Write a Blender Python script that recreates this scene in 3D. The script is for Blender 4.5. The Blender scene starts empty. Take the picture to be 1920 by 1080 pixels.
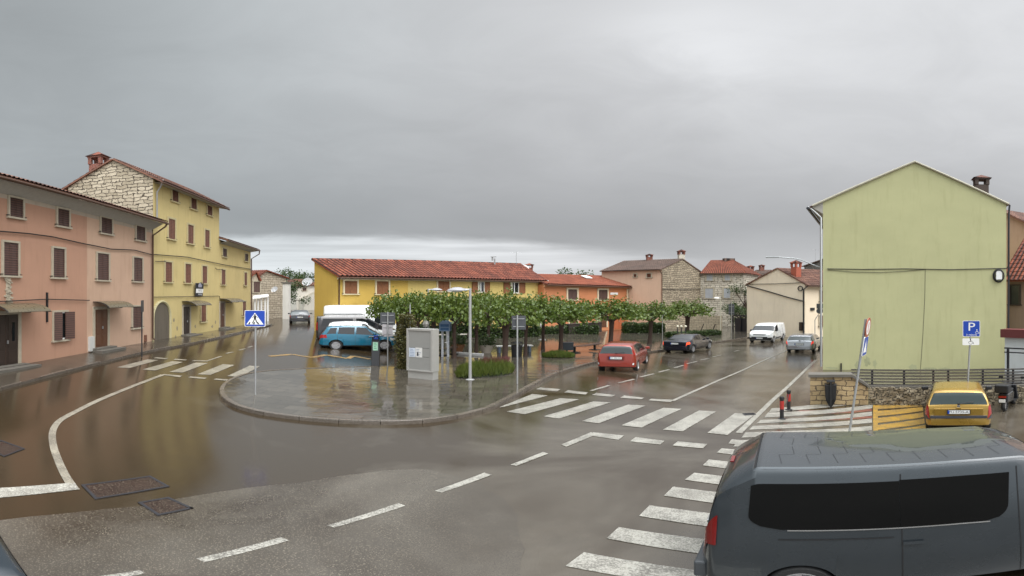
import bpy, bmesh, math, random
import numpy as np
from mathutils import Vector, Matrix
from mathutils.geometry import delaunay_2d_cdt
random.seed(7); rng = np.random.default_rng(7)
SC = bpy.context.scene; COL = SC.collection
R = math.radians

# ------------------------------------------------------------------ camera, sky, sun, exposure
CAMZ, AX, AY, HY = 4.15, 19.4, 14.8, 552.0          # wide anamorphic lens: 19.4 px per degree across, 14.8 up (in 1920 x 1080)
cd = bpy.data.cameras.new('camera'); cam = bpy.data.objects.new('camera', cd); COL.objects.link(cam)
cam.location = (0, 0, CAMZ); cam.rotation_euler = (R(90), 0, 0)
cd.type = 'PANO'; cd.panorama_type = 'EQUIRECTANGULAR'
cd.longitude_min = R(-960/AX); cd.longitude_max = R(960/AX)
cd.latitude_max = R(HY/AY); cd.latitude_min = R(-(1080-HY)/AY)
cd.clip_start = 0.05; cd.clip_end = 3000
SC.camera = cam
SC.view_settings.view_transform = 'Standard'; SC.view_settings.look = 'None'
SC.view_settings.exposure = 0.0; SC.view_settings.gamma = 1.0
SC.render.engine = 'CYCLES'
SC.cycles.use_denoising = True
SC.cycles.max_bounces = 6; SC.cycles.sample_clamp_indirect = 6.0

SUN_EL, SUN_AZ = 48.0, 150.0                          # high, behind the camera's right shoulder, fully veiled
sd = bpy.data.lights.new('sun', 'SUN'); sd.energy = 1.0; sd.angle = R(35); sd.color = (1.0, .96, .9)
sun = bpy.data.objects.new('sun', sd); COL.objects.link(sun)
sun.rotation_euler = (R(90-SUN_EL), 0, R(180-SUN_AZ))
sun.location = (0, 0, 60)

def nodes(nt):
    def N(t, _o=0, **kw):
        n = nt.nodes.new(t)
        for k, v in kw.items():
            if k.startswith('i_'):
                key = k[2:]; key = int(key) if key.isdigit() else key.replace('_', ' ')
                s = n.inputs[key]
                if hasattr(v, 'is_linked') or isinstance(v, bpy.types.NodeSocket): nt.links.new(v, s)
                else: s.default_value = v
            else: setattr(n, k, v)
        return n
    return N

def build_world():
    w = bpy.data.worlds.new('World'); SC.world = w; w.use_nodes = True
    nt = w.node_tree; nt.nodes.clear(); N = nodes(nt)
    def M(op, a, b=None, c=None):
        n = N('ShaderNodeMath', operation=op)
        for i, v in enumerate((a, b, c)):
            if v is None: continue
            if isinstance(v, (int, float)): n.inputs[i].default_value = v
            else: nt.links.new(v, n.inputs[i])
        return n.outputs[0]
    def SS(x, a, b):
        n = N('ShaderNodeMapRange', interpolation_type='SMOOTHSTEP'); nt.links.new(x, n.inputs[0])
        n.inputs[1].default_value = a; n.inputs[2].default_value = b; n.inputs[3].default_value = 0; n.inputs[4].default_value = 1
        return n.outputs[0]
    tc = N('ShaderNodeTexCoord'); sp = N('ShaderNodeSeparateXYZ', i_0=tc.outputs['Generated'])
    x, y, z = sp.outputs
    el = M('MULTIPLY', M('ARCSINE', z), 57.2958)
    az = M('MULTIPLY', M('ARCTAN2', x, y), 57.2958)
    den = M('ADD', M('MAXIMUM', z, 0.0), 0.16)
    cv = N('ShaderNodeCombineXYZ'); nt.links.new(M('DIVIDE', x, den), cv.inputs[0]); nt.links.new(M('DIVIDE', y, den), cv.inputs[1])
    n1 = N('ShaderNodeTexNoise', i_Vector=cv.outputs[0], i_Scale=0.62, i_Detail=4.0, i_Roughness=0.46, i_Distortion=0.3).outputs[0]
    n2 = N('ShaderNodeTexNoise', i_Vector=cv.outputs[0], i_Scale=2.6, i_Detail=7.0, i_Roughness=0.6, i_Distortion=0.6).outputs[0]
    # overcast luminance by elevation (CIE-like: brighter overhead)
    mr = N('ShaderNodeMapRange'); nt.links.new(el, mr.inputs[0]); mr.inputs[1].default_value = 0; mr.inputs[2].default_value = 90
    ramp = N('ShaderNodeValToRGB', i_0=mr.outputs[0]); cr = ramp.color_ramp
    pts = [(0.0, .46), (0.06, .41), (0.10, .385), (0.18, .45), (0.30, .55), (0.42, .58), (0.52, 1.3), (0.65, 2.7), (1.0, 3.6)]
    while len(cr.elements) < len(pts): cr.elements.new(0.5)
    for e, (p, v) in zip(cr.elements, pts): e.position = p; e.color = (v, v, v, 1)
    L = ramp.outputs[0]
    var = M('ADD', M('MULTIPLY', SS(n1, .25, .75), .20), M('MULTIPLY', M('MULTIPLY', SS(n2, .25, .75), SS(el, 6, 20)), .10))
    L = M('MULTIPLY', L, M('ADD', var, .92))
    # darker bank on the upper left, brighter veil on the right
    lf = M('SUBTRACT', 1.0, SS(az, -52, -12))
    L = M('MULTIPLY', L, M('SUBTRACT', 1.0, M('MULTIPLY', M('MULTIPLY', lf, SS(el, 4, 34)), .36)))
    L = M('MULTIPLY', L, M('ADD', 1.0, M('MULTIPLY', SS(az, -5, 35), .26)))
    # the unseen half of the sky behind the camera is brightened to light facades
    L = M('MULTIPLY', L, M('ADD', 1.0, M('MULTIPLY', SS(M('ABSOLUTE', az), 65, 125), 1.5)))
    # a thin bright break in the cloud
    ga = M('DIVIDE', M('SUBTRACT', az, 16.5), 10.0); ge = M('DIVIDE', M('SUBTRACT', el, 33.0), 4.2)
    ge = M('ADD', ge, M('MULTIPLY', M('SUBTRACT', n2, .5), 2.6))
    g = M('POWER', 2.71828, M('MULTIPLY', M('ADD', M('MULTIPLY', ga, ga), M('MULTIPLY', ge, ge)), -1.0))
    L = M('ADD', L, M('MULTIPLY', g, .13))
    # clear bright strip under the cloud edge
    edge = M('ADD', 7.5, M('MULTIPLY', M('SUBTRACT', n2, .5), 1.5))
    edge = M('SUBTRACT', edge, M('MULTIPLY', SS(az, -12, 28), 2.9))
    dlt = M('SUBTRACT', edge, el)
    band = M('MULTIPLY', SS(dlt, -.55, 1.2), M('SUBTRACT', 1.0, M('MULTIPLY', SS(az, 0, 26), .85)))
    streak = N('ShaderNodeTexNoise', i_Scale=1.0, i_Detail=4.0)
    sv = N('ShaderNodeCombineXYZ'); nt.links.new(M('MULTIPLY', az, .05), sv.inputs[0]); nt.links.new(M('MULTIPLY', el, .75), sv.inputs[1])
    nt.links.new(sv.outputs[0], streak.inputs['Vector'])
    bl = M('ADD', .66, M('MULTIPLY', SS(streak.outputs[0], .3, .7), .22))
    L = M('ADD', M('MULTIPLY', L, M('SUBTRACT', 1.0, band)), M('MULTIPLY', bl, band))
    tint = N('ShaderNodeMix', data_type='RGBA'); nt.links.new(SS(az, -40, 10), tint.inputs[0])
    tint.inputs[6].default_value = (.93, 1.0, 1.035, 1); tint.inputs[7].default_value = (.98, .995, 1.02, 1)
    mul = N('ShaderNodeMix', data_type='RGBA', blend_type='MULTIPLY'); mul.inputs[0].default_value = 1
    nt.links.new(L, mul.inputs[6]); nt.links.new(tint.outputs[2], mul.inputs[7])
    bgc = N('ShaderNodeBackground', i_Color=mul.outputs[2], i_Strength=1.0)
    sky = N('ShaderNodeTexSky', sky_type='NISHITA', sun_disc=False, sun_elevation=R(SUN_EL), sun_rotation=R(SUN_AZ))
    bgs = N('ShaderNodeBackground', i_Color=sky.outputs[0], i_Strength=0.06)
    mix = N('ShaderNodeMixShader', i_0=0.96); nt.links.new(bgs.outputs[0], mix.inputs[1]); nt.links.new(bgc.outputs[0], mix.inputs[2])
    out = N('ShaderNodeOutputWorld'); nt.links.new(mix.outputs[0], out.inputs[0])
build_world()

# ------------------------------------------------------------------ ground shape and sight lines
def S(t): t = max(0.0, min(1.0, t)); return t*t*(3-2*t)
def gz(x, y):
    return .95*S((-x-4+.1*(min(y, 60)-15))/14) - .6*S((x-2)/9)
def ray(px, py):
    a = R((px-960)/AX); b = R((HY-py)/AY)
    return Vector((math.sin(a)*math.cos(b), math.cos(a)*math.cos(b), math.sin(b)))
def G(px, py, off=0.0):
    d = ray(px, py); z = 0.0
    for _ in range(40):
        t = (off+z-CAMZ)/d.z; z = .5*z+.5*gz(d.x*t, d.y*t)
    t = (off+z-CAMZ)/d.z
    return Vector((d.x*t, d.y*t, off+z))
def G2(px, py): p = G(px, py); return Vector((p.x, p.y))
def at(px, py, rng_):                                  # the point on a sight line at a horizontal distance
    d = ray(px, py); t = rng_/math.hypot(d.x, d.y)
    return Vector((0, 0, CAMZ))+d*t
def hrange(p): return math.hypot(p[0], p[1])

# ------------------------------------------------------------------ scene-graph helpers
def tag(o, label=None, cat=None, group=None, kind=None):
    if label: o['label'] = label
    if cat: o['category'] = cat
    if group: o['group'] = group
    if kind: o['kind'] = kind
    return o
def thing(name, label, cat, loc=(0, 0, 0), rz=0, group=None):
    o = bpy.data.objects.new(name, None); COL.objects.link(o); o.empty_display_size = .2
    o.location = loc; o.rotation_euler = (0, 0, rz)
    return tag(o, label, cat, group)
def copy_tree(o, parent=None):
    c = o.copy(); COL.objects.link(c); c.parent = parent
    for ch in o.children: copy_tree(ch, c)
    return c
def adopt(o, parent, world=True):
    if parent is None: return o
    o.parent = parent
    if world and parent.type == 'EMPTY':
        o.matrix_parent_inverse = (Matrix.Translation(parent.location) @ parent.rotation_euler.to_matrix().to_4x4()).inverted()
    return o

class MB:
    """collects shapes, links them as one mesh object"""
    def __init__(s): s.v = []; s.f = []; s.mi = []; s.cur = 0
    def add(s, vs, fs):
        n = len(s.v); s.v += [tuple(p) for p in vs]; s.f += [tuple(i+n for i in f) for f in fs]; s.mi += [s.cur]*len(fs); return s
    def poly(s, pts): return s.add(pts, [tuple(range(len(pts)))])
    def obox(s, o, a, b, c):
        o, a, b, c = map(Vector, (o, a, b, c))
        vs = [o, o+a, o+a+b, o+b, o+c, o+a+c, o+a+b+c, o+b+c]
        return s.add(vs, [(3, 2, 1, 0), (4, 5, 6, 7), (0, 1, 5, 4), (1, 2, 6, 5), (2, 3, 7, 6), (3, 0, 4, 7)])
    def box(s, c, sz, rz=0):
        ca, sa = math.cos(rz), math.sin(rz); a = Vector((ca, sa, 0))*sz[0]; b = Vector((-sa, ca, 0))*sz[1]; z = Vector((0, 0, sz[2]))
        return s.obox(Vector(c)-a/2-b/2-z/2, a, b, z)
    def prism(s, pts, vec):
        pts = [Vector(p) for p in pts]; n = len(pts); vec = Vector(vec)
        s.add(pts+[p+vec for p in pts], [tuple(reversed(range(n))), tuple(range(n, 2*n))]+[(i, (i+1) % n, n+(i+1) % n, n+i) for i in range(n)])
        return s
    def tube(s, pts, r, seg=8, cap=True):
        pts = [Vector(p) for p in pts]; rs = r if isinstance(r, (list, tuple)) else [r]*len(pts); vs = []; fs = []
        up = Vector((0, 0, 1)); prev = None
        for i, p in enumerate(pts):
            d = (pts[min(i+1, len(pts)-1)]-pts[max(i-1, 0)]).normalized()
            if prev is None:
                a = d.cross(up); a = a.normalized() if a.length > 1e-3 else Vector((1, 0, 0))
            else:
                a = (prev-d*prev.dot(d)).normalized()
            prev = a; b = d.cross(a)
            vs += [p+(a*math.cos(2*math.pi*k/seg)+b*math.sin(2*math.pi*k/seg))*rs[i] for k in range(seg)]
        for i in range(len(pts)-1):
            for k in range(seg): k2 = (k+1) % seg; fs.append((i*seg+k, i*seg+k2, (i+1)*seg+k2, (i+1)*seg+k))
        if cap: fs += [tuple(reversed(range(seg))), tuple(range((len(pts)-1)*seg, len(pts)*seg))]
        return s.add(vs, fs)
    def lathe(s, prof, c=(0, 0, 0), axis='z', seg=20):
        vs = []; fs = []; c = Vector(c); n = len(prof)
        for k in range(seg):
            t = 2*math.pi*k/seg
            for r, h in prof:
                p = Vector((r*math.cos(t), r*math.sin(t), h)) if axis == 'z' else Vector((r*math.cos(t), h, r*math.sin(t)))
                vs.append(c+p)
        for k in range(seg):
            k2 = (k+1) % seg
            for i in range(n-1): fs.append((k*n+i, k2*n+i, k2*n+i+1, k*n+i+1))
        return s.add(vs, fs)
    def grid(s, P, nu, nv):
        vs = [P(i/nu, j/nv) for j in range(nv+1) for i in range(nu+1)]
        return s.add(vs, [(j*(nu+1)+i, j*(nu+1)+i+1, (j+1)*(nu+1)+i+1, (j+1)*(nu+1)+i) for j in range(nv) for i in range(nu)])
    def mesh(s, name, mats, smooth=None, uv=True):
        me = bpy.data.meshes.new(name); me.from_pydata(s.v, [], s.f)
        for m in (mats if isinstance(mats, (list, tuple)) else [mats]): me.materials.append(m)
        if any(s.mi): me.polygons.foreach_set('material_index', s.mi)
        if uv and len(s.f) < 60000: auto_uv(me)
        if smooth is not None:
            me.polygons.foreach_set('use_smooth', [True]*len(me.polygons))
            if smooth < 180: me.set_sharp_from_angle(angle=R(smooth))
        me.validate(); return me
    def build(s, name, mats, parent=None, smooth=None, world=True, uv=True, bevel=0):
        o = bpy.data.objects.new(name, s.mesh(name, mats, smooth, uv)); COL.objects.link(o)
        if bevel:
            b = o.modifiers.new('bevel', 'BEVEL'); b.width = bevel; b.segments = 2; b.limit_method = 'ANGLE'; b.angle_limit = R(35)
        return adopt(o, parent, world)

def auto_uv(me):
    """UVs in metres: along the level line of each face and up its slope"""
    me.update(); n = len(me.polygons)
    if not n: return
    nor = np.zeros(n*3, np.float32); me.polygons.foreach_get('normal', nor); nor = nor.reshape(-1, 3)
    tot = np.zeros(n, np.int32); me.polygons.foreach_get('loop_total', tot)
    li = np.zeros(len(me.loops), np.int32); me.loops.foreach_get('vertex_index', li)
    co = np.zeros(len(me.vertices)*3, np.float32); me.vertices.foreach_get('co', co); co = co.reshape(-1, 3)
    nor[nor[:, 2] < 0] *= -1
    t = np.stack([-nor[:, 1], nor[:, 0], np.zeros(n)], 1); l = np.linalg.norm(t, axis=1)
    flat = l < .05; t[flat] = (1, 0, 0); t /= np.linalg.norm(t, axis=1)[:, None]
    sgn = np.where((t[:, 1]+t[:, 0]*.31) < 0, -1, 1); t *= sgn[:, None]
    v = np.cross(nor, t); v[v[:, 2] < 0] *= -1; v[flat] = (0, 1, 0)
    fi = np.repeat(np.arange(n), tot); p = co[li]
    uv = np.stack([(p*t[fi]).sum(1), (p*v[fi]).sum(1)], 1).astype(np.float32)
    me.uv_layers.new(name='UVMap').data.foreach_set('uv', uv.ravel())

def text_mesh(txt, size=1.0):
    c = bpy.data.curves.new('t', 'FONT'); c.body = txt; c.size = size; c.align_x = 'CENTER'; c.align_y = 'CENTER'; c.resolution_u = 2
    o = bpy.data.objects.new('t', c); me = bpy.data.meshes.new_from_object(o)
    vs = [v.co.copy() for v in me.vertices]; fs = [tuple(p.vertices) for p in me.polygons]
    bpy.data.objects.remove(o); bpy.data.curves.remove(c); bpy.data.meshes.remove(me)
    return vs, fs

# ------------------------------------------------------------------ materials
MATS = {}
def newmat(name):
    m = bpy.data.materials.new(name); m.use_nodes = True; nt = m.node_tree; nt.nodes.clear(); N = nodes(nt)
    p = N('ShaderNodeBsdfPrincipled'); o = N('ShaderNodeOutputMaterial'); nt.links.new(p.outputs[0], o.inputs[0])
    return m, nt, N, p
def mixc(nt, N, fac, a, b, blend='MIX'):
    n = N('ShaderNodeMix', data_type='RGBA', blend_type=blend)
    for i, v in ((0, fac), (6, a), (7, b)):
        if isinstance(v, bpy.types.NodeSocket): nt.links.new(v, n.inputs[i])
        elif i == 0: n.inputs[0].default_value = v
        else: n.inputs[i].default_value = (*v[:3], 1)
    return n.outputs[2]
def rampn(nt, N, fac, pts):
    r = N('ShaderNodeValToRGB', i_0=fac); e = r.color_ramp.elements
    while len(e) < len(pts): e.new(.5)
    for el, (p, c) in zip(e, pts):
        el.position = p; el.color = (*c, 1) if isinstance(c, tuple) else (c, c, c, 1)
    return r.outputs[0]
def simple(name, col, rough=.5, metal=0.0, var=.12, scale=6, coat=0.0, emit=None, bump=0.0, spec=.5):
    if name in MATS: return MATS[name]
    m, nt, N, p = newmat(name)
    tc = N('ShaderNodeTexCoord')
    n = N('ShaderNodeTexNoise', i_Vector=tc.outputs['Object'], i_Scale=scale, i_Detail=5.0, i_Roughness=.6)
    c = mixc(nt, N, n.outputs[0], [x*(1-var) for x in col], [min(1, x*(1+var)) for x in col])
    nt.links.new(c, p.inputs['Base Color']); p.inputs['Metallic'].default_value = metal
    rr = rampn(nt, N, n.outputs[0], [(.25, max(0, rough-.08)), (.75, min(1, rough+.08))])
    nt.links.new(rr, p.inputs['Roughness']); p.inputs['Coat Weight'].default_value = coat; p.inputs['Coat Roughness'].default_value = .06
    p.inputs['Specular IOR Level'].default_value = spec
    if bump:
        b = N('ShaderNodeBump', i_Height=n.outputs[0], i_Strength=bump, i_Distance=.02); nt.links.new(b.outputs[0], p.inputs['Normal'])
    if emit:
        p.inputs['Emission Color'].default_value = (*emit[:3], 1); p.inputs['Emission Strength'].default_value = emit[3]
    MATS[name] = m; return m
def plaster(name, col, stain=(.35, .32, .27), amt=.35, seed=0):
    if name in MATS: return MATS[name]
    m, nt, N, p = newmat(name)
    tc = N('ShaderNodeTexCoord'); uvm = N('ShaderNodeMapping', i_Vector=tc.outputs['UV'], i_Location=(seed*7.3, seed*3.1, 0))
    a = N('ShaderNodeTexNoise', i_Vector=uvm.outputs[0], i_Scale=.55, i_Detail=6.0, i_Roughness=.6)
    st = N('ShaderNodeMapping', i_Vector=uvm.outputs[0], i_Scale=(1.6, .16, 1))
    b = N('ShaderNodeTexNoise', i_Vector=st.outputs[0], i_Scale=2.2, i_Detail=7.0, i_Roughness=.66)
    f = N('ShaderNodeTexNoise', i_Vector=uvm.outputs[0], i_Scale=34.0, i_Detail=4.0)
    c = mixc(nt, N, a.outputs[0], [x*.86 for x in col], [min(1, x*1.12) for x in col])
    sm = rampn(nt, N, b.outputs[0], [(.52, 0.0), (.78, amt)])
    c = mixc(nt, N, sm, c, [x*y*1.6 for x, y in zip(col, stain)])
    pm = rampn(nt, N, N('ShaderNodeTexNoise', i_Vector=uvm.outputs[0], i_Scale=1.5, i_Detail=9.0, i_Roughness=.72).outputs[0], [(.66, 0.0), (.71, amt*.55)])
    c = mixc(nt, N, pm, c, [x*.55+.09 for x in col])
    nt.links.new(c, p.inputs['Base Color']); p.inputs['Roughness'].default_value = .85
    bp = N('ShaderNodeBump', i_Height=f.outputs[0], i_Strength=.25, i_Distance=.01); nt.links.new(bp.outputs[0], p.inputs['Normal'])
    MATS[name] = m; return m
def stone(name, c1, c2, mortar, bw=.42, bh=.17, rough=.85, dist=.12, joint=.018):
    if name in MATS: return MATS[name]
    m, nt, N, p = newmat(name)
    tc = N('ShaderNodeTexCoord')
    w = N('ShaderNodeTexNoise', i_Vector=tc.outputs['UV'], i_Scale=2.3, i_Detail=3.0)
    off = N('ShaderNodeVectorMath', operation='MULTIPLY_ADD'); nt.links.new(w.outputs[1], off.inputs[0]); off.inputs[1].default_value = (dist, dist, 0); nt.links.new(tc.outputs['UV'], off.inputs[2])
    w2 = N('ShaderNodeTexNoise', i_Vector=tc.outputs['UV'], i_Scale=9.0, i_Detail=3.0)
    off2 = N('ShaderNodeVectorMath', operation='MULTIPLY_ADD'); nt.links.new(w2.outputs[1], off2.inputs[0]); off2.inputs[1].default_value = (dist*.5, dist*.35, 0); nt.links.new(off.outputs[0], off2.inputs[2])
    br = N('ShaderNodeTexBrick', i_Vector=off2.outputs[0], i_Scale=1.0, i_Mortar_Size=joint, i_Mortar_Smooth=.3, i_Bias=0.0, i_Brick_Width=bw, i_Row_Height=bh, offset=.43, squash=.7, squash_frequency=3)
    br.inputs['Color1'].default_value = (0, 0, 0, 1); br.inputs['Color2'].default_value = (1, 1, 1, 1); br.inputs['Mortar'].default_value = (.5, .5, .5, 1)
    n = N('ShaderNodeTexNoise', i_Vector=tc.outputs['UV'], i_Scale=3.2, i_Detail=7.0, i_Roughness=.7)
    f = N('ShaderNodeMath', operation='MULTIPLY_ADD'); nt.links.new(br.outputs[0], f.inputs[0]); f.inputs[1].default_value = .62; nt.links.new(n.outputs[0], f.inputs[2])
    f2 = N('ShaderNodeMath', operation='MULTIPLY', i_0=f.outputs[0], i_1=.72)
    c = mixc(nt, N, f2.outputs[0], c1, c2); c = mixc(nt, N, br.outputs[1], c, mortar)
    nt.links.new(c, p.inputs['Base Color']); p.inputs['Roughness'].default_value = rough
    h = N('ShaderNodeMath', operation='SUBTRACT', i_0=n.outputs[0]); nt.links.new(br.outputs[1], h.inputs[1])
    bp = N('ShaderNodeBump', i_Height=h.outputs[0], i_Strength=.9, i_Distance=.05); nt.links.new(bp.outputs[0], p.inputs['Normal'])
    MATS[name] = m; return m
def tilemat(name, c1, c2, old, tw=.24):
    if name in MATS: return MATS[name]
    m, nt, N, p = newmat(name)
    tc = N('ShaderNodeTexCoord')                              # UV counts tiles: u across, v up the slope
    fl = N('ShaderNodeVectorMath', operation='FLOOR'); nt.links.new(tc.outputs['UV'], fl.inputs[0])
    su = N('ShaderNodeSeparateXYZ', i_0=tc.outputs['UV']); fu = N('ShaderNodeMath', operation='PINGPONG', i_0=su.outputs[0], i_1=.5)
    wn = N('ShaderNodeTexWhiteNoise', noise_dimensions='2D', i_Vector=fl.outputs[0])
    n = N('ShaderNodeTexNoise', i_Vector=tc.outputs['Object'], i_Scale=.5, i_Detail=6.0, i_Roughness=.65)
    c = mixc(nt, N, wn.outputs[0], c1, c2)
    c = mixc(nt, N, rampn(nt, N, n.outputs[0], [(.42, 0.0), (.70, .75)]), c, old)
    c = mixc(nt, N, rampn(nt, N, fu.outputs[0], [(.14, .92), (.30, 0.0)]), c, [x*.16 for x in old])      # pan tiles between the cover tiles painted dark to stand for valley shade
    nt.links.new(c, p.inputs['Base Color']); p.inputs['Roughness'].default_value = .72; p.inputs['Specular IOR Level'].default_value = .22
    n3 = N('ShaderNodeTexNoise', i_Vector=tc.outputs['UV'], i_Scale=8.0, i_Detail=3.0)
    bp = N('ShaderNodeBump', i_Height=n3.outputs[0], i_Strength=.3, i_Distance=.01); nt.links.new(bp.outputs[0], p.inputs['Normal'])
    MATS[name] = m; return m
def louvre(name, col):
    if name in MATS: return MATS[name]
    m, nt, N, p = newmat(name)
    tc = N('ShaderNodeTexCoord'); sp = N('ShaderNodeSeparateXYZ', i_0=tc.outputs['UV'])
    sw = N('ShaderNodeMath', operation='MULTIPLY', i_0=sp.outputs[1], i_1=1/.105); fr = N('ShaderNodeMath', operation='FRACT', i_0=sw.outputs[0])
    n = N('ShaderNodeTexNoise', i_Vector=tc.outputs['UV'], i_Scale=4.0, i_Detail=6.0)
    c = mixc(nt, N, n.outputs[0], [x*.7 for x in col], [x*1.3 for x in col])
    c = mixc(nt, N, rampn(nt, N, fr.outputs[0], [(.48, 0.0), (.60, .75)]), c, [x*.25 for x in col])      # shade in the gaps between slats, painted as dark stripes
    nt.links.new(c, p.inputs['Base Color']); p.inputs['Roughness'].default_value = .55
    bp = N('ShaderNodeBump', i_Height=fr.outputs[0], i_Strength=1.0, i_Distance=.035); nt.links.new(bp.outputs[0], p.inputs['Normal'])
    MATS[name] = m; return m
def leafmat(name, c1, c2, c3):
    if name in MATS: return MATS[name]
    m, nt, N, p = newmat(name)
    tc = N('ShaderNodeTexCoord'); g = N('ShaderNodeNewGeometry')
    n = N('ShaderNodeTexNoise', i_Vector=tc.outputs['Object'], i_Scale=1.3, i_Detail=3.0)
    c = mixc(nt, N, g.outputs['Random Per Island'], c1, c2)
    c = mixc(nt, N, rampn(nt, N, n.outputs[0], [(.45, 0.0), (.75, .8)]), c, c3)
    nt.links.new(c, p.inputs['Base Color']); p.inputs['Roughness'].default_value = .42
    tr = N('ShaderNodeBsdfTranslucent'); nt.links.new(mixc(nt, N, .5, c, c2), tr.inputs[0])
    mx = N('ShaderNodeMixShader', i_0=.28); nt.links.new(p.outputs[0], mx.inputs[1]); nt.links.new(tr.outputs[0], mx.inputs[2])
    nt.links.new(mx.outputs[0], nt.nodes['Material Output'].inputs[0])
    MATS[name] = m; return m
def wetground(name, c1, c2, grain=90, r0=.05, r1=.30, pud=.22, bump=.18, slabs=None, ripple=.0, speck=0.0, fade=False, ior=1.4, wet_dim_left=False):
    """wet surface: a water film of uneven thickness over a grainy base"""
    if name in MATS: return MATS[name]
    m, nt, N, p = newmat(name)
    tc = N('ShaderNodeTexCoord'); ob = tc.outputs['Object']
    big = N('ShaderNodeTexNoise', i_Vector=ob, i_Scale=pud, i_Detail=5.0, i_Roughness=.6, i_Distortion=.6)
    mid = N('ShaderNodeTexNoise', i_Vector=ob, i_Scale=1.7, i_Detail=5.0, i_Roughness=.6)
    fine = N('ShaderNodeTexNoise', i_Vector=ob, i_Scale=grain, i_Detail=3.0, i_Roughness=.7)
    c = mixc(nt, N, rampn(nt, N, fine.outputs[0], [(.35, 0.0), (.68, 1.0)]), c1, c2)
    c = mixc(nt, N, rampn(nt, N, mid.outputs[0], [(.35, 0.0), (.75, .45)]), c, [x*.72 for x in c1])
    h = fine.outputs[0]
    wsrc = big.outputs[0]
    if wet_dim_left:                                                   # wetter towards the left-hand street mouth; dimmer light there painted into the colour
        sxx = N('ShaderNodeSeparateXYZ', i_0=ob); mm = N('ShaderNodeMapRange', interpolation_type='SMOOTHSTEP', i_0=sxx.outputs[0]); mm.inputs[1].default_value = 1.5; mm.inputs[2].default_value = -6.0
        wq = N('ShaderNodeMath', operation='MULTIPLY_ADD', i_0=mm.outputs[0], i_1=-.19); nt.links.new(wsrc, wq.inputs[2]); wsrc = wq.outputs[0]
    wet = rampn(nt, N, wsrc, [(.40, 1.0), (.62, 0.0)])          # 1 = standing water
    if wet_dim_left or fade: c = mixc(nt, N, wet, c, [x*y for x, y in zip(c1, (.52, .42, .30))])
    if slabs:
        br = N('ShaderNodeTexBrick', i_Vector=ob, i_Scale=1.0, i_Mortar_Size=.012, i_Mortar_Smooth=.2, i_Brick_Width=slabs[0], i_Row_Height=slabs[1])
        br.inputs['Color1'].default_value = (0, 0, 0, 1); br.inputs['Color2'].default_value = (1, 1, 1, 1)
        c = mixc(nt, N, .22, c, br.outputs[0], 'OVERLAY'); c = mixc(nt, N, br.outputs[1], c, [x*.5 for x in c1])
    if speck:
        sp = N('ShaderNodeTexNoise', i_Vector=ob, i_Scale=46.0, i_Detail=2.0, i_Roughness=.6)
        sf = rampn(nt, N, sp.outputs[0], [(.57, 0.0), (.66, speck)])
        if fade:                                             # the worn, stony zone thins out towards the newer lane
            sx = N('ShaderNodeSeparateXYZ', i_0=ob); e_ = N('ShaderNodeMath', operation='MULTIPLY_ADD', i_0=big.outputs[0], i_1=1.6, i_2=sx.outputs[0])
            mr_ = N('ShaderNodeMapRange', interpolation_type='SMOOTHSTEP', i_0=e_.outputs[0]); mr_.inputs[1].default_value = 1.0; mr_.inputs[2].default_value = -1.6
            ff = N('ShaderNodeMath', operation='MULTIPLY', i_0=sf, i_1=mr_.outputs[0]); sf = ff.outputs[0]; fademask = mr_.outputs[0]
        c = mixc(nt, N, sf, c, (.36, .31, .23))
    nt.links.new(c, p.inputs['Base Color'])
    dry = N('ShaderNodeMix', data_type='FLOAT'); nt.links.new(wet, dry.inputs[0]); dry.inputs[2].default_value = r1; dry.inputs[3].default_value = r0
    ra = N('ShaderNodeMath', operation='MULTIPLY_ADD', i_0=mid.outputs[0], i_1=.10); nt.links.new(dry.outputs[0], ra.inputs[2])
    rs = N('ShaderNodeMath', operation='SUBTRACT', i_0=ra.outputs[0], i_1=.05, use_clamp=True)
    if fade: rs = N('ShaderNodeMath', operation='MULTIPLY_ADD', i_0=fademask, i_1=.13, i_2=rs.outputs[0])
    nt.links.new(rs.outputs[0], p.inputs['Roughness'])
    p.inputs['IOR'].default_value = ior
    bs = N('ShaderNodeMath', operation='MULTIPLY_ADD', i_0=wet, i_1=-bump*.85, i_2=bump)
    b1 = N('ShaderNodeBump', i_Height=h, i_Distance=.012); nt.links.new(bs.outputs[0], b1.inputs['Strength'])
    if ripple:
        rp = N('ShaderNodeTexNoise', i_Vector=ob, i_Scale=2.2, i_Detail=2.0)
        b2 = N('ShaderNodeBump', i_Height=rp.outputs[0], i_Strength=ripple, i_Distance=.05); nt.links.new(b1.outputs[0], b2.inputs['Normal'])
        b1 = b2
    nt.links.new(b1.outputs[0], p.inputs['Normal'])
    MATS[name] = m; return m
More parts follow.
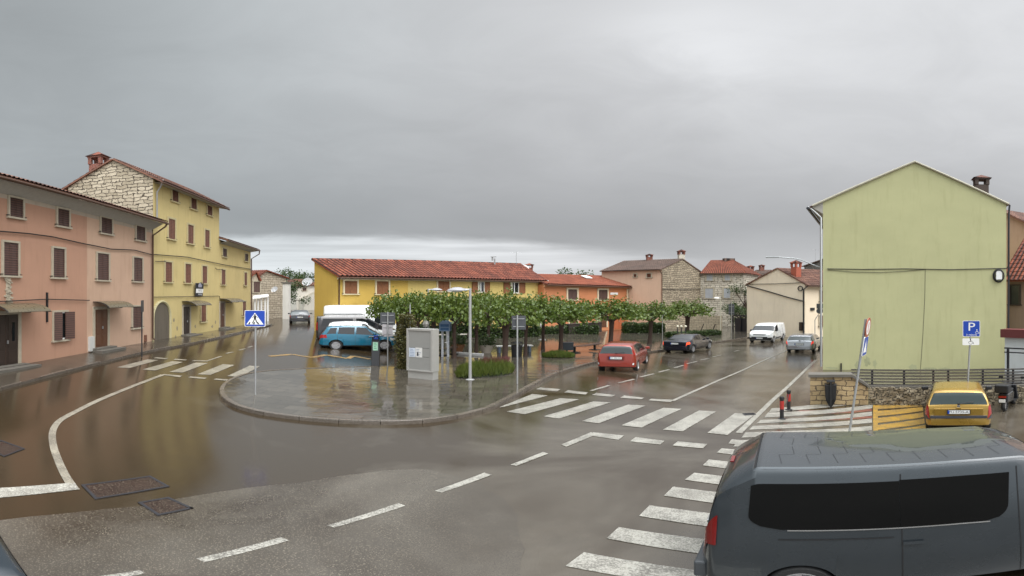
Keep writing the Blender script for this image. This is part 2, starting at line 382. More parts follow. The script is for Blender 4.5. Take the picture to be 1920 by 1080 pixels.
def paintmark(name, col, wear=.5):
    if name in MATS: return MATS[name]
    m, nt, N, p = newmat(name)
    tc = N('ShaderNodeTexCoord'); ob = tc.outputs['Object']
    a = N('ShaderNodeTexNoise', i_Vector=ob, i_Scale=2.2, i_Detail=6.0, i_Roughness=.7); b = N('ShaderNodeTexNoise', i_Vector=ob, i_Scale=45.0, i_Detail=4.0, i_Roughness=.7)
    f = N('ShaderNodeMath', operation='MULTIPLY_ADD', i_0=a.outputs[0], i_1=.55); nt.links.new(b.outputs[0], f.inputs[2])
    k = rampn(nt, N, f.outputs[0], [(.84-.22*wear, 0.0), (.96-.12*wear, .85*min(1, wear*1.4))])
    c = mixc(nt, N, a.outputs[0], [x*.8 for x in col], [min(1, x*1.15) for x in col]); c = mixc(nt, N, k, c, (.075, .068, .058))
    nt.links.new(c, p.inputs['Base Color']); p.inputs['Roughness'].default_value = .28
    bp = N('ShaderNodeBump', i_Height=b.outputs[0], i_Strength=.15, i_Distance=.01); nt.links.new(bp.outputs[0], p.inputs['Normal'])
    MATS[name] = m; return m

ASPHALT = wetground('wet_asphalt', (.064, .055, .042), (.145, .125, .096), r0=.14, r1=.20, bump=.09, ior=1.9, wet_dim_left=True)
COARSE = wetground('coarse_asphalt', (.052, .044, .034), (.118, .102, .078), r0=.14, r1=.20, bump=.16, speck=.42, fade=True, ior=1.9)
PAVING = wetground('wet_stone_paving', (.048, .042, .033), (.110, .096, .076), grain=40, r0=.03, r1=.14, ior=1.75, pud=.45, bump=.10, slabs=(.9, .55), ripple=.2)
SIDEWALK = wetground('wet_sidewalk', (.038, .031, .023), (.085, .070, .053), grain=70, r0=.08, r1=.24, ior=1.5, pud=.4, bump=.2)
KERB = wetground('kerb_stone', (.075, .062, .05), (.16, .135, .11), grain=30, r0=.12, r1=.4, pud=.8, bump=.3)
WHITEP = paintmark('white_road_paint', (.37, .355, .31), .72)
WORNP = paintmark('worn_white_road_paint', (.38, .345, .27), .95)
YELP = paintmark('yellow_road_paint', (.48, .27, .03), .8); YELW = paintmark('worn_yellow_road_paint', (.46, .25, .03), 1.05)
REDP = paintmark('red_road_paint', (.22, .06, .04), .8)
STONEW = simple('window_stone', (.42, .37, .28), .8, var=.25, scale=5, bump=.2)
CONC = simple('concrete', (.115, .105, .088), .75, var=.3, scale=3, bump=.3)
METAL = simple('galvanised_metal', (.42, .43, .43), .42, .65, var=.15)
DKMETAL = simple('dark_metal', (.035, .035, .04), .45, .4)
BLACK = simple('black_plastic', (.012, .012, .013), .5)
WHITE = simple('white_enamel', (.78, .78, .76), .4, var=.05)
REARGLASS = simple('sky_sheen_rear_glass', (.032, .040, .040), .06, var=.2, spec=.8)  # paler base colour paints in sky reflected by the slanted glass
GLASS = simple('dark_glass', (.012, .014, .016), .05, var=.05, spec=.7)
COPPER = simple('brown_downpipe', (.10, .055, .035), .45, .3)
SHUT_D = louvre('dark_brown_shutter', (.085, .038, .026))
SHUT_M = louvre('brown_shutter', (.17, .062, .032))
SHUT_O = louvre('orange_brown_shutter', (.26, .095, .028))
SHUT_G = simple('grey_shutter', (.38, .39, .41), .6)
DOOR_D = simple('dark_door', (.035, .022, .016), .5, var=.3, scale=3)
DOOR_B = simple('brown_door', (.11, .048, .024), .5, var=.3, scale=3)
CANVAS = simple('canopy_sheet', (.115, .095, .058), .3, var=.2)
SOFFIT = simple('eave_soffit', (.36, .34, .30), .8, var=.2)
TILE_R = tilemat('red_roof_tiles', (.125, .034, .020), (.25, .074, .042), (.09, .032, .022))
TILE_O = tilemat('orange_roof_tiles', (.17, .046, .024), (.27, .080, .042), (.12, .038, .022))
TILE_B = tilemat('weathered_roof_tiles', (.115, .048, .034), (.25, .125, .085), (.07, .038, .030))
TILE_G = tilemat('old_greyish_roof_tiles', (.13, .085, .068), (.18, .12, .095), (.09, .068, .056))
CABLE = simple('black_cable', (.018, .016, .015), .6)
BRICKRED = stone('red_brick', (.24, .05, .03), (.36, .09, .05), (.22, .15, .12), .24, .075, dist=.01)
# ------------------------------------------------------------------ ground, pavements, kerbs, markings
def struct(o): o['kind'] = 'structure'; return o
def build_ground():
    xs = [-900, -400, -200, -110, -70, -50]+list(np.arange(-40, 45.01, .5))+[55, 75, 110, 200, 400, 900]
    ys = [-60, -30, -12]+list(np.arange(-4, 66.01, .5))+[75, 90, 120, 200, 400, 900]
    vs = [(x, y, gz(x, y)) for y in ys for x in xs]; nx = len(xs)
    fs = [(j*nx+i, j*nx+i+1, (j+1)*nx+i+1, (j+1)*nx+i) for j in range(len(ys)-1) for i in range(nx-1)]
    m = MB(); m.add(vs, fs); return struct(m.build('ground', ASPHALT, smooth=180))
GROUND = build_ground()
def inside(p, poly):
    c = False; n = len(poly); j = n-1
    for i in range(n):
        a, b = poly[i], poly[j]
        if (a[1] > p[1]) != (b[1] > p[1]) and p[0] < (b[0]-a[0])*(p[1]-a[1])/(b[1]-a[1])+a[0]: c = not c
        j = i
    return c
def densify(pts, step, closed=True):
    out = []; n = len(pts)
    for i in range(n if closed else n-1):
        a = Vector(pts[i][:2]); b = Vector(pts[(i+1) % n][:2]); k = max(1, int((b-a).length/step))
        out += [a+(b-a)*t/k for t in range(k)]
    if not closed: out.append(Vector(pts[-1][:2]))
    return out
def smooth_line(pts, n=6):
    out = []; P = [Vector(p) for p in pts]
    for i in range(len(P)-1):
        p0, p1, p2, p3 = P[max(i-1, 0)], P[i], P[i+1], P[min(i+2, len(P)-1)]
        for k in range(n):
            t = k/n; out.append(.5*((2*p1)+(p2-p0)*t+(2*p0-5*p1+4*p2-p3)*t*t+(3*p1-p0-3*p2+p3)*t**3))
    return out+[P[-1]]
def sheet(name, poly, off, mat, step=.6, parent=None, mb=None):
    bd = densify(poly, step); n = len(bd)
    x0, x1 = min(p.x for p in bd), max(p.x for p in bd); y0, y1 = min(p.y for p in bd), max(p.y for p in bd)
    pts = list(bd)
    for x in np.arange(x0+step/2, x1, step):
        for y in np.arange(y0+step/2, y1, step):
            if inside((x, y), bd) and min((p-Vector((x, y))).length_squared for p in bd) > (step*.4)**2: pts.append(Vector((x, y)))
    r = delaunay_2d_cdt(pts, [(i, (i+1) % n) for i in range(n)], [], 1, 1e-5)
    vs = [(v.x, v.y, gz(v.x, v.y)+off) for v in r[0]]
    m = mb or MB(); m.add(vs, [tuple(f) for f in r[2]])
    if mb is None:
        o = m.build(name, mat, parent, smooth=180); return o if parent else struct(o)
def px(pts): return [G2(*p) for p in pts]
def ribbon(line, w, off, mb):
    L = [Vector(p[:2]) for p in line]; vs = []; fs = []
    for i, p in enumerate(L):
        d = (L[min(i+1, len(L)-1)]-L[max(i-1, 0)]).normalized(); nn = Vector((-d.y, d.x))
        for s in (-.5, .5): q = p+nn*w*s; vs.append((q.x, q.y, gz(q.x, q.y)+off))
    for i in range(len(L)-1): fs.append((2*i, 2*i+2, 2*i+3, 2*i+1))
    mb.add(vs, fs)
def kerb_strip(line, w, h0, h1, mb, side=1):
    """a kerb of real section along a line; its width lies to one side"""
    L0 = [Vector(p[:2]) for p in line]; cum = [0]
    for a, b in zip(L0, L0[1:]): cum.append(cum[-1]+(b-a).length)
    if cum[-1] > 3:                                            # separate kerb stones about a metre long with open joints
        def ptat(s_):
            for i in range(len(L0)-1):
                if s_ <= cum[i+1]: return L0[i].lerp(L0[i+1], (s_-cum[i])/max(1e-6, cum[i+1]-cum[i]))
            return L0[-1]
        n = int(cum[-1]/1.0); e = cum[-1]/n
        for k in range(n): kerb_strip([ptat(e*k+.008), ptat(e*(k+.33)), ptat(e*(k+.67)), ptat(e*(k+1)-.008)], w+random.uniform(-.006, .006), h0, h1+random.uniform(-.006, .004), mb, side)
        return
    L = L0; vs = []; fs = []
    for i, p in enumerate(L):
        d = (L[min(i+1, len(L)-1)]-L[max(i-1, 0)]).normalized(); nn = Vector((-d.y, d.x))*side
        g = gz(p.x, p.y); q = p+nn*w; q1 = p+nn*.025
        vs += [(p.x, p.y, g+h0), (p.x, p.y, g+h1-.025), (q1.x, q1.y, g+h1), (q.x, q.y, g+h1), (q.x, q.y, g+h0)]
    for i in range(len(L)-1):
        for k in range(4): fs.append((5*i+k, 5*i+5+k, 5*i+6+k, 5*i+1+k))
    fs += [(0, 1, 2, 3, 4), tuple(5*(len(L)-1)+k for k in (4, 3, 2, 1, 0))]
    mb.add(vs, fs)

# the plaza: a raised stone pavement with a rounded kerb
kpx = [(411, 738), (413, 745), (420, 753), (440, 765), (470, 774), (500, 780), (580, 790), (680, 796), (780, 795), (860, 785), (915, 771), (945, 757), (965, 746), (1000, 726), (1040, 705), (1080, 692), (1117, 682), (1222, 661), (1290, 651), (1344, 643), (1403, 634)]
KL = smooth_line(px(kpx), 5)
left_edge = px([(411, 738), (414, 728), (428, 716), (462, 704), (520, 697), (610, 693), (700, 690), (742, 690)])
back = [Vector((26.5, 52)), Vector((23, 57)), Vector((15.8, 56.8)), Vector((3, 53)), Vector((-4.5, 47)), Vector((-5.6, 35))]
plaza = KL+back+list(reversed(left_edge))[:-1]
sheet('pavement', plaza, .12, PAVING, .7)
m = MB(); kerb_strip(KL, .16, -.15, .128, m, 1)
lk = smooth_line(list(reversed(left_edge)), 3); lk = lk[:-1]+[KL[0]]
kerb_strip(lk, .14, -.15, .128, m, 1)
struct(m.build('kerb', KERB, smooth=40))
# left sidewalk under the row of houses
lkpx = [(-40, 742), (0, 733), (100, 706), (200, 680), (280, 661), (360, 646), (430, 630), (480, 617.5), (507, 611)]
LK = smooth_line(px(lkpx), 4)
hb = px([(-60, 704), (0, 690), (284, 643), (470, 608)])
far = [LK[-1]+Vector((-.6, 2.2)), LK[-1]+Vector((-3.5, 3.0))]
sheet('sidewalk', LK+far+[hb[3]+Vector((-1.2, .3)), hb[2]+Vector((-1.2, -.2)), hb[1]+Vector((-1.2, -.2)), hb[0]+Vector((-1.2, 0))], .12, SIDEWALK, .7)
m = MB(); kerb_strip(LK+[LK[-1]+Vector((-.25, .9))], .15, -.15, .128, m, 1); struct(m.build('kerb', KERB, smooth=40))
# coarse old asphalt in the foreground
cpx = [(-30, 980), (60, 968), (150, 961), (260, 948), (360, 929), (470, 914), (560, 905), (640, 893), (720, 882), (800, 880), (900, 905), (960, 950), (980, 1010), (975, 1075)]
cw = px(cpx)
sheet('road_surface', [p+Vector((random.uniform(-.04, .04), random.uniform(-.04, .04))) for p in densify(cw, .35, False)]+[Vector((.3, 4.0)), Vector((-1, 2.0)), Vector((-7, 2.0))], .004, COARSE, .5)

OFF = .010
def marks(name, quads, mat, off=OFF, step=.5):
    m = MB()
    for q in quads: sheet(None, px(q), off, mat, step, mb=m)
    return adopt(m.build(name, mat, smooth=180), GROUND)
zebra_r = [[(936, 764), (998, 739), (1027, 742), (945, 763)], [(950, 772), (1051, 747), (1086, 749), (984, 777)], [(1019, 781), (1113, 753), (1145, 755), (1048, 785)],
           [(1091, 790), (1178, 759), (1211, 761), (1123, 794)], [(1165, 798), (1244, 765), (1278, 767), (1203, 802)], [(1243, 806), (1311, 770), (1343, 772), (1280, 809)],
           [(1326, 812), (1378, 775), (1416, 777), (1364, 816)]]
marks('zebra_crossing', zebra_r, WHITEP)
dash_r = [[(1005, 730), (1013, 727), (1051, 730), (1044, 734)], [(1058, 736), (1065, 732), (1103, 736), (1098, 740)], [(1110, 741), (1118, 737), (1154, 741), (1147, 744)],
          [(1163, 746), (1170, 742), (1208, 746), (1202, 749)], [(1216, 751), (1221, 748), (1264, 750), (1257, 754)],
          [(1105, 817), (1112, 811), (1170, 817), (1160, 825)], [(1181, 828), (1192, 820), (1246, 827), (1238, 834)], [(1261, 836), (1271, 828), (1326, 833), (1318, 841)]]
marks('stop_line', dash_r, WHITEP)
lanes = [[(957, 872), (968, 874), (1028, 851), (1018, 848)], [(815, 921), (829, 924), (922, 891), (908, 887)], [(613, 986), (627, 990), (760, 949), (747, 944)],
         [(368, 1048), (383, 1055), (542, 1014), (527, 1008)], [(180, 1082), (196, 1090), (272, 1076), (262, 1070)], [(1052, 834), (1062, 838), (1118, 815), (1108, 811)]]
marks('centre_line', lanes, WHITEP)
m = MB(); ribbon(smooth_line(px([(1261, 752), (1310, 730), (1360, 708), (1410, 686), (1450, 668), (1485, 652)]), 6), .12, OFF, m)
for a, b in (((1108, 733), (1142, 723)), ((1161, 718), (1189, 711)), ((1201, 707), (1226, 701)), ((1235, 698), (1255, 693)), ((1264, 690), (1281, 685)), ((1288, 682), (1306, 678)), ((1314, 675), (1330, 672)), ((1337, 669), (1352, 666)), ((1376, 659), (1386, 657))):
    ribbon(densify(px([a, b]), .4, False), .12, OFF, m)
ribbon(smooth_line(px([(1385, 812), (1425, 774), (1455, 745), (1490, 713), (1530, 675)]), 5), .15, OFF, m)
adopt(m.build('lane_line', WHITEP, smooth=180), GROUND)
zl = [[(1366, 832), (1372, 824), (1420, 829), (1414, 838)], [(1344, 849), (1353, 841), (1440, 849), (1432, 860)], [(1318, 873), (1329, 862), (1440, 874), (1430, 888)], [(1284, 900), (1302, 887), (1440, 902), (1428, 919)],
      [(1245, 930), (1262, 913), (1440, 934), (1425, 955)], [(1198, 968), (1218, 948), (1440, 975), (1425, 1000)], [(1137, 1010), (1160, 989), (1440, 1024), (1425, 1052)], [(1060, 1062), (1095, 1036), (1440, 1083), (1420, 1110)], [(975, 1126), (1010, 1096), (1440, 1146), (1420, 1176)]]
marks('zebra_crossing', zl, WHITEP)
zleft = [[(219, 689), (277, 674), (297, 675.5), (242, 690.5)], [(267, 693), (323, 677.5), (343, 679), (291, 695)], [(317.5, 697.5), (368, 680), (390, 681), (342, 699)], [(370, 702), (418, 683), (440, 684.7), (395, 703)], [(426, 705.5), (468, 686), (487, 687), (450, 707)]]
marks('zebra_crossing', zleft, WORNP)
dl = [[(288, 671.7), (293, 670), (315, 672), (311, 673.7)], [(325, 674.7), (329, 673), (351, 674.7), (348, 676)], [(360, 677), (365, 675.7), (392, 676.3), (389, 678)],
      [(303, 703), (308, 701.7), (342, 704.7), (337, 707.5)], [(352, 708), (358, 706), (388, 708.7), (383, 711)], [(400, 712), (405, 710), (436, 712), (432, 714.5)]]
marks('stop_line', dl, WORNP)
m = MB()
ribbon(smooth_line(px([(305, 703), (260, 720), (220, 736), (180, 753), (148, 769), (118, 785), (104, 798), (98, 815), (101, 840), (112, 870), (126, 898), (141, 919)]), 5), .15, OFF, m)
for a, b in (((391, 676), (415, 668)), ((424, 663), (437, 660)), ((448, 656.7), (460, 654)), ((465, 651.7), (473, 649))): ribbon(densify(px([a, b]), .4, False), .11, OFF, m)
adopt(m.build('lane_line', WORNP, smooth=180), GROUND)
marks('stop_line', [[(-30, 917), (140, 905), (148, 918), (-30, 936)]], paintmark('flaking_white_paint', (.66, .64, .56), 1.25))
hat = [[(1447, 766), (1535, 758.5), (1587, 757.5), (1587, 760), (1520, 767), (1442, 773)], [(1440, 774), (1637, 758.6), (1635, 766), (1433, 783)], [(1426, 788), (1635, 772), (1635, 779.7), (1419, 794)], [(1412, 799), (1635, 785), (1635, 793), (1404, 806)], [(1398, 811), (1635, 799), (1635, 807), (1390, 821)], [(1385, 826), (1635, 812), (1635, 821), (1375, 838)]]
marks('hatched_marking', hat, WHITEP)
red = [[(1500, 769), (1635, 760+7), (1635, 771), (1480, 778)], [(1500, 784), (1635, 774+6.5), (1635, 784), (1490, 790)]]
marks('red_marking', red, REDP, OFF-.004)
ye = [[(1637, 758), (1646, 758), (1646, 822), (1637, 822)], [(1646, 758), (1728, 757), (1729, 762), (1646, 767.5)], [(1646, 771), (1730, 763.5), (1731, 771), (1646, 780.5)], [(1646, 784), (1731, 773.5), (1732, 782.5), (1646, 793.5)], [(1646, 797), (1733, 785.5), (1734, 794.5), (1646, 806.5)], [(1646, 810), (1735, 797.5), (1737, 808), (1646, 822)]]
marks('yellow_hatching', ye, YELP)
m = MB(); ribbon(densify(px([(1738, 768), (1742, 822)]), .4, False), .1, OFF, m); adopt(m.build('bay_line', WORNP), GROUND)
m = MB(); zz = px([(505, 668), (548, 664.5), (585, 670.5), (612, 665.5), (652, 672.5), (662, 667.5), (694, 673.5)])
for i in range(len(zz)-1): ribbon(densify([zz[i], zz[i+1]], .4, False), .26, OFF+.001*(i % 2), m)
adopt(m.build('zigzag_marking', YELW), GROUND)

# iron covers and a road gully
def cover(label, q, mat, grate=False):
    c = [G(*p) for p in q]; ctr = sum(c, Vector())/4
    t = thing('manhole_cover' if not grate else 'drain_grate', label, 'cover' if not grate else 'drain', ctr)
    m = MB(); w = [p+Vector((0, 0, .012)) for p in c]
    m.prism([p-Vector((0, 0, .03)) for p in w], (0, 0, .03)); m.build('plate', mat, t)
    m = MB()
    for i in range(4):
        a, b = w[i], w[(i+1) % 4]; d = (ctr-(a+b)/2); d.z = 0; d = d.normalized()*.05
        m.prism([a+Vector((0, 0, -.02)), b+Vector((0, 0, -.02)), b+d+Vector((0, 0, -.02)), a+d+Vector((0, 0, -.02))], (0, 0, .028))
    m.build('frame', DKMETAL, t)
    if grate:
        m = MB()
        for k in range(1, 8):
            f = k/8; m.tube([w[0]*(1-f)+w[1]*f+Vector((0, 0, .008)), w[3]*(1-f)+w[2]*f+Vector((0, 0, .008))], .012, 5)
        m.build('bar', DKMETAL, t)
IRON = wetground('wet_iron', (.018, .011, .009), (.045, .028, .022), grain=25, r0=.25, r1=.5, bump=.5, speck=.25)
cover('large rusty rectangular cover at the end of the curved white line', [(152, 910), (282, 893), (318, 913), (178, 937)], IRON)
cover('smaller grey square cover in the coarse asphalt beside the large rusty one', [(258, 943), (316, 933), (363, 954), (296, 968)], IRON)
cover('dark road cover outside the curved white line, below the salmon house', [(-32, 840), (2, 826), (47, 842), (8, 857)], IRON)
cover('small iron road gully at the far end of the zebra crossing', [(1392, 776), (1414, 775), (1418, 778), (1396, 779.5)], DKMETAL, True)
# ------------------------------------------------------------------ buildings
class Wall:
    """a vertical facade plane through two ground points, read in metres along (u) and up (z)"""
    def __init__(s, p0, p1):
        s.p0 = Vector(p0[:2]); s.p1 = Vector(p1[:2]); d = s.p1-s.p0; s.L = d.length; s.U = d/s.L
        n = Vector((s.U.y, -s.U.x)); s.N = n if n.dot(-s.p0) > 0 else -n
        s.g = min(gz(*s.p0), gz(*s.p1))
    def hit(s, x, y):
        d = ray(x, y); t = s.N.dot(s.p0)/s.N.dot(Vector((d.x, d.y))); q = Vector((d.x, d.y))*t
        return (q-s.p0).dot(s.U), CAMZ+d.z*t
    def P(s, u, z, d=0.0):
        q = s.p0+s.U*u+s.N*d; return Vector((q.x, q.y, z))
    def slab(s, m, u0, u1, z0, z1, d0, d1):
        m.obox(s.P(u0, z0, d0), s.P(u1, z0, d0)-s.P(u0, z0, d0), s.P(u0, z0, d1)-s.P(u0, z0, d0), (0, 0, z1-z0))
    def rect(s, r):
        xm = (r[0]+r[2])/2; ym = (r[1]+r[3])/2
        u0 = s.hit(r[0], ym)[0]; u1 = s.hit(r[2], ym)[0]; z1 = s.hit(xm, r[1])[1]; z0 = s.hit(xm, r[3])[1]
        return min(u0, u1), max(u0, u1), z0, z1
    def gnd(s, u): p = s.p0+s.U*u; return gz(p.x, p.y)

def window(W, r, parent, shut=SHUT_M, frame=STONEW, fw=.09, openside=None, glass=False, sill=True, px_=True, slim=False):
    u0, u1, z0, z1 = W.rect(r) if px_ else r
    m = MB(); d = .07
    W.slab(m, u0-fw, u0, z0-.02, z1+fw, 0.001, d); W.slab(m, u1, u1+fw, z0-.02, z1+fw, 0.001, d); W.slab(m, u0, u1, z1, z1+fw, 0.001, d)
    w = m.build('window', frame, parent)
    if sill:
        m = MB(); W.slab(m, u0-fw-.06, u1+fw+.06, z0-.10, z0-.02, 0.001, .11); m.build('sill', frame, w)
    m = MB(); W.slab(m, u0, u1, z0-.02, z1, 0.001, .008); m.build('pane', GLASS if shut is None or glass else BLACK, w)
    mid = (u0+u1)/2
    if glass:
        for a, b in ((u0, mid-.005), (mid+.005, u1)):
            m = MB(); W.slab(m, a, a+.05, z0, z1, .009, .03); W.slab(m, b-.05, b, z0, z1, .009, .03); W.slab(m, a+.05, b-.05, z0, z0+.06, .009, .03); W.slab(m, a+.05, b-.05, z1-.06, z1, .009, .03); m.build('sash', WHITE, w)
        m = MB(); W.slab(m, u0+.10, u0+.10+(u1-u0)*.22, z0+.1, z1, .009, .016); m.build('curtain', simple('curtain_cloth', (.62, .60, .48), .9), w)
    if shut is not None and not glass:
        for a, b in ((u0+.01, mid-.008), (mid+.008, u1-.01)):
            m = MB(); W.slab(m, a, b, z0, z1-.01, .009, .03)
            for e0, e1 in ((a, a+.06), (b-.06, b)): W.slab(m, e0, e1, z0, z1-.01, .0305, .042)
            for q in (z0, (z0+z1)/2-.04, z1-.09): W.slab(m, a+.06, b-.06, q, q+.08, .0305, .042)
            m.build('shutter', shut, w)
        m = MB()
        for uu in (u0-fw-.02, u1+fw+.02): m = MB(); W.slab(m, uu-.05, uu+.05, z0+.02, z0+.05, .0, .09); m.build('shutter_catch', BLACK, w)
    if openside:
        wd = (u1-u0)*openside[1]
        for sgn in openside[0]:
            a = u0-fw*.3-wd if sgn < 0 else u1+fw*.3
            m = MB(); W.slab(m, a, a+wd, z0, z1, .05, .085)
            for e0 in (a, a+wd-.06): W.slab(m, e0, e0+.06, z0, z1, .0855, .097)
            m.build('shutter', shut or SHUT_M, w)
    return w
def door(W, r, parent, mat=DOOR_B, frame=STONEW, fw=.16, glassy=False, step=True):
    u0, u1, z0, z1 = W.rect(r); m = MB()
    W.slab(m, u0-fw, u0, z0, z1+fw, .001, .05); W.slab(m, u1, u1+fw, z0, z1+fw, .001, .05); W.slab(m, u0, u1, z1, z1+fw, .001, .05)
    dd = m.build('door', frame, parent)
    m = MB(); mid = (u0+u1)/2
    for a, b in ((u0, mid-.01), (mid+.01, u1)):
        W.slab(m, a, b, z0, z1, .001, .015)
        h = z1-z0
        for q0, q1 in ((.06, .30), (.36, .62), (.68, .95)): W.slab(m, a+.12, b-.12, z0+h*q0, z0+h*q1, .0155, .03)
    lf = m.build('leaf', mat, dd)
    if glassy:
        m = MB(); W.slab(m, u0+.2, u0+.34, z0+1.1, z1-.35, .031, .036); m.build('pane', GLASS, dd); m = MB(); W.slab(m, u1-.34, u1-.2, z0+1.1, z1-.35, .031, .036); m.build('pane', GLASS, dd)
    m = MB(); W.slab(m, mid+.04, mid+.09, z0+1.0, z0+1.15, .03, .08); m.build('handle', METAL, dd)
    if step:
        g = W.gnd(mid)+.12; m = MB(); hh = max(.1, z0-g)
        W.slab(m, u0-.28, u1+.28, g-.1, g+hh*.95, .002, .34); W.slab(m, u0-.5, u1+.5, g-.1, g+hh*.5, .341, .66); m.build('step', CONC, dd)
    return dd
def canopy(W, r, parent, depth=.75, mat=CANVAS):
    u0, u1, z0, z1 = W.rect(r); m = MB(); hh = .34
    def P(a, b):
        t = b*math.pi*.42; return W.P(u0+(u1-u0)*a, z1-hh*(1-math.cos(t))*1.3, .02+depth*math.sin(t))
    m.grid(P, 6, 8); n = len(m.v); m.add([Vector(v)+Vector((0, 0, .018)) for v in m.v[:]], m.f[:])
    c = m.build('canopy', mat, parent, smooth=60)
    for a in (0.0, .5, 1.0):
        m = MB(); m.tube([P(a, b/8)-Vector((0, 0, .014)) for b in range(9)]+[W.P(u0+(u1-u0)*a, z1-hh, .02)], .016, 6); m.build('bracket', BLACK, c)
    return c
def roof(a, b, c, d, mat, parent, name='roof', th=.10, tw=.24, tl=.42, amp=.045, real=True):
    """corrugated tile slope: eave a->b, ridge d->c above it"""
    a, b, c, d = map(Vector, (a, b, c, d)); nrm = (b-a).cross(d-a).normalized()
    if nrm.z < 0: nrm = -nrm
    m = MB(); L = (b-a).length; H = (d-a).length; nc = max(2, int(L/tw)); nr = max(2, int(H/tl)); k = 5 if real else 1
    vs = []; fs = []; nu = nc*k
    for j in range(nr):
        for e in (0, 1):
            v = (j+e)/nr
            for i in range(nu+1):
                u = i/nu; p = a*(1-u)*(1-v)+b*u*(1-v)+c*u*v+d*(1-u)*v
                w = abs(math.sin(math.pi*i/k)) if real else 0
                vs.append(p+nrm*(amp*w+(.028 if e == 0 else 0)+th))
    for j in range(nr*2-1):
        for i in range(nu): q = j*(nu+1)+i; fs.append((q, q+1, q+nu+2, q+nu+1))
    m.add(vs, fs)
    top = [a+nrm*th, b+nrm*th, c+nrm*th, d+nrm*th]; bot = [a, b, c, d]
    m.add(bot+top, [(0, 1, 2, 3), (0, 1, 5, 4), (1, 2, 6, 5), (2, 3, 7, 6), (3, 0, 4, 7)])
    o = m.build(name, mat, parent, smooth=50); me = o.data; uvl = me.uv_layers.active.data
    for p in me.polygons:
        for li, vi in zip(p.loop_indices, p.vertices):
            if vi < len(vs): uvl[li].uv = ((vi % (nu+1))/k if real else (vi % (nu+1))*1.0, (vi//(nu+1))//2+.5)
            else: uvl[li].uv = (.5, .5)
    return o
def ridge_cap(p, q, mat, parent, r=.11):
    m = MB(); m.tube([p, q], r, 10); return m.build('ridge_cap', mat, parent, smooth=60)
def gutter(p, q, parent, r=.065, mat=COPPER):
    m = MB(); m.tube([p, q], r, 8); return m.build('gutter', mat, parent, smooth=60)
def pipe(pts, parent, r=.05, mat=COPPER, name='downpipe'):
    m = MB(); m.tube(pts, r, 8); return m.build(name, mat, parent, smooth=60)
def chimney(base, w, h, parent, mat=BRICKRED, cap=TILE_R, rz=0, shaft=None):
    m = MB(); b = Vector(base); m.box(b+Vector((0, 0, h*.31)), (w, w, h*.62), rz)
    c = m.build('chimney', shaft or mat, parent)
    ca, sa = math.cos(rz), math.sin(rz)
    for ox in (-.42, .42):
        for oy in (-.42, .42):
            m = MB(); m.box(b+Vector(((ox*ca-oy*sa)*w, (ox*sa+oy*ca)*w, h*.71)), (w*.26, w*.26, h*.18), rz); m.build('pier', mat, c)
    m = MB(); m.box(b+Vector((0, 0, h*.825)), (w*1.18, w*1.18, h*.05), rz); m.build('ledge', mat, c)
    m = MB(); e = w*.72; q = b+Vector((0, 0, h*.85))
    cs = [q+Vector((x*ca-y*sa, x*sa+y*ca, 0)) for x, y in ((-e, -e), (e, -e), (e, e), (-e, e))]
    m.add(cs+[q+Vector((0, 0, h*.15))], [(0, 1, 4), (1, 2, 4), (2, 3, 4), (3, 0, 4), (3, 2, 1, 0)]); m.build('cap', cap, c); return c
def body(name, W, depth, z1a, z1b, mat, parent, z0=None, front=True, gable=None, back=True):
    """box of walls behind a facade, eave heights at its two ends; gable = (u, z) peak on the front"""
    z0 = W.g-.8 if z0 is None else z0; m = MB()
    A, B = W.P(0, z0), W.P(W.L, z0); D = Vector((-W.N.x, -W.N.y, 0))*depth; At, Bt = W.P(0, z1a), W.P(W.L, z1b)
    fr = [A, B, Bt]+([W.P(*gable)] if gable else [])+[At]
    m.poly(fr); bk = [p+D for p in fr]; m.poly(bk[::-1])
    m.poly([A+D, A, At, At+D]); m.poly([B, B+D, Bt+D, Bt])
    return m.build(name, mat, parent)
def aerial(p, h, parent=None, label=None):
    t = thing('aerial', label, 'aerial', p); m = MB(); p = Vector(p); m.tube([p, p+Vector((0, 0, h))], .022, 6); m.build('mast', METAL, t)
    m = MB(); q = p+Vector((0, 0, h*.93)); m.tube([q+Vector((-.5, 0, 0)), q+Vector((.5, .1, 0))], .014, 5)
    for k in (-.45, -.3, -.15, 0, .15, .3, .45): m.tube([q+Vector((k, -.16, 0)), q+Vector((k, .16, 0))], .009, 4)
    m.build('antenna_rod', METAL, t); return t
def dish(c, r, parent_label, az=200, mat=WHITE):
    t = thing('satellite_dish', parent_label, 'satellite dish', c); m = MB()
    m.lathe([(0.001, 0), (r*.4, r*.035), (r*.75, r*.12), (r, r*.22), (r*.99, r*.24), (r*.74, r*.14), (.001, r*.02)], seg=24)
    rot = Matrix.Rotation(R(180-az), 4, 'Z') @ Matrix.Rotation(R(65), 4, 'X'); m.v = [tuple(Vector(c)+(rot @ Vector(v))) for v in m.v]
    m.build('reflector', mat, t, smooth=50)
    m = MB(); f = Vector(c)+(rot @ Vector((0, 0, r*.9))); e = Vector(c)+(rot @ Vector((0, -r*.95, r*.2))); m.tube([e, f], r*.03+.006, 6); m.tube([Vector(c), Vector(c)-Vector((0, 0, r*1.1))], r*.05+.01, 6)
    m.build('feed_arm', METAL, t); return t

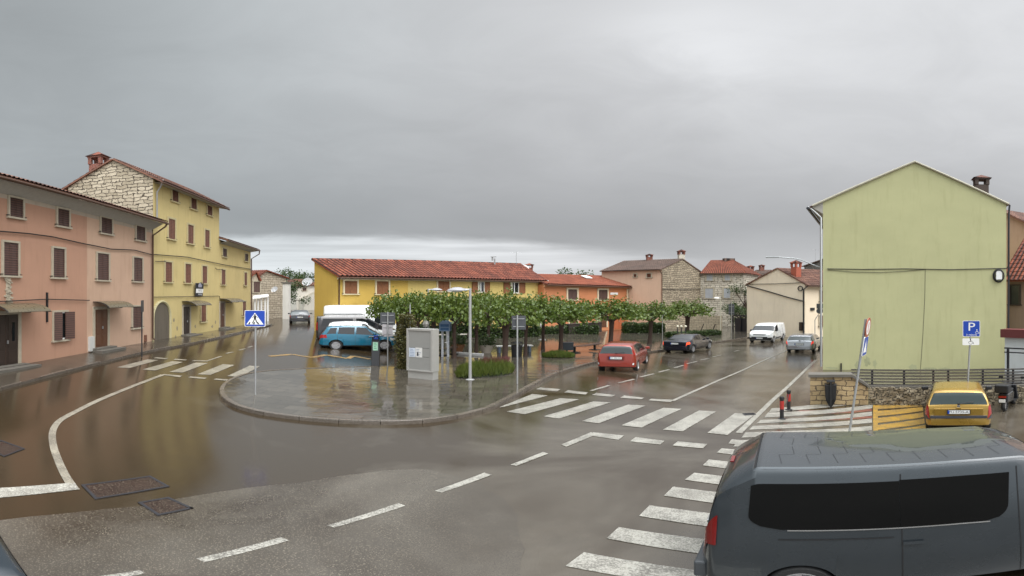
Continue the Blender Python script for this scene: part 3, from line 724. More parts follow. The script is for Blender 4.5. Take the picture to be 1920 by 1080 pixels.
# ---- the row on the left
PINK = Wall(G2(-120, 716), G2(285, 643))
PINK.U0 = 0
t = thing('row_house', 'three storey house with salmon left half and pale pink right half, dark louvred shutters', 'house', PINK.P(PINK.L/2, gz(*PINK.p1)))
us, _ = PINK.hit(163, 600)
ze0 = PINK.hit(60, 362)[1]; ze1 = PINK.hit(280, 420)[1]; ul, ur = PINK.hit(60, 362)[0], PINK.hit(280, 420)[0]
def pz(u): return ze0+(ze1-ze0)*(u-ul)/(ur-ul)
g0 = PINK.g-.8; D = Vector((-PINK.N.x, -PINK.N.y, 0))*8.5
for nm, a, b, mt in (('wall', 0, us, plaster('salmon_plaster', (.45, .255, .17), seed=1)), ('wall', us, PINK.L, plaster('pale_pink_plaster', (.53, .355, .25), seed=2))):
    m = MB(); zc = pz((a+b)/2)
    A, B, C, E_ = PINK.P(a, g0), PINK.P(b, g0), PINK.P(b, pz(b)-.55), PINK.P(a, pz(a)-.55)
    m.poly([A, B, C, E_]); m.poly([A+D, B+D, C+D, E_+D]); m.poly([B, B+D, C+D, C]); m.poly([A, A+D, E_+D, E_]); m.build(nm, mt, t)
m = MB(); A, B, C, E_ = PINK.P(0, pz(0)-.55), PINK.P(PINK.L, pz(PINK.L)-.55), PINK.P(PINK.L, pz(PINK.L)), PINK.P(0, pz(0))
fr = [A, B, C, E_]; m.poly(fr); m.poly([p+D for p in fr]); m.poly([B, B+D, C+D, C]); m.poly([A, A+D, E_+D, E_])
m.build('cornice_band', plaster('grey_plaster', (.42, .355, .28), seed=3), t)
# sloping cove under the eave
m = MB(); m.poly([PINK.P(0, pz(0)-.35, .004), PINK.P(PINK.L, pz(PINK.L)-.35, .004), PINK.P(PINK.L+.2, pz(PINK.L)+.06, .55), PINK.P(0, pz(0)+.06, .55)]); m.build('soffit', SOFFIT, t)
sl = .46
for s_ in (1,):
    a = PINK.P(-.3, pz(0)+.07, .72); b = PINK.P(PINK.L+.25, pz(PINK.L)+.07, .72)
    c = PINK.P(PINK.L+.25, pz(PINK.L)+.07+sl*4.9, -4.2); d = PINK.P(-.3, pz(0)+.07+sl*4.9, -4.2)
    roof(a, b, c, d, TILE_B, t, amp=.06)
    a2 = PINK.P(-.3, pz(0)+.07, -9.1); b2 = PINK.P(PINK.L+.25, pz(PINK.L)+.07, -9.1); roof(a2, b2, c, d, TILE_B, t, real=False)
gutter(a+Vector((PINK.N.x, PINK.N.y, 0))*.06-Vector((0, 0, .03)), b+Vector((PINK.N.x, PINK.N.y, 0))*.06-Vector((0, 0, .03)), t)
zt = pz(PINK.L)
pipe([PINK.P(PINK.L+.2, zt+.05, .74), PINK.P(PINK.L+.15, zt-.15, .66), PINK.P(PINK.L-.12, zt-.75, .10), PINK.P(PINK.L-.12, PINK.gnd(PINK.L)+.35, .10), PINK.P(PINK.L-.1, PINK.gnd(PINK.L)+.2, .2)], t)
for r, sh in (((16.5, 372, 41.5, 407), SHUT_D), ((106.5, 392.5, 128, 424), SHUT_D), ((188, 409, 208.5, 437.5), SHUT_D), ((254, 424.5, 270.5, 450.5), SHUT_D),
              ((5, 455, 32.5, 516), SHUT_D), ((98, 466, 119.5, 519.5), SHUT_D), ((181, 475.5, 202.5, 524.5), SHUT_D), ((249, 483.5, 265.5, 527), SHUT_D), ((247.5, 574.5, 264.5, 614), SHUT_D),
              ((-62, 350, -34, 390), SHUT_D), ((-70, 446, -40, 512), SHUT_D)):
    window(PINK, r, t, sh)
w = window(PINK, (100, 585, 124, 636.5), t, None, openside=None, glass=True)
u0, u1, z0, z1 = PINK.rect((100, 585, 124, 636.5))
for a, wd, out in ((u0-.04, .34, -.12), (u1-.16, .46, .1)):
    m = MB(); q0 = PINK.P(a, z0, .06); q1 = PINK.P(a+wd, z0, .06+.12*(1 if out > 0 else 1)); m.obox(q0, q1-q0, Vector((PINK.N.x, PINK.N.y, 0))*.035, (0, 0, z1-z0)); m.build('shutter', SHUT_D, w)
door(PINK, (-14, 590, 33, 687), t, DOOR_D, glassy=True); canopy(PINK, (-24, 570, 57, 585), t, .9)
door(PINK, (177, 580, 201, 650), t, DOOR_B); canopy(PINK, (174, 565, 222, 573), t, .8)
u0, u1, z0, z1 = PINK.rect((165, 631, 174, 658)); m = MB(); PINK.slab(m, u0, u1, z0, z1, .001, .09); m.build('meter_box', simple('grey_box', (.55, .55, .52), .5), t)
u0, u1, z0, z1 = PINK.rect((270, 628, 274, 641)); m = MB(); PINK.slab(m, u0, u1, z0, z1, .001, .05); m.build('vent_cover', SHUT_M, t)
# carved relief above the left door
m = MB(); ux, zx = PINK.hit(15, 545); PINK.slab(m, ux-.12, ux+.12, zx-.55, zx+.5, .001, .02)
for k in range(46):
    uu = ux+random.uniform(-.17, .17)*(1 if k % 3 else .5); zz_ = zx+random.uniform(-.62, .55); s_ = random.uniform(.03, .085); PINK.slab(m, uu-s_, uu+s_, zz_-s_*.6, zz_+s_*.6, .001, random.uniform(.03, .07))
m.build('stone_relief', STONEW, t)
def wire(W, pts, parent, r=.022, d=.07, name='cable'):
    q = []
    for x, y in pts: u, z = W.hit(x, y); q.append(W.P(u, z, d))
    pipe(q, parent, r, CABLE, name)
wire(PINK, [(-100, 428), (0, 434), (50, 438), (95, 444), (150, 456), (205, 467), (250, 469), (284, 478)], t, .028)
wire(PINK, [(-60, 566), (0, 565), (85, 561), (165, 563)], t)
wire(PINK, [(-60, 330), (0, 349), (165, 389), (288, 424)], t, .015, .015)
m = MB(); u, z = PINK.hit(87, 553); PINK.slab(m, u-.04, u+.04, z-1.3, z+.12, .001, .06); m.build('cable_duct', BLACK, t)

YEL = plaster('pale_yellow_plaster', (.59, .475, .21), amt=.5, seed=5)
Y1 = Wall(G2(287, 641.8), G2(411, 620.5))
t = thing('tall_house', 'tall four storey pale yellow house with rough stone gable and brown shutters', 'house', Y1.P(Y1.L/2, gz(*Y1.p0)))
za = Y1.hit(303, 338)[1]; zb = Y1.hit(411, 386)[1]; za = zb = (za+zb)/2
gw = Wall(Y1.p0, Y1.p0-Y1.N*1.0); 
gab = Wall(Y1.p0-Y1.N*.001, Y1.p0-Y1.N*8)
upk, zpk = gab.hit(213, 300); ubk, zbk = gab.hit(128, 341)
dep = max(ubk, 2*upk-.2)
zr = za+(zpk-za); m = MB(); g0 = Y1.g-.8
A, B, At, Bt = Y1.P(0, g0), Y1.P(Y1.L, g0), Y1.P(0, za), Y1.P(Y1.L, za); D = Vector((-Y1.N.x, -Y1.N.y, 0))*dep
m.poly([A, B, Bt, At]); m.poly([A+D, B+D, Bt+D, At+D]); m.build('wall', YEL, t)
pk = D*(upk/dep)+Vector((0, 0, zpk-za))
m = MB(); m.poly([A, A+D, At+D, At+pk, At]); gm_ = MB(); gm_.poly([B, B+D, Bt+D, Bt+pk, Bt]); gm_.build('gable_wall', YEL, t); m.build('gable_wall', stone('rubble_limestone', (.22, .18, .115), (.60, .53, .40), (.075, .06, .042), .62, .24, dist=.34, joint=.024), t)
n3 = Vector((Y1.N.x, Y1.N.y, 0)); e3 = Vector((Y1.U.x, Y1.U.y, 0)); slope = (zpk-za)/upk
o = .55; a = At+n3*o-Vector((0, 0, slope*o))-e3*.15; b = Bt+n3*o-Vector((0, 0, slope*o))+e3*.35; c = Bt+pk+e3*.35; d = At+pk-e3*.15
roof(a, b, c, d, TILE_B, t); roof(At+D-n3*.3-Vector((0, 0, slope*.3))-e3*.15, Bt+D-n3*.3-Vector((0, 0, slope*.3))+e3*.35, c, d, TILE_B, t, real=False)
m = MB(); m.poly([At+n3*.003-Vector((0, 0, .3)), Bt+n3*.003-Vector((0, 0, .3)), b-Vector((0, 0, .02)), a-Vector((0, 0, .02))]); m.build('soffit', SOFFIT, t)
gutter(a+n3*.05-Vector((0, 0, .02)), b+n3*.05-Vector((0, 0, .02)), t)
pipe([At+n3*(o)-Vector((0, 0, .2)), At+n3*.3+e3*.25-Vector((0, 0, .6)), At+n3*.08+e3*.3-Vector((0, 0, .95)), Y1.P(.3, PINK.hit(290, 412)[1]-.4, .08)], t, .05, METAL)
cb = gab.P(*gab.hit(171, 322), d=0)+e3*.75; chimney((cb.x, cb.y, cb.z-1.0), .76, 2.75, t, rz=math.atan2(Y1.U.y, Y1.U.x))
for r in ((321.5, 356.5, 333, 378), (357, 372, 367.3, 392), (387.5, 386, 396.5, 403.5), (314.5, 411, 327, 448), (351, 422, 361.5, 456.5), (383, 431.5, 391.5, 463.5), (308.5, 491.5, 321, 528.5), (346, 495, 356.8, 530), (378, 499, 387, 531), (376, 571, 385, 603)):
    window(Y1, r, t, SHUT_M, simple('yellow_stone_frame', (.50, .43, .24), .8, var=.2), fw=.13)
door(Y1, (343, 575, 355, 629), t, DOOR_D); canopy(Y1, (341, 564, 371, 570), t, .9)
# walled-up arch
u0, u1, z0, z1 = Y1.rect((287.5, 567.5, 317, 640)); rr = (u1-u0)/2; uc = (u0+u1)/2; zs = z1-rr
m = MB(); pts = [Y1.P(u0, z0-.3, .004), Y1.P(u1, z0-.3, .004)]+[Y1.P(uc+rr*math.cos(k*math.pi/12), zs+rr*math.sin(k*math.pi/12), .004) for k in range(13)]
m.poly(pts); m.build('walled_arch', plaster('grey_render', (.125, .105, .078), amt=.9, seed=9), t)
m = MB(); ring = [Y1.P(u1+.09, z0-.3, .02)]+[Y1.P(uc+(rr+.09)*math.cos(k*math.pi/12), zs+(rr+.09)*math.sin(k*math.pi/12), .02) for k in range(13)]+[Y1.P(u0-.09, z0-.3, .02)]
for i in range(len(ring)-1):
    m.tube([ring[i], ring[i+1]], .09, 6)
m.build('arch_surround', plaster('yellow_rim', (.50, .45, .26), seed=11), t)
wire(Y1, [(286, 477), (349, 482), (411, 495)], t, .028); wire(Y1, [(287, 557), (363, 556), (408, 555)], t); wire(Y1, [(289, 490), (309, 490)], t)
m = MB(); u, z = Y1.hit(359, 598)
# plaster that has come off near the pavement
rp = random.Random(4)
for (x, y, rx, ry) in ((326, 600, 2.2, 4), (332, 616, 1.6, 5), (321, 606, 1.5, 3), (329, 632, 2.0, 4), (366, 612, 1.5, 4), (387, 588, 1.4, 4), (398, 612, 2.0, 3), (404, 604, 1.2, 4)):
    u_, z_ = Y1.hit(x, y); ru = abs(Y1.hit(x+rx, y)[0]-u_); rz_ = abs(Y1.hit(x, y-ry)[1]-z_); m = MB(); m.poly([Y1.P(u_+ru*math.cos(k*.45)*rp.uniform(.55, 1.15), z_+rz_*math.sin(k*.45)*rp.uniform(.55, 1.15), .003) for k in range(14)]); m.build('bare_patch', plaster('bare_render', (.30, .25, .16), amt=.7, seed=17), t)
# banner under the sill
bn = thing('banner', 'black and white sale banner hanging below a second floor window of the yellow house', 'banner', Y1.P(*Y1.hit(369.5, 543), d=.15))
u0, u1, z0, z1 = Y1.rect((362, 531, 377, 555)); h = z1-z0
m = MB(); m.grid(lambda a, b: Y1.P(u0+(u1-u0)*a, z0+h*b, .13+.03*math.sin(a*5+b*3)), 8, 10); n = len(m.v); m.add([Vector(v)+n3*.008 for v in m.v[:]], m.f[:]); m.build('cloth', simple('black_banner', (.015, .016, .022), .5), bn, smooth=60)
m = MB(); m.grid(lambda a, b: Y1.P(u0+(u1-u0)*(.02+.96*a), z0+h*(.24+.32*b), .15+.03*math.sin(a*5+(.24+.32*b)*3)), 8, 4); m.build('white_panel', WHITE, bn)
def wall_text(W, txt, uc, zc, size, d, mat, parent, name='lettering', flip=False):
    vs, fs = text_mesh(txt, size); m = MB(); s = -1 if flip else 1
    m.add([W.P(uc+v.x*s, zc+v.y, d) for v in vs], fs); return m.build(name, mat, parent)
wall_text(Y1, 'VI-TO', (u0+u1)/2, z0+h*.41, h*.22, .205, BLACK, bn); wall_text(Y1, 'PRODAJE', (u0+u1)/2, z0+h*.12, h*.15, .2, WHITE, bn)
m = MB(); uc_, zc_ = (u0+u1)/2, z0+h*.78
m.poly([Y1.P(uc_-.3, zc_-.1, .19), Y1.P(uc_+.3, zc_-.1, .19), Y1.P(uc_+.3, zc_+.08, .19), Y1.P(uc_, zc_+.3, .19), Y1.P(uc_-.3, zc_+.08, .19)]); m.build('emblem', simple('grey_print', (.3, .3, .36), .5), bn)

Y2 = Wall(Y1.p1, G2(470, 608.3))
t = thing('corner_house', 'lower pale yellow house at the end of the row with small brown windows', 'house', Y2.P(Y2.L/2, gz(*Y2.p1)))
z2 = (Y2.hit(413, 449)[1]+Y2.hit(470, 469)[1])/2; body('wall', Y2, 7.5, z2, z2, plaster('pale_yellow_plaster_2', (.59, .47, .21), amt=.5, seed=13), t)
n3 = Vector((Y2.N.x, Y2.N.y, 0)); e3 = Vector((Y2.U.x, Y2.U.y, 0)); sl = .42
a = Y2.P(-.1, z2-.1, .6); b = Y2.P(Y2.L+.5, z2-.1, .6); c = Y2.P(Y2.L+.5, z2-.1+sl*4.3, -3.75); d = Y2.P(-.1, z2-.1+sl*4.3, -3.75)
roof(a, b, c, d, TILE_B, t); roof(Y2.P(-.1, z2-.1, -8.1), Y2.P(Y2.L+.5, z2-.1, -8.1), c, d, TILE_B, t, real=False)
m = MB(); m.prism([Y2.P(Y2.L+.002, z2, 0), Y2.P(Y2.L+.002, z2, -7.5), Y2.P(Y2.L+.002, z2-.1+sl*4.2, -3.75)], e3*.0015); m.build('gable_wall', YEL, t)
m = MB(); m.poly([Y2.P(0, z2-.3, .003), Y2.P(Y2.L, z2-.3, .003), b-Vector((0, 0, .02)), a-Vector((0, 0, .02))]); m.build('soffit', SOFFIT, t)
gutter(a+n3*.05, b+n3*.05, t); pipe([b+n3*.02, b-Vector((0, 0, .35)), Y2.P(Y2.L-.05, z2-1.0, .08), Y2.P(Y2.L-.05, Y2.gnd(Y2.L)+.2, .08)], t)
for r in ((416.5, 466, 424, 481.3), (458, 476, 464, 489.5), (414, 506, 421.5, 533.5), (457, 511, 462, 535), (454, 565, 460, 592)): window(Y2, r, t, SHUT_D if r[1] < 480 else SHUT_M, simple('yellow_stone_frame', (.50, .43, .24)), fw=.12)
door(Y2, (412, 568, 420.5, 613), t, DOOR_B); canopy(Y2, (411, 559.5, 437, 564), t, .9)
wire(Y2, [(411, 495), (440, 500), (470, 505)], t, .028); wire(Y2, [(409, 555), (411, 561)], t); wire(Y2, [(402, 502), (404, 505), (416, 505)], t)
aerial(Y2.P(.6, z2+sl*1.2, -1.0), 3.0, label='thin aerial mast on the roof of the lower yellow house')

# stone house at the bend with a pergola, then the white house up the street
ST = Wall(at(484, 590, 58), at(536, 588, 62))
t = thing('stone_house', 'small stone house at the bend with red roof and a shaded terrace', 'house', ST.P(ST.L/2, gz(*ST.p0)))
zl_ = ST.hit(485, 519)[1]; zr_ = ST.hit(536, 521)[1]; ug, zg = ST.hit(497, 508)
body('wall', ST, 9, zl_, zr_, stone('beige_stone', (.30, .25, .18), (.58, .50, .38), (.17, .14, .105), .7, .3, dist=.3, joint=.024), t, gable=(ug, zg))
D = Vector((-ST.N.x, -ST.N.y, 0)); U3 = Vector((ST.U.x, ST.U.y, 0)); f_ = -D*.25
pk = ST.P(ug, zg+.02)+f_
roof(ST.P(ST.L+.3, zr_-.1)+f_, ST.P(ST.L+.3, zr_-.1)+D*9, pk-f_+D*9, pk, TILE_R, t); roof(ST.P(-.3, zl_-.1)+f_, ST.P(-.3, zl_-.1)+D*9, pk-f_+D*9, pk, TILE_R, t)
wl = Wall(at(466, 588, 57), at(484, 590, 57.5))
m = MB(); zc = wl.hit(479, 512)[1]; um = wl.hit(479, 512)[0]; ze = wl.hit(470, 524)[1]
m.prism([wl.P(0, 0), wl.P(wl.L, 0), wl.P(wl.L, ze), wl.P(um, zc), wl.P(0, ze)], D*4); m.build('dormer_wall', plaster('beige_plaster', (.48, .42, .33)), t)
roof(wl.P(-.3, ze-.2, .3), wl.P(-.3, ze-.2, -4.5), wl.P(um, zc+.1, -4.5), wl.P(um, zc+.1, .3), TILE_R, t); roof(wl.P(wl.L+.15, ze-.2, .3), wl.P(wl.L+.15, ze-.2, -4.5), wl.P(um, zc+.1, -4.5), wl.P(um, zc+.1, .3), TILE_R, t)
window(wl, (475, 528, 487, 548), t, SHUT_D, STONEW, fw=.1)
chimney(ST.P(ug-.6, zg-.4, -3), .6, 1.3, t)
pg = thing('pergola', 'white pergola with pale awning in front of the stone house', 'pergola', at(488, 590, 55))
m = MB(); q0, q1, q2, q3 = at(474, 562, 53.5), at(504, 557, 53.5), at(503, 553, 56.5), at(475, 556, 56.5); m.prism([q0, q1, q2, q3], (0, 0, .12)); m.build('awning', simple('white_awning', (.62, .60, .56), .6), pg)
for x in (478, 484, 490, 497, 502):
    q = at(x, 558, 53.8); m = MB(); g = gz(q.x, q.y); m.tube([(q.x, q.y, g-.1), (q.x, q.y, q.z+.1)], .09, 8); m.build('post', WHITE, pg)
m = MB(); q = at(476, 590, 55.5); q2 = at(500, 590, 55.5); g = gz(q.x, q.y); m.obox((q.x, q.y, g), q2-q+Vector((0, 0, 0)), (0, .2, 0), (0, 0, 1.0)); m.build('terrace_wall', simple('dark_planting', (.05, .06, .03), .8), pg)
dish(at(515.5, 543, 57.5), .40, 'pale satellite dish on the front of the stone house', mat=simple('dish_grey', (.42, .42, .42), .5))
gp = thing('gate_pillar', 'tall white rendered pillar at the right end of the stone house', 'pillar', at(537.5, 592, 60))
q = at(537.5, 592, 59); m = MB(); m.box((q.x, q.y, gz(q.x, q.y)+2.0), (.62, .62, 5.2)); m.build('shaft', plaster('white_plaster', (.62, .60, .55)), gp); m = MB(); m.box((q.x, q.y, gz(q.x, q.y)+4.7), (.8, .8, .18)); m.build('cap', CONC, gp)
WH = Wall(at(556, 575, 92), at(600, 573, 95))
t = thing('white_house', 'distant white house with outside stairs at the end of the left street', 'house', WH.P(WH.L/2, 0))
zw = WH.hit(558, 536)[1]; ug, zg = WH.hit(572, 524); body('wall', WH, 8, zw, zw+.3, plaster('white_house_plaster', (.58, .55, .48)), t)
D = Vector((-WH.N.x, -WH.N.y, 0))
roof(WH.P(-.5, zw-.1, .4), WH.P(WH.L+.4, zw+.2, .4), WH.P(WH.L-.5, zg+.1, -4), WH.P(2.2, zg+.1, -4), TILE_B, t)
roof(WH.P(-.5, zw-.1, .4), WH.P(-.5, zw-.1, -8.4), WH.P(2.2, zg+.1, -4.1), WH.P(2.2, zg+.1, -4), TILE_B, t, real=False)
window(WH, (567, 539, 574, 545), t, SHUT_D, fw=.15)
m = MB(); q0 = WH.P(.5, 0, 1.2)
for k in range(14):
    u0_, z0_ = WH.hit(560, 562); u1_, z1_ = WH.hit(588, 548); f0 = k/14; WH.slab(m, u0_+(u1_-u0_)*f0, u0_+(u1_-u0_)*(f0+1/14), -1, z0_+(z1_-z0_)*(f0+1/14), .01, 1.3)
m.build('staircase', plaster('stair_plaster', (.50, .47, .40)), t)
dish(at(577, 529, 88), .85, 'very large pale satellite dish beside the distant white house', az=185, mat=simple('dish_grey', (.42, .42, .42), .5))

# ---- houses across the square
C1 = Wall(G2(632, 628.5), G2(1019, 616.5))
t = thing('long_house', 'long two storey bright yellow house with red tiled roof behind the trees', 'house', C1.P(C1.L/2, gz(*C1.p0)))
zc0 = C1.hit(633, 516.5)[1]; zc1 = C1.hit(1019, 525.5)[1]; g_ = Wall(C1.p0, C1.p0-C1.N*3); uP, zP = g_.hit(589.5, 491); 
um_ = C1.hit(765, 560)[0]
YA = plaster('deep_yellow_plaster', (.50, .335, .07), amt=.25, seed=21); YB = plaster('bright_yellow_plaster', (.56, .43, .145), amt=.22, seed=22)
def zz1(u): return zc0+(zc1-zc0)*u/C1.L
D = Vector((-C1.N.x, -C1.N.y, 0))*uP; g0 = C1.g-.8
m = MB(); m.poly([C1.P(0, g0), C1.P(um_, g0), C1.P(um_, zz1(um_)), C1.P(0, zz1(0))]); m.poly([C1.P(0, g0), C1.P(0, zc0), C1.P(0, zP)+D, C1.P(0, g0)+D]); m.poly([C1.P(0, g0)+D, C1.P(um_, g0)+D, C1.P(um_, zP)+D, C1.P(0, zP)+D]); m.build('wall', YA, t)
rise = zP-zc0; rp_ = C1.P(C1.L, 0)+D; rise1 = CAMZ+math.tan(R((HY-498.5)/AY))*hrange(rp_)-zc1
m = MB(); m.poly([C1.P(um_, g0), C1.P(C1.L, g0), C1.P(C1.L, zc1), C1.P(um_, zz1(um_))]); m.poly([C1.P(C1.L, g0), C1.P(C1.L, zc1), C1.P(C1.L, zc1+rise1)+D, C1.P(C1.L, g0)+D]); m.poly([C1.P(um_, g0)+D, C1.P(C1.L, g0)+D, C1.P(C1.L, zc1+rise1)+D, C1.P(um_, zP)+D]); m.build('wall', YB, t)
m = MB(); h_ = .34; m.obox(C1.P(0, zc0-h_, .001), C1.P(C1.L, zc1-h_, .001)-C1.P(0, zc0-h_, .001), Vector((C1.N.x, C1.N.y, 0))*.10, (0, 0, h_)); m.build('cornice', plaster('cream_cornice', (.58, .52, .38)), t)
sl = rise/uP; n3 = Vector((C1.N.x, C1.N.y, 0)); e3 = Vector((C1.U.x, C1.U.y, 0)); o = .4
a = C1.P(0, zc0, o)-Vector((0, 0, sl*o))-e3*.15; b = C1.P(C1.L, zc1, o)-Vector((0, 0, sl*o))+e3*.1; c = C1.P(C1.L, zc1+rise1+.1)+D*1.02+e3*.1; d = C1.P(0, zP+.1)+D*1.02-e3*.15
roof(a, b, c, d, TILE_R, t, amp=.13, tw=.36); ridge_cap(d+Vector((0, 0, .13)), c+Vector((0, 0, .13)), TILE_R, t, .12)
gutter(a+n3*.06, b+n3*.06, t); pipe([C1.P(-.05, zc0-.1, .4), C1.P(.1, zc0-.5, .1), C1.P(.1, C1.gnd(0), .08)], t); 
pipe([C1.P(C1.L, zc1-.05, .5), C1.P(C1.L+.25, zc1-.5, .2), C1.P(C1.L+.25, zc1-2.2, .08)], t, .05, WHITE)
for r in ((645.5, 527, 669, 550.5), (705.5, 527.5, 728, 551), (820.5, 525.5, 842, 546)): window(C1, r, t, SHUT_O, plaster('cream_frame', (.60, .52, .34)), fw=.13)
for r in ((894.5, 528, 907.5, 548), (956, 529, 972, 549.5)): window(C1, r, t, SHUT_O, plaster('cream_frame', (.60, .52, .34)), fw=.1, glass=True, openside=((-1, 1), .72))
for r in ((850, 590, 866, 618), (905, 590, 921, 618), (960, 590, 976, 618), (700, 590, 716, 625)): window(C1, r, t, SHUT_O, fw=.1)
for x, y, hh in ((612, 488, .02), (680, 489, .05)):
    u, z = C1.hit(x, y); p = C1.P(max(u, 0)+.6, zP-.1)+D*.93; m = MB(); m.box((p.x, p.y, p.z+hh/2), (.8, .6, hh+.3)); m.build('chimney_stub', TILE_R, t)
aerial(C1.P(C1.L-.9, zc1+rise1, -uP+.2), 1.7, label='tall thin aerial at the right end of the yellow house ridge')
p = C1.P(C1.L-4.2, zc1+rise1*.97, -uP+.3); tt = thing('roof_vent', 'short double metal flue on the yellow house ridge', 'flue', p); m = MB(); m.tube([p-Vector((0, 0, .2)), p+Vector((0, 0, .7))], .07, 8); m.tube([p+Vector((-.2, 0, .45)), p+Vector((-.2, 0, .85))], .07, 8); m.build('flue_pipe', METAL, tt); m = MB(); m.box(p+Vector((-.1, 0, .9)), (.5, .25, .08)); m.build('cowl', METAL, tt)
dish(C1.P(C1.L-.1, zc1+rise1*.8, -2.2), .5, 'grey satellite dish between the yellow and orange roofs', az=170)

O1 = Wall(G2(1019.5, 618), G2(1240, 612))
t = thing('orange_house', 'orange two storey house with cream window frames and red tiled roof', 'house', O1.P(O1.L/2, gz(*O1.p0)))
zo0 = O1.hit(1025, 533)[1]; zo1 = O1.hit(1236, 539.5)[1]; OR = plaster('orange_plaster', (.52, .205, .09), amt=.22, seed=31)
body('wall', O1, 6.5, zo0, zo1, OR, t)
n3 = Vector((O1.N.x, O1.N.y, 0)); e3 = Vector((O1.U.x, O1.U.y, 0)); sl = .40
m = MB(); m.obox(O1.P(0, zo0-.3, .001), O1.P(O1.L, zo1-.3, .001)-O1.P(0, zo0-.3, .001), n3*.12, (0, 0, .3)); m.build('cornice', plaster('orange_cornice', (.56, .30, .16)), t)
a = O1.P(-.05, zo0-.1, .45); b = O1.P(O1.L, zo1-.1, .45); zrd = O1.hit(1040, 514)[1]; hh = .0
D_ = 4.2; c = O1.P(O1.L-3.2, zo1-.1+.36*(D_+.45), -D_); d = O1.P(-.05, zo0-.1+.36*(D_+.45), -D_); zq = lambda q, y: CAMZ+math.tan(R((HY-y)/AY))*hrange(q)-.1; c.z = zq(c, 518); d.z = zq(d, 513.5); roof(a, b, c, d, TILE_O, t, amp=.11, tw=.34); gutter(a+n3*.05, b+n3*.05, t)
roof(b, O1.P(O1.L, zo1-.1, -D_-3), c-e3*.01+Vector((0, 0, -.02)), c, TILE_O, t, real=False)
for r in ((1064.5, 542.5, 1081.5, 562), (1122, 543.5, 1138.5, 562), (1177, 544, 1193, 563)): window(O1, r, t, SHUT_D, plaster('cream_frame2', (.62, .52, .36)), fw=.2)
u0, u1, z0, z1 = O1.rect((1144, 548.5, 1158, 552.5)); m = MB(); O1.slab(m, u0, u1, z0, z1, .01, .05); m.build('house_sign', WHITE, t)
door(O1, (1147, 590, 1172, 617), t, simple('orange_door', (.42, .12, .05), .5), OR, fw=.15, step=False)
for r in ((1120, 590, 1137, 614), (1068, 592, 1082, 612)): door(O1, r, t, DOOR_B, plaster('cream_frame2', (.62, .52, .36)), fw=.18, step=False)
u, z = O1.hit(1036, 517); p = O1.P(u, zo0+1.2, -3.2); chimney(p, .66, 1.5, t)
u, z = O1.hit(1134, 524); p = O1.P(u, zo0+.36*2.2, -1.9); m = MB(); m.obox(p+Vector((-.45, 0, .18)), e3*.9, Vector((-O1.N.x, -O1.N.y, .38))*.8, (0, 0, .1)); m.build('skylight', WHITE, t)

# house with the rough stone gable, and the stone house with grey shutters
K = at(1240.5, 612, 60); K = Vector((K.x, K.y)); gd = Vector((.72, .694)); ld = Vector((-.694, .72))
GA = Wall(K, K+gd*8); uE = GA.hit(1313.5, 560)[0]; GA = Wall(K, K+gd*uE); LA = Wall(K, K+ld*8); uL = LA.hit(1128, 515)[0]; LA = Wall(K, K+ld*min(abs(uL), 22))
t = thing('gable_house', 'house with a bare rubble stone gable, pink side wall and greyish roof', 'house', (K.x, K.y, gz(*K)))
zE = GA.hit(1244, 505)[1]; zF = GA.hit(1312, 510)[1]; zE = zF = (zE+zF)/2; uG, zG = GA.hit(1290, 489); uG = uE*.5; zG = max(zG, zE+1.6)
D = Vector((ld.x, ld.y, 0))*LA.L; m = MB(); g0 = -1.4
A, B, At, Bt, Pk = GA.P(0, g0), GA.P(uE, g0), GA.P(0, zE), GA.P(uE, zE), GA.P(uG, zG)
m.poly([A, B, Bt, Pk, At]); m.poly([p+D for p in (A, B, Bt, Pk, At)]); m.poly([B, B+D, Bt+D, Bt]); m.build('gable_wall', stone('dark_rubble', (.13, .10, .066), (.46, .385, .27), (.07, .056, .04), .7, .26, dist=.34, joint=.03), t)
m = MB(); m.poly([A, A+D, At+D, At]); m.build('wall', plaster('pink_wall', (.62, .42, .30), seed=41), t)
g3 = Vector((gd.x, gd.y, 0)); l3 = Vector((ld.x, ld.y, 0)); s_ = (zG-zE)/uG
roof(At-g3*.35-Vector((0, 0, s_*.35))-l3*.1, At+D-g3*.35-Vector((0, 0, s_*.35)), Pk+D, Pk-l3*.1, TILE_G, t); roof(Bt+g3*.2-Vector((0, 0, s_*.2))-l3*.1, Bt+D+g3*.2-Vector((0, 0, s_*.2)), Pk+D, Pk-l3*.1, TILE_G, t)
for x in (1223, 1237): pass
for r in ((1189, 514, 1194, 519), (1213.5, 513, 1221, 520)): window(LA, r, t, SHUT_M, fw=.1)
chimney(Pk+D*.55-Vector((0, 0, .3)), .62, 1.3, t); chimney(Pk+D*.06+g3*.6-Vector((0, 0, .5)), .65, 2.0, t, shaft=plaster('pale_shaft', (.5, .46, .38)))
wire(GA, [(1241, 542), (1280, 543), (1313, 541)], t, .03)
pipe([At-g3*.3-Vector((0, 0, .2)), At-g3*.05-l3*.08-Vector((0, 0, .7)), A-g3*.05-l3*.08+Vector((0, 0, 1))], t)

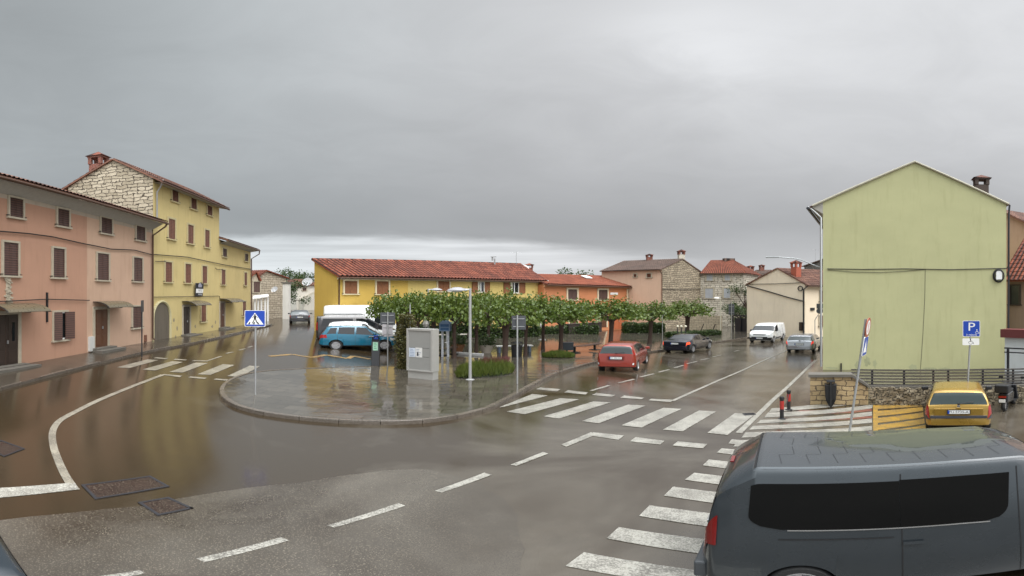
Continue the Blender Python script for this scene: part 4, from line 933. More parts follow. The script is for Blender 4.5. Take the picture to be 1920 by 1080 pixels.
SH = Wall(GA.P(uE, 0)[:2], at(1394, 606, 66)); t = thing('stone_house', 'two storey grey stone house with grey shutters and a clean red roof', 'house', SH.P(SH.L/2, -.5))
zs0 = (SH.hit(1316, 512)[1]+SH.hit(1392, 513)[1])/2; body('wall', SH, 8, zs0, zs0, stone('grey_stone', (.36, .31, .24), (.72, .66, .55), (.13, .11, .085), .75, .3, dist=.3, joint=.026), t)
a = SH.P(.05, zs0-.05, .35); b = SH.P(SH.L+.35, zs0-.05, .35); zt_ = SH.hit(1340, 496)[1]+.9; c = SH.P(SH.L-2.2, zt_, -4); d = SH.P(.05, zt_, -4)
roof(a, b, c, d, TILE_O, t, real=False); roof(b, SH.P(SH.L+.35, zs0-.05, -8.3), c-Vector((.01, 0, .01)), c, TILE_O, t, real=False); gutter(a, b, t)
for r in ((1325, 514.5, 1336.5, 526), (1359, 514.5, 1369, 525.5), (1322.5, 541, 1337, 559), (1357.5, 540.5, 1369.5, 558.5)): window(SH, r, t, SHUT_G, fw=.2)
p = SH.P(SH.L*.45, zt_-.3, -4); m = MB(); m.box(p+Vector((0, 0, .3)), (1.3, .8, .6)); m.build('chimney', TILE_G, t)

# roofs and a grey house farther off on the right
for i, (x0, x1, yb, yt, rg, lab, mt, wm) in enumerate(((1396, 1424, 522, 509, 88, 'distant house with a brown roof behind the cream house, nearer its left edge', TILE_B, (.45, .40, .32)), (1412, 1452, 514, 505, 110, 'farthest low brown roof showing over the cream gable', TILE_G, (.42, .38, .31)))):
    W_ = Wall(at(x0, 560, rg), at(x1, 560, rg)); t = thing('distant_house', lab, 'house', W_.P(W_.L/2, 0)); z_ = W_.hit((x0+x1)/2, yb)[1]; zt_ = W_.hit((x0+x1)/2, yt)[1]
    body('wall', W_, 8, z_, z_, plaster('far_wall%d' % i, wm), t); roof(W_.P(-.4, z_, .4), W_.P(W_.L+.4, z_, .4), W_.P(W_.L-.5, zt_, -3.5), W_.P(.5, zt_, -3.5), mt, t, real=False); chimney(W_.P(W_.L*.4, zt_-.4, -3), .8, 1.8, t)
W_ = Wall(at(1508, 560, 74), at(1562, 560, 70)); t = thing('grey_house', 'dark grey stone gable rising behind the cream house roof', 'house', W_.P(W_.L/2, 0))
z_ = W_.hit(1512, 500)[1]; uG, zG = W_.hit(1553, 485); body('wall', W_, 9, z_, z_+.8, stone('dark_grey_stone', (.10, .095, .085), (.22, .20, .175), (.08, .075, .07), .6, .25), t, gable=(uG, zG))
roof(W_.P(-.3, z_, .2), W_.P(-.3, z_, -9), W_.P(uG, zG+.1, -9), W_.P(uG, zG+.1, .2), TILE_G, t, real=False)
aerial(W_.P(W_.hit(1523, 500)[0], z_+.3, -.5), 2.6, label='thin aerial above the dark grey gable')
CR = Wall(at(1400.5, 617, 54), at(1509, 622, 49)); t = thing('cream_house', 'cream house with a blank gable, red chimney and a slanting cable', 'house', CR.P(CR.L/2, gz(*CR.p1)))
zA = CR.hit(1402, 537)[1]; zB = CR.hit(1508, 530)[1]; uG, zG = CR.hit(1458, 504)
zA = zB = (zA+zB)/2; D = Vector((-CR.N.x, -CR.N.y, 0))*14; CRM = plaster('cream_plaster', (.80, .68, .52), amt=.3, seed=51)
m = MB(); g0 = -1.6; A, B, At, Bt, Pk = CR.P(0, g0), CR.P(CR.L, g0), CR.P(0, zA), CR.P(CR.L, zB), CR.P(uG, zG)
m.poly([A, B, Bt, Pk, At]); m.poly([p+D for p in (A, B, Bt, Pk, At)]); m.poly([A, A+D, At+D, At]); m.poly([B, B+D, Bt+D, Bt]); m.build('wall', CRM, t)
e3 = Vector((CR.U.x, CR.U.y, 0)); n3 = Vector((CR.N.x, CR.N.y, 0)); s_ = (zG-zB)/(CR.L-uG); o = .4
roof(Bt+e3*o-Vector((0, 0, s_*o))+n3*.12, Bt+D+e3*o-Vector((0, 0, s_*o)), Pk+D, Pk+n3*.12, TILE_B, t); s2 = (zG-zA)/uG
roof(At-e3*.1-Vector((0, 0, s2*.1))+n3*.12, At+D-e3*.1-Vector((0, 0, s2*.1)), Pk+D, Pk+n3*.12, TILE_B, t)
gutter(Bt+e3*.5-Vector((0, 0, s_*o))+n3*.1, Bt+D+e3*.5-Vector((0, 0, s_*o)), t); pipe([Bt+e3*.4-Vector((0, 0, .15)), CR.P(CR.L-.08, zB-.6, .08), CR.P(CR.L-.08, CR.gnd(CR.L), .08)], t, .06, DKMETAL)
u, z = CR.hit(1485, 514); chimney(CR.P(u, z-.5, -.5), .62, 2.1, t, rz=math.atan2(CR.U.y, CR.U.x), mat=simple('red_clay', (.36, .09, .05), .7))
CW = Wall(CR.P(CR.L, 0)[:2], (CR.P(CR.L, 0)+D)[:2])
for r in ((1537, 546, 1546, 565.5), (1536, 592, 1545, 612)): window(CW, r, t, SHUT_M, fw=.1)
u0, u1, z0, z1 = CW.rect((1519, 577, 1526, 582)); m = MB(); CW.slab(m, u0, u1, z0, z1, .001, .1); m.build('wall_box', BLACK, t)
wire(CR, [(1401, 533), (1460, 532), (1505, 530)], t, .03); wire(CR, [(1400, 535), (1440, 546), (1480, 558), (1508, 565)], t, .06)
q = [CR.P(*CR.hit(1502+4.2*math.cos(k*.5), 541+4.4*math.sin(k*.5)), d=.1) for k in range(14)]; pipe(q, t, .05, CABLE, 'cable_coil')
u0, u1, z0, z1 = CR.rect((1501, 604, 1506, 620)); m = MB(); CR.slab(m, u0, u1, z0, z1, .001, .2); m.build('meter_box', DOOR_D, t)

# ---- the green house on the right
GR = Wall(G2(1543, 693), G2(1887, 690)); GRM = plaster('pale_green_plaster', (.445, .435, .235), amt=.3, seed=61)
t = thing('green_house', 'pale green house showing a tall windowless gable', 'house', GR.P(GR.L/2, gz(*GR.p0)))
z0_, z1_ = GR.hit(1548, 384)[1], GR.hit(1886, 378)[1]; zE = (z0_+z1_)/2; uG, zG = GR.hit(1715, 305)
D = Vector((-GR.N.x, -GR.N.y, 0))*12; g0 = -2.0; A, B, At, Bt, Pk = GR.P(0, g0), GR.P(GR.L, g0), GR.P(0, zE), GR.P(GR.L, zE), GR.P(uG, zG)
m = MB(); m.poly([A, B, Bt, Pk, At]); m.poly([p+D for p in (A, B, Bt, Pk, At)]); m.poly([A, A+D, At+D, At]); m.poly([B, B+D, Bt+D, Bt]); m.build('wall', GRM, t)
e3 = Vector((GR.U.x, GR.U.y, 0)); n3 = Vector((GR.N.x, GR.N.y, 0)); s1 = (zG-zE)/uG; s2 = (zG-zE)/(GR.L-uG)
roof(At-e3*.62-Vector((0, 0, s1*.62))+n3*.06, At+D-e3*.62-Vector((0, 0, s1*.62)), Pk+D, Pk+n3*.06, TILE_B, t, th=.05); roof(Bt+e3*.12-Vector((0, 0, s2*.12))+n3*.06, Bt+D+e3*.12-Vector((0, 0, s2*.12)), Pk+D, Pk+n3*.06, TILE_B, t, th=.05)
m = MB(); m.tube([At-e3*.5-Vector((0, 0, s1*.5-.06))+n3*.07, Pk+n3*.07+Vector((0, 0, .06)), Bt+e3*.1-Vector((0, 0, s2*.1-.06))+n3*.07], .07, 8); m.build('verge', plaster('pale_verge', (.45, .42, .33)), t)
m = MB(); m.prism([At-Vector((0, 0, .75)), At, At-e3*.6-Vector((0, 0, s1*.6+.02)), At-e3*.5-Vector((0, 0, .35)), At-e3*.15-Vector((0, 0, .62))], -n3*11.8); m.build('eave_cove', SOFFIT, t)
gutter(At-e3*.72-Vector((0, 0, s1*.62+.02))+n3*.1, At+D-e3*.72-Vector((0, 0, s1*.62+.02)), t, .08, DKMETAL)
pipe([At-e3*.7-Vector((0, 0, .3)), At-e3*.45-Vector((0, 0, .55)), At-e3*.09-Vector((0, 0, 1.0)), Vector((A.x, A.y, gz(A.x, A.y)+.2))-e3*.09], t, .055, METAL)
pipe([Bt+e3*.15+n3*.05-Vector((0, 0, .05)), Bt+e3*.12-Vector((0, 0, .7)), Vector((B.x, B.y, gz(B.x, B.y)+.2))+e3*.09], t, .05, DKMETAL)
u, z = GR.hit(1851, 352); chimney(GR.P(u, z-.7, -1.6), .66, 2.0, t, mat=simple('sooty_brick', (.075, .055, .045), .8, var=.35), cap=TILE_B, rz=math.atan2(GR.U.y, GR.U.x))
wire(GR, [(1551, 504), (1620, 505), (1700, 504), (1780, 505.5), (1890, 503)], t, .022, .03)
wire(GR, [(1552, 506), (1600, 510), (1650, 511), (1690, 509), (1735, 505)], t, .012, .03)
wire(GR, [(1735, 505), (1734, 560), (1731, 620), (1726, 692)], t, .008, .008, 'plaster_joint')
for k2 in range(3):
    q = [GR.P(*GR.hit(1872+(10.5-k2)*math.cos(k*.42), 517+(12.5-k2)*math.sin(k*.42)), d=.05+.04*k2) for k in range(16)]; pipe(q, t, .022, CABLE, 'cable_coil')
u0, u1, z0, z1 = GR.rect((1867, 508, 1878, 524)); m = MB(); GR.slab(m, u0, u1, z0, z1, .001, .12); m.build('junction_box', WHITE, t)
u0, u1, z0, z1 = GR.rect((1576, 681, 1578.5, 699)); m = MB(); GR.slab(m, u0, u1, z0, z1, .02, .08); m.build('vent_pipe', BLACK, t)
rp = random.Random(8)
for (x, y, rx, ry) in ((1626, 678, 9, 11), (1640, 682, 5, 9), (1608, 684, 6, 8), (1712, 688, 9, 7), (1742, 692, 16, 3.5), (1770, 692, 12, 3), (1560, 690, 14, 2.5), (1682, 694, 10, 3)):
    u_, z_ = GR.hit(x, y); ru = abs(GR.hit(x+rx, y)[0]-u_); rz_ = abs(GR.hit(x, y-ry)[1]-z_)
    m = MB(); m.poly([GR.P(u_+ru*math.cos(k*.3)*rp.uniform(.45, 1.1), z_+rz_*math.sin(k*.3)*rp.uniform(.45, 1.1), .002+.0004*(x % 5)) for k in range(21)]); m.build('damp_stain', plaster('damp_green_plaster', (.36, .365, .21), amt=.6, seed=19), t)
# street lamp bracket fixed to its left side
q0 = GR.P(-.05, GR.hit(1552, 503)[1], -.3)
sl_ = thing('wall_lamp', 'grey street lamp on a long bracket reaching left from the green house', 'street lamp', q0)
q1 = q0-e3*1.0+Vector((0, 0, .55)); q2 = q0-e3*2.2+Vector((0, 0, .75)); m = MB(); m.tube([q0, q1, q1-e3*.3+Vector((0, 0, .1)), q2], .035, 8); m.build('bracket', METAL, sl_, smooth=60)
m = MB(); m.box(q2-e3*.25, (.65, .16, .09), math.atan2(e3.y, e3.x)); m.build('lamp_head', METAL, sl_, bevel=.02)
# what shows to the right of it
W_ = Wall(at(1878, 600, 40), at(1990, 600, 37)); t = thing('peach_house', 'peach gable wall partly hidden behind the right side of the green house', 'house', W_.P(0, 0)); z_ = W_.hit(1886, 398)[1]; zr2 = W_.hit(1920, 413)[1]
body('wall', W_, 8, z_+.2, zr2-2.0, plaster('peach_plaster', (.52, .34, .24), seed=71), t); roof(W_.P(-.2, z_+.22, .3), W_.P(-.2, z_+.22, -8), W_.P(W_.L, zr2-1.95, -8), W_.P(W_.L, zr2-1.95, .3), TILE_B, t, real=False, th=.15)
W_ = Wall(at(1889, 640, 31), at(1985, 640, 30)); t = thing('tiled_house', 'low brownish house with steep red tiles and a dark window at the right edge', 'house', W_.P(0, 0)); z_ = W_.hit(1905, 527)[1]; zt_ = W_.hit(1905, 477)[1]
body('wall', W_, 5, z_, z_, plaster('brown_plaster', (.24, .165, .115), seed=72), t); roof(W_.P(-.2, z_-.05, .5), W_.P(W_.L, z_-.05, .5), W_.P(W_.L, zt_+1.4, -2.9), W_.P(-.2, zt_+1.4, -2.9), TILE_R, t, amp=.07)
window(W_, (1895, 536, 1911, 570), t, None, DOOR_D, fw=.1)
W2 = Wall(at(1884, 690, 27.2), at(1990, 690, 26)); t = thing('white_yard_wall', 'white yard wall with a dark red coping right of the green house', 'wall', W2.P(0, 0)); za_ = W2.hit(1903, 633)[1]
m = MB(); W2.slab(m, 0, W2.L, -1.5, za_, -.3, 0); m.build('wall', plaster('white_yard', (.60, .62, .62)), t); m = MB(); W2.slab(m, -.1, W2.L, za_+.002, za_+.5, -.5, .25); m.build('coping', simple('dark_red_paint', (.13, .03, .03), .5), t)
W3 = Wall(at(1884, 690, 24.6), at(1990, 690, 23.5)); t = thing('steel_gate', 'dark steel gate frame before the white yard wall', 'gate', W3.P(0, 0)); m = MB(); zt_ = W3.hit(1903, 652)[1]; zm_ = W3.hit(1903, 660)[1]
W3.slab(m, 0, W3.L, zt_-.07, zt_, 0, .06); W3.slab(m, 0, W3.L, zm_-.06, zm_, 0, .06); m.build('rail', DKMETAL, t)
for x in (1892, 1935, 1980): u = W3.hit(x, 680)[0]; m = MB(); W3.slab(m, u-.05, u+.05, -1.2, zt_-.07, .061, .12); m.build('post', DKMETAL, t)
# ------------------------------------------------------------------ vehicles
def lerp(pts, x):
    if x <= pts[0][0]: return pts[0][1]
    for (a, va), (b, vb) in zip(pts, pts[1:]):
        if x <= b: return va+(vb-va)*(x-a)/(b-a) if b > a else vb
    return pts[-1][1]
def smf(pts, x, w=.03): return (lerp(pts, x-w)+lerp(pts, x-w*.4)+lerp(pts, x)+lerp(pts, x+w*.4)+lerp(pts, x+w))/5
class CarShape:
    """closed car body lofted along x (forward) from side and plan profiles; S(x, s) is its left-hand skin"""
    def __init__(s, sp):
        s.sp = sp; s.L = sp['L']; s.w = sp['W']/2; s.rw = sp['wheel']; s.ax = sp['axles']
        s.tum = sp.get('tumble', .30); s.floor = sp.get('floor', .2); s.arch = sp.get('arch', 1.16)
        e = s.L/2; rl, fl = sp.get('rear_round', .12), sp.get('front_round', .35)
        s.plan = sp.get('plan') or [(-e, .80), (-e+rl*.3, .90), (-e+rl, .975), (-e+rl*3, 1.0), (e-fl*2, 1.0), (e-fl, .955), (e-fl*.4, .86), (e-.03, .70), (e, .62)]
        xs = set(np.linspace(-e, e, int(s.L/.075)).round(4)) | set(np.linspace(-e, -e+.5, 22).round(4)) | set(np.linspace(e-.4, e, 14).round(4))
        for a in s.ax: xs |= set(np.linspace(a-s.rw*s.arch, a+s.rw*s.arch, 17).round(4))
        s.xs = sorted(xs)
    def zb(s, x):
        z = s.floor
        e = s.L/2
        if e-abs(x) < .25: z += (.25-(e-abs(x)))*.35
        for a in s.ax:
            q = (s.rw*s.arch)**2-(x-a)**2
            if q > 0: z = max(z, s.rw+math.sqrt(q)*.98)
        return z
    def ring(s, x):
        w = s.w*smf(s.plan, x, .02); top = smf(s.sp['top'], x); belt = min(smf(s.sp['belt'], x), top-.012); zb = s.zb(x)
        c = s.sp.get('crown', .035)
        ye = w*.955-s.tum*(top-belt); h = top-belt; cc = min(c, h*.5)
        return [(w*.90, zb), (w*.975, max(.30, zb+.015)), (w, max(.50, zb+.03)), (w*.992, max(.5*belt+.25, zb+.045)), (w*.955, max(belt, zb+.06)),
                (ye+.01, belt+h*.90-cc), (ye*.90, top-cc*.7), (ye*.5, top-cc*.15), (0, top)]
    def P(s, x, k, sgn=1):
        r = s.ring(x); k = max(0, min(8, k)); i = min(7, int(k)); f = k-i
        return Vector((x, sgn*(r[i][0]*(1-f)+r[i+1][0]*f), r[i][1]*(1-f)+r[i+1][1]*f))
    def off(s, x, k, sgn, d):
        e = .012; p = s.P(x, k, sgn); a = s.P(x+e, k, sgn)-s.P(x-e, k, sgn); b = s.P(x, min(8, k+.04), sgn)-s.P(x, max(0, k-.04), sgn)
        n = a.cross(b)
        if n.length < 1e-9: n = Vector((0, sgn, 1))
        n.normalize()
        if n.dot(Vector((p.x*.15, p.y, p.z-.6))) < 0: n = -n
        return p+n*d
    def body(s):
        m = MB(); vs = []; n = 17
        for x in s.xs:
            r = s.ring(x); vs += [(x, -y, z) for y, z in r[:-1]]+[(x, 0, r[-1][1])]+[(x, y, z) for y, z in reversed(r[:-1])]
        fs = [(i*n+k, i*n+k+1, (i+1)*n+k+1, (i+1)*n+k) for i in range(len(s.xs)-1) for k in range(n-1)]
        fs += [tuple(range(n-1, -1, -1)), tuple(range((len(s.xs)-1)*n, len(s.xs)*n))]
        fs += [(i*n, (i+1)*n, (i+1)*n+n-1, i*n+n-1) for i in range(len(s.xs)-1)]
        m.add(vs, fs); return m
    def patch(s, m, sgn, xb, xt, k0, k1, d=.006, nu=14, nv=5, round_=0.0):
        def Q(u, v):
            uu = u
            rr_ = abs(round_)
            if rr_ and v < rr_:                                   # big radius at one lower corner
                t = 1-math.sqrt(max(0, 1-((rr_-v)/rr_)**2)); uu = 1-(1-u)*(1-.22*t) if round_ < 0 else u*(1-.22*t)
            x = (xb[0]+(xb[1]-xb[0])*uu)*(1-v)+(xt[0]+(xt[1]-xt[0])*uu)*v
            return s.off(x, k0+(k1-k0)*v, sgn, d)
        m.grid(Q, nu, nv)
    def across(s, m, x0, x1, k, d=.006, nu=14, nv=6, taper=0.0):
        def Q(u, v):
            t = 2*u-1; x = x0+(x1-x0)*v; kk = k+taper*v; q = 8-abs(t)*(8-kk)
            return s.off(x, q, 1 if t >= 0 else -1, d)
        m.grid(Q, nu, nv)

def paint(name, col, rough=.24, metal=.25):
    m = simple(name, col, rough, metal, var=.05, scale=2, coat=.7); return m
LAMP_RED = simple('tail_lamp_red', (.30, .012, .012), .12, coat=.6)
BRAKE = simple('lit_brake_lamp', (.5, .02, .015), .2, emit=(1.0, .10, .03, 1.7))
DIM_RED = simple('lit_tail_lamp', (.5, .02, .015), .2, emit=(1.0, .06, .04, .8))
LENS = simple('clear_lamp_lens', (.60, .62, .62), .12, coat=.5)
CHROME = simple('chrome', (.6, .6, .6), .18, .9)
TYRE = simple('tyre_rubber', (.018, .018, .018), .75, bump=.1)
ALLOY = simple('alloy_rim', (.50, .50, .51), .3, .75)
PLATE = simple('plate_white', (.72, .72, .70), .4)
BLUE = simple('sign_blue', (.012, .055, .36), .35, var=.04)

def wheel_meshes(r, w, spokes):
    t = MB(); t.lathe([(r*.66, -w*.48), (r*.93, -w*.5), (r, -w*.36), (r, w*.36), (r*.93, w*.5), (r*.66, w*.48), (r*.62, 0), (r*.66, -w*.48)], axis='y', seg=28)
    q = MB(); q.lathe([(r*.67, -w*.45), (r*.69, -w*.49), (r*.64, -w*.50), (r*.60, -w*.2), (r*.58, w*.1), (.001, w*.1)], axis='y', seg=28)
    for k in range(spokes):
        a = 2*math.pi*k/spokes; c, s_ = math.cos(a), math.sin(a); e = Vector((-s_, 0, c))
        i0, o0 = Vector((c, 0, s_))*r*.10, Vector((c, 0, s_))*r*.63
        f = Vector((0, -w*.47, 0)); b = Vector((0, -w*.30, 0))
        q.prism([i0+f-e*r*.07, o0+f-e*r*.10, o0+f+e*r*.10, i0+f+e*r*.07], b-f)
    q.lathe([(.001, -w*.49), (r*.15, -w*.48), (r*.16, -w*.3)], axis='y', seg=14)
    return t.mesh('tyre', TYRE, 40), q.mesh('rim', ALLOY, 40)

def car(name, label, cat, loc, az, sp, group=None, size=1.0):
    """az: compass heading (0 = straight ahead of the camera, 90 = to the right)"""
    t = thing(name, label, cat, loc, R(90-az), group); t.scale = (size,)*3; cs = CarShape(sp); pm = sp['paint']
    b = cs.body().build('body', pm, t, smooth=38, world=False)
    e = cs.L/2
    # dark underbody that also fills the wheel arches
    m = MB(); yi = cs.w*.86; pts = [(-e+.12, cs.floor+.02), (e-.2, cs.floor+.02), (e-.25, .62), (-e+.15, .62)]
    m.prism([(x, -yi*.80, z) for x, z in pts], (0, 2*yi*.80, 0)); m.build('underbody', BLACK, t, world=False)
    m = MB()
    for i, x in enumerate(cs.ax):
        for s_ in (1, -1):
            a = [(x+math.cos(k*math.pi/12)*cs.rw*cs.arch*1.0, s_*cs.w*.80, cs.rw*.75+math.sin(k*math.pi/12)*cs.rw*cs.arch*1.18) for k in range(13)]
            m = MB(); m.poly(a); o = m.build('wheel_arch', BLACK, t, world=False)
    wt = wheel_meshes(cs.rw, sp.get('tyre_w', .2), sp.get('spokes', 5))
    for x in cs.ax:
        for s_ in (1, -1):
            wo = bpy.data.objects.new('wheel', None); COL.objects.link(wo); wo.parent = t; wo.location = (x, s_*(cs.w-.115), cs.rw); wo.rotation_euler = (0, random.uniform(0, 1), 0 if s_ < 0 else math.pi); wo.empty_display_size = .2
            for nm, me in (('tyre', wt[0]), ('rim', wt[1])): o = bpy.data.objects.new(nm, me); COL.objects.link(o); o.parent = wo
    for (nm, mt, kind, *a) in sp['panels']:
        if kind == 'across':
            m = MB(); cs.across(m, *a); m.build(nm, mt, t, smooth=60, world=False)
        else:
            for s_ in ((1, -1) if kind == 'both' else (1,) if kind == 'left' else (-1,)):
                m = MB(); cs.patch(m, s_, *a); m.build(nm, mt, t, smooth=60, world=False)
    for (nm, mt, c, sz) in sp.get('boxes', []):
        m = MB(); m.box(c, sz); m.build(nm, mt, t, world=False, bevel=min(sz)*.18)
    if 'plate' in sp:
        txt, pz_, end = sp['plate']; x = -e-.022 if end == 'rear' else e+.022; s_ = -1 if end == 'rear' else 1
        m = MB(); m.box((x, 0, pz_), (.02, .56, .15)); pf = m.build('licence_plate', BLACK, t, world=False)
        m = MB(); m.box((x+s_*.012, 0, pz_), (.006, .52, .115)); m.build('plate_face', PLATE, pf)
        vs, fs = text_mesh(txt, .105); m = MB(); m.add([(x+s_*.0165, (-v.x if end == 'rear' else v.x)*1.0, pz_+v.y) for v in vs], fs); m.build('lettering', BLACK, pf)
        m = MB(); m.box((x+s_*.0158, (.24 if end == 'rear' else -.24), pz_), (.002, .04, .11)); m.build('blue_band', BLUE, pf)
    if sp.get('mirror'):
        mx, mz = sp['mirror']
        for s_ in (1, -1):
            m = MB(); m.box((mx, s_*(cs.w+.08), mz), (.12, .20, .15)); m.build('mirror', sp.get('mirror_mat', pm), t, world=False, bevel=.04)
    if sp.get('wiper'):
        x, z = sp['wiper']; m = MB(); m.tube([(x-.02, 0, z), (x-.01, -.22, z+.06), (x+.0, -.36, z+.07)], .012, 5); m.tube([(x-.03, 0, z-.02), (x-.03, 0, z+.03)], .03, 8); m.build('wiper', BLACK, t, world=False)
    for (nm, mt, pts, r) in sp.get('tubes', []):
        for s_ in (1, -1):
            m = MB(); m.tube([(x, s_*y, z) for x, y, z in pts], r, 6); m.build(nm, mt, t, world=False)
    return t
def seams(sp, xs, k0=.8, k1=5.0):
    for x in xs: sp['panels'].append(('door_seam', BLACK, 'both', (x-.006, x+.006), (x-.006, x+.006), k0, k1, .003, 2, 10))
def handles(sp, pts):
    for x, k in pts: sp['panels'].append(('door_handle', sp['paint'], 'both', (x-.10, x+.10), (x-.10, x+.10), k, k+.13, .028, 6, 3))

# -- gold supermini, seen from behind
def supermini(pm, plate):
    sp = dict(L=3.77, W=1.64, wheel=.29, axles=(-1.18, 1.29), paint=pm, floor=.22, tumble=.33, rear_round=.20,
              top=[(-1.885, .52), (-1.87, .56), (-1.84, .62), (-1.80, .90), (-1.76, .97), (-1.54, 1.33), (-1.44, 1.385), (-1.2, 1.415), (-.3, 1.43), (.25, 1.36), (1.0, .98), (1.1, .95), (1.6, .80), (1.80, .66), (1.885, .5)],
              belt=[(-1.885, .92), (-1.3, .95), (0, .90), (1.0, .89), (1.885, .7)], panels=[], plate=(plate, .76, 'rear'), mirror=(.72, 1.0), mirror_mat=BLACK, wiper=(-1.80, 1.0))
    P = sp['panels']
    P += [('rear_window', simple('green_tinted_glass', (.014, .024, .023), .08, var=.2, spec=.3), 'across', -1.755, -1.535, 5.35, .006, 16, 6, .35), ('windscreen', GLASS, 'across', .98, .32, 5.1), ('side_window', GLASS, 'both', (-1.35, -.38), (-1.18, -.30), 4.1, 4.95), ('side_window', GLASS, 'both', (-.30, .80), (-.24, .34), 4.1, 4.95),
          ('tail_lamp', LAMP_RED, 'both', (-1.873, -1.56), (-1.80, -1.62), 2.6, 4.2, .012, 10, 6), ('bumper_strip', simple('grey_bumper_strip', (.045, .045, .055), .5), 'both', (-1.884, -.98), (-1.884, -.98), 2.0, 2.45, .014, 16, 3), ('headlamp', LENS, 'both', (1.45, 1.72), (1.45, 1.7), 2.9, 3.9)]
    seams(sp, (-.35, .86))
    handles(sp, ((-.22, 3.2),))
    sp['boxes'] = [('bumper_strip', simple('grey_bumper_strip', (.045, .045, .055), .5), (-1.885, 0, .585), (.05, 1.36, .09)), ('number_plate_hood', pm, (-1.865, 0, .865), (.06, .12, .08)), ('badge', CHROME, (-1.868, 0, .93), (.012, .07, .09)), ('hatch_panel', pm, (-1.85, 0, .74), (.06, 1.18, .24))]
    return sp
GOLD = paint('gold_paint', (.36, .215, .035), .28, .55)
p = G(1797, 809); d_ = Vector((math.sin(R(42)), math.cos(R(42)), 0))
car('parked_car', 'gold three door hatchback parked tail first by the yellow hatching', 'car', p+d_*1.66, 42, supermini(GOLD, 'PU 5735-A'), size=1.05)

# -- red tall hatchback driving off
def mpv(pm):
    sp = dict(L=4.08, W=1.69, wheel=.30, axles=(-1.32, 1.28), paint=pm, floor=.24, tumble=.36, rear_round=.22,
              top=[(-2.04, .50), (-2.02, .60), (-1.99, .95), (-1.96, 1.02), (-1.80, 1.42), (-1.68, 1.50), (-1.2, 1.54), (-.2, 1.55), (.45, 1.46), (1.22, 1.02), (1.35, .98), (1.75, .84), (1.95, .70), (2.04, .5)],
              belt=[(-2.04, .98), (-1, .97), (1.2, .93), (2.04, .7)], panels=[], plate=('PU 482-HL', .80, 'rear'), mirror=(.85, 1.05), wiper=(-2.0, 1.05))
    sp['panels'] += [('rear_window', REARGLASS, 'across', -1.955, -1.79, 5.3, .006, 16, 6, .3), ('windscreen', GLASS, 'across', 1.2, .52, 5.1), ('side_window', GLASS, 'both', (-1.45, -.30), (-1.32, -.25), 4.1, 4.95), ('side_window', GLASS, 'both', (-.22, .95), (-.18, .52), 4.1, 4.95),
                     ('tail_lamp', LAMP_RED, 'both', (-1.99, -1.83), (-1.80, -1.66), 3.95, 5.15, .012, 6, 8), ('headlamp', LENS, 'both', (1.5, 1.8), (1.45, 1.7), 3.0, 3.9), ('fog_lamp', LENS, 'both', (-2.03, -1.98), (-2.03, -1.98), 1.6, 2.2, .012)]
    seams(sp, (-.28, .92, -1.2)); handles(sp, ((-.1, 3.2), (-1.02, 3.2)))
    sp['boxes'] = [('plate_recess', simple('plate_recess_red', (.16, .02, .012), .4), (-2.035, 0, .80), (.03, .70, .22))]
    return sp
a, b = G(1196, 697), G(1221, 686); p = G(1158, 696)
car('red_car', 'red tall hatchback driving away past the corner of the square', 'car', p+Vector((math.sin(R(21)), math.cos(R(21)), 0))*1.62, 21, mpv(paint('red_paint', (.23, .025, .013), .22, .15)))

# -- saloon shapes
def saloon(pm, plate, scale=1.0, brake=BRAKE, silver=False):
    sp = dict(L=4.53, W=1.82, wheel=.325, axles=(-1.42, 1.36), paint=pm, floor=.20, tumble=.36, rear_round=.25, arch=1.12,
              top=[(-2.265, .55), (-2.24, .70), (-2.20, .96), (-2.05, 1.02), (-1.75, 1.05), (-1.55, 1.10), (-.95, 1.38), (-.55, 1.435), (0, 1.43), (.35, 1.37), (1.05, 1.0), (1.15, .97), (1.8, .83), (2.12, .68), (2.265, .5)],
              belt=[(-2.265, .90), (-1.5, .97), (0, .92), (1.1, .88), (2.265, .66)], panels=[], plate=(plate, .80, 'rear'), mirror=(.78, .98))
    sp['panels'] += [('rear_window', GLASS, 'across', -1.50, -.98, 5.0, .006, 14, 6, .2), ('windscreen', GLASS, 'across', 1.03, .42, 5.1), ('side_window', GLASS, 'both', (-1.15, -.28), (-.80, -.25), 4.1, 4.95), ('side_window', GLASS, 'both', (-.20, .82), (-.18, .40), 4.1, 4.95),
                     ('tail_lamp', brake, 'both', (-2.245, -1.90), (-2.20, -1.92), 3.2, 4.0, .012, 10, 6), ('headlamp', LENS, 'both', (1.75, 2.1), (1.70, 2.0), 2.9, 3.7)]
    seams(sp, (-.22, .80, -1.12)); handles(sp, ((-.05, 3.25), (-.98, 3.25)))
    return sp
DARKB = paint('dark_blue_paint', (.012, .013, .022), .18, .3)
p = G(1268, 662)
sp = saloon(DARKB, 'PU 214-KD'); car('dark_saloon', 'near black saloon with lit brake lamps ahead of the red car', 'car', p+Vector((math.sin(R(40)), math.cos(R(40)), 0))*2.0, 40, sp)
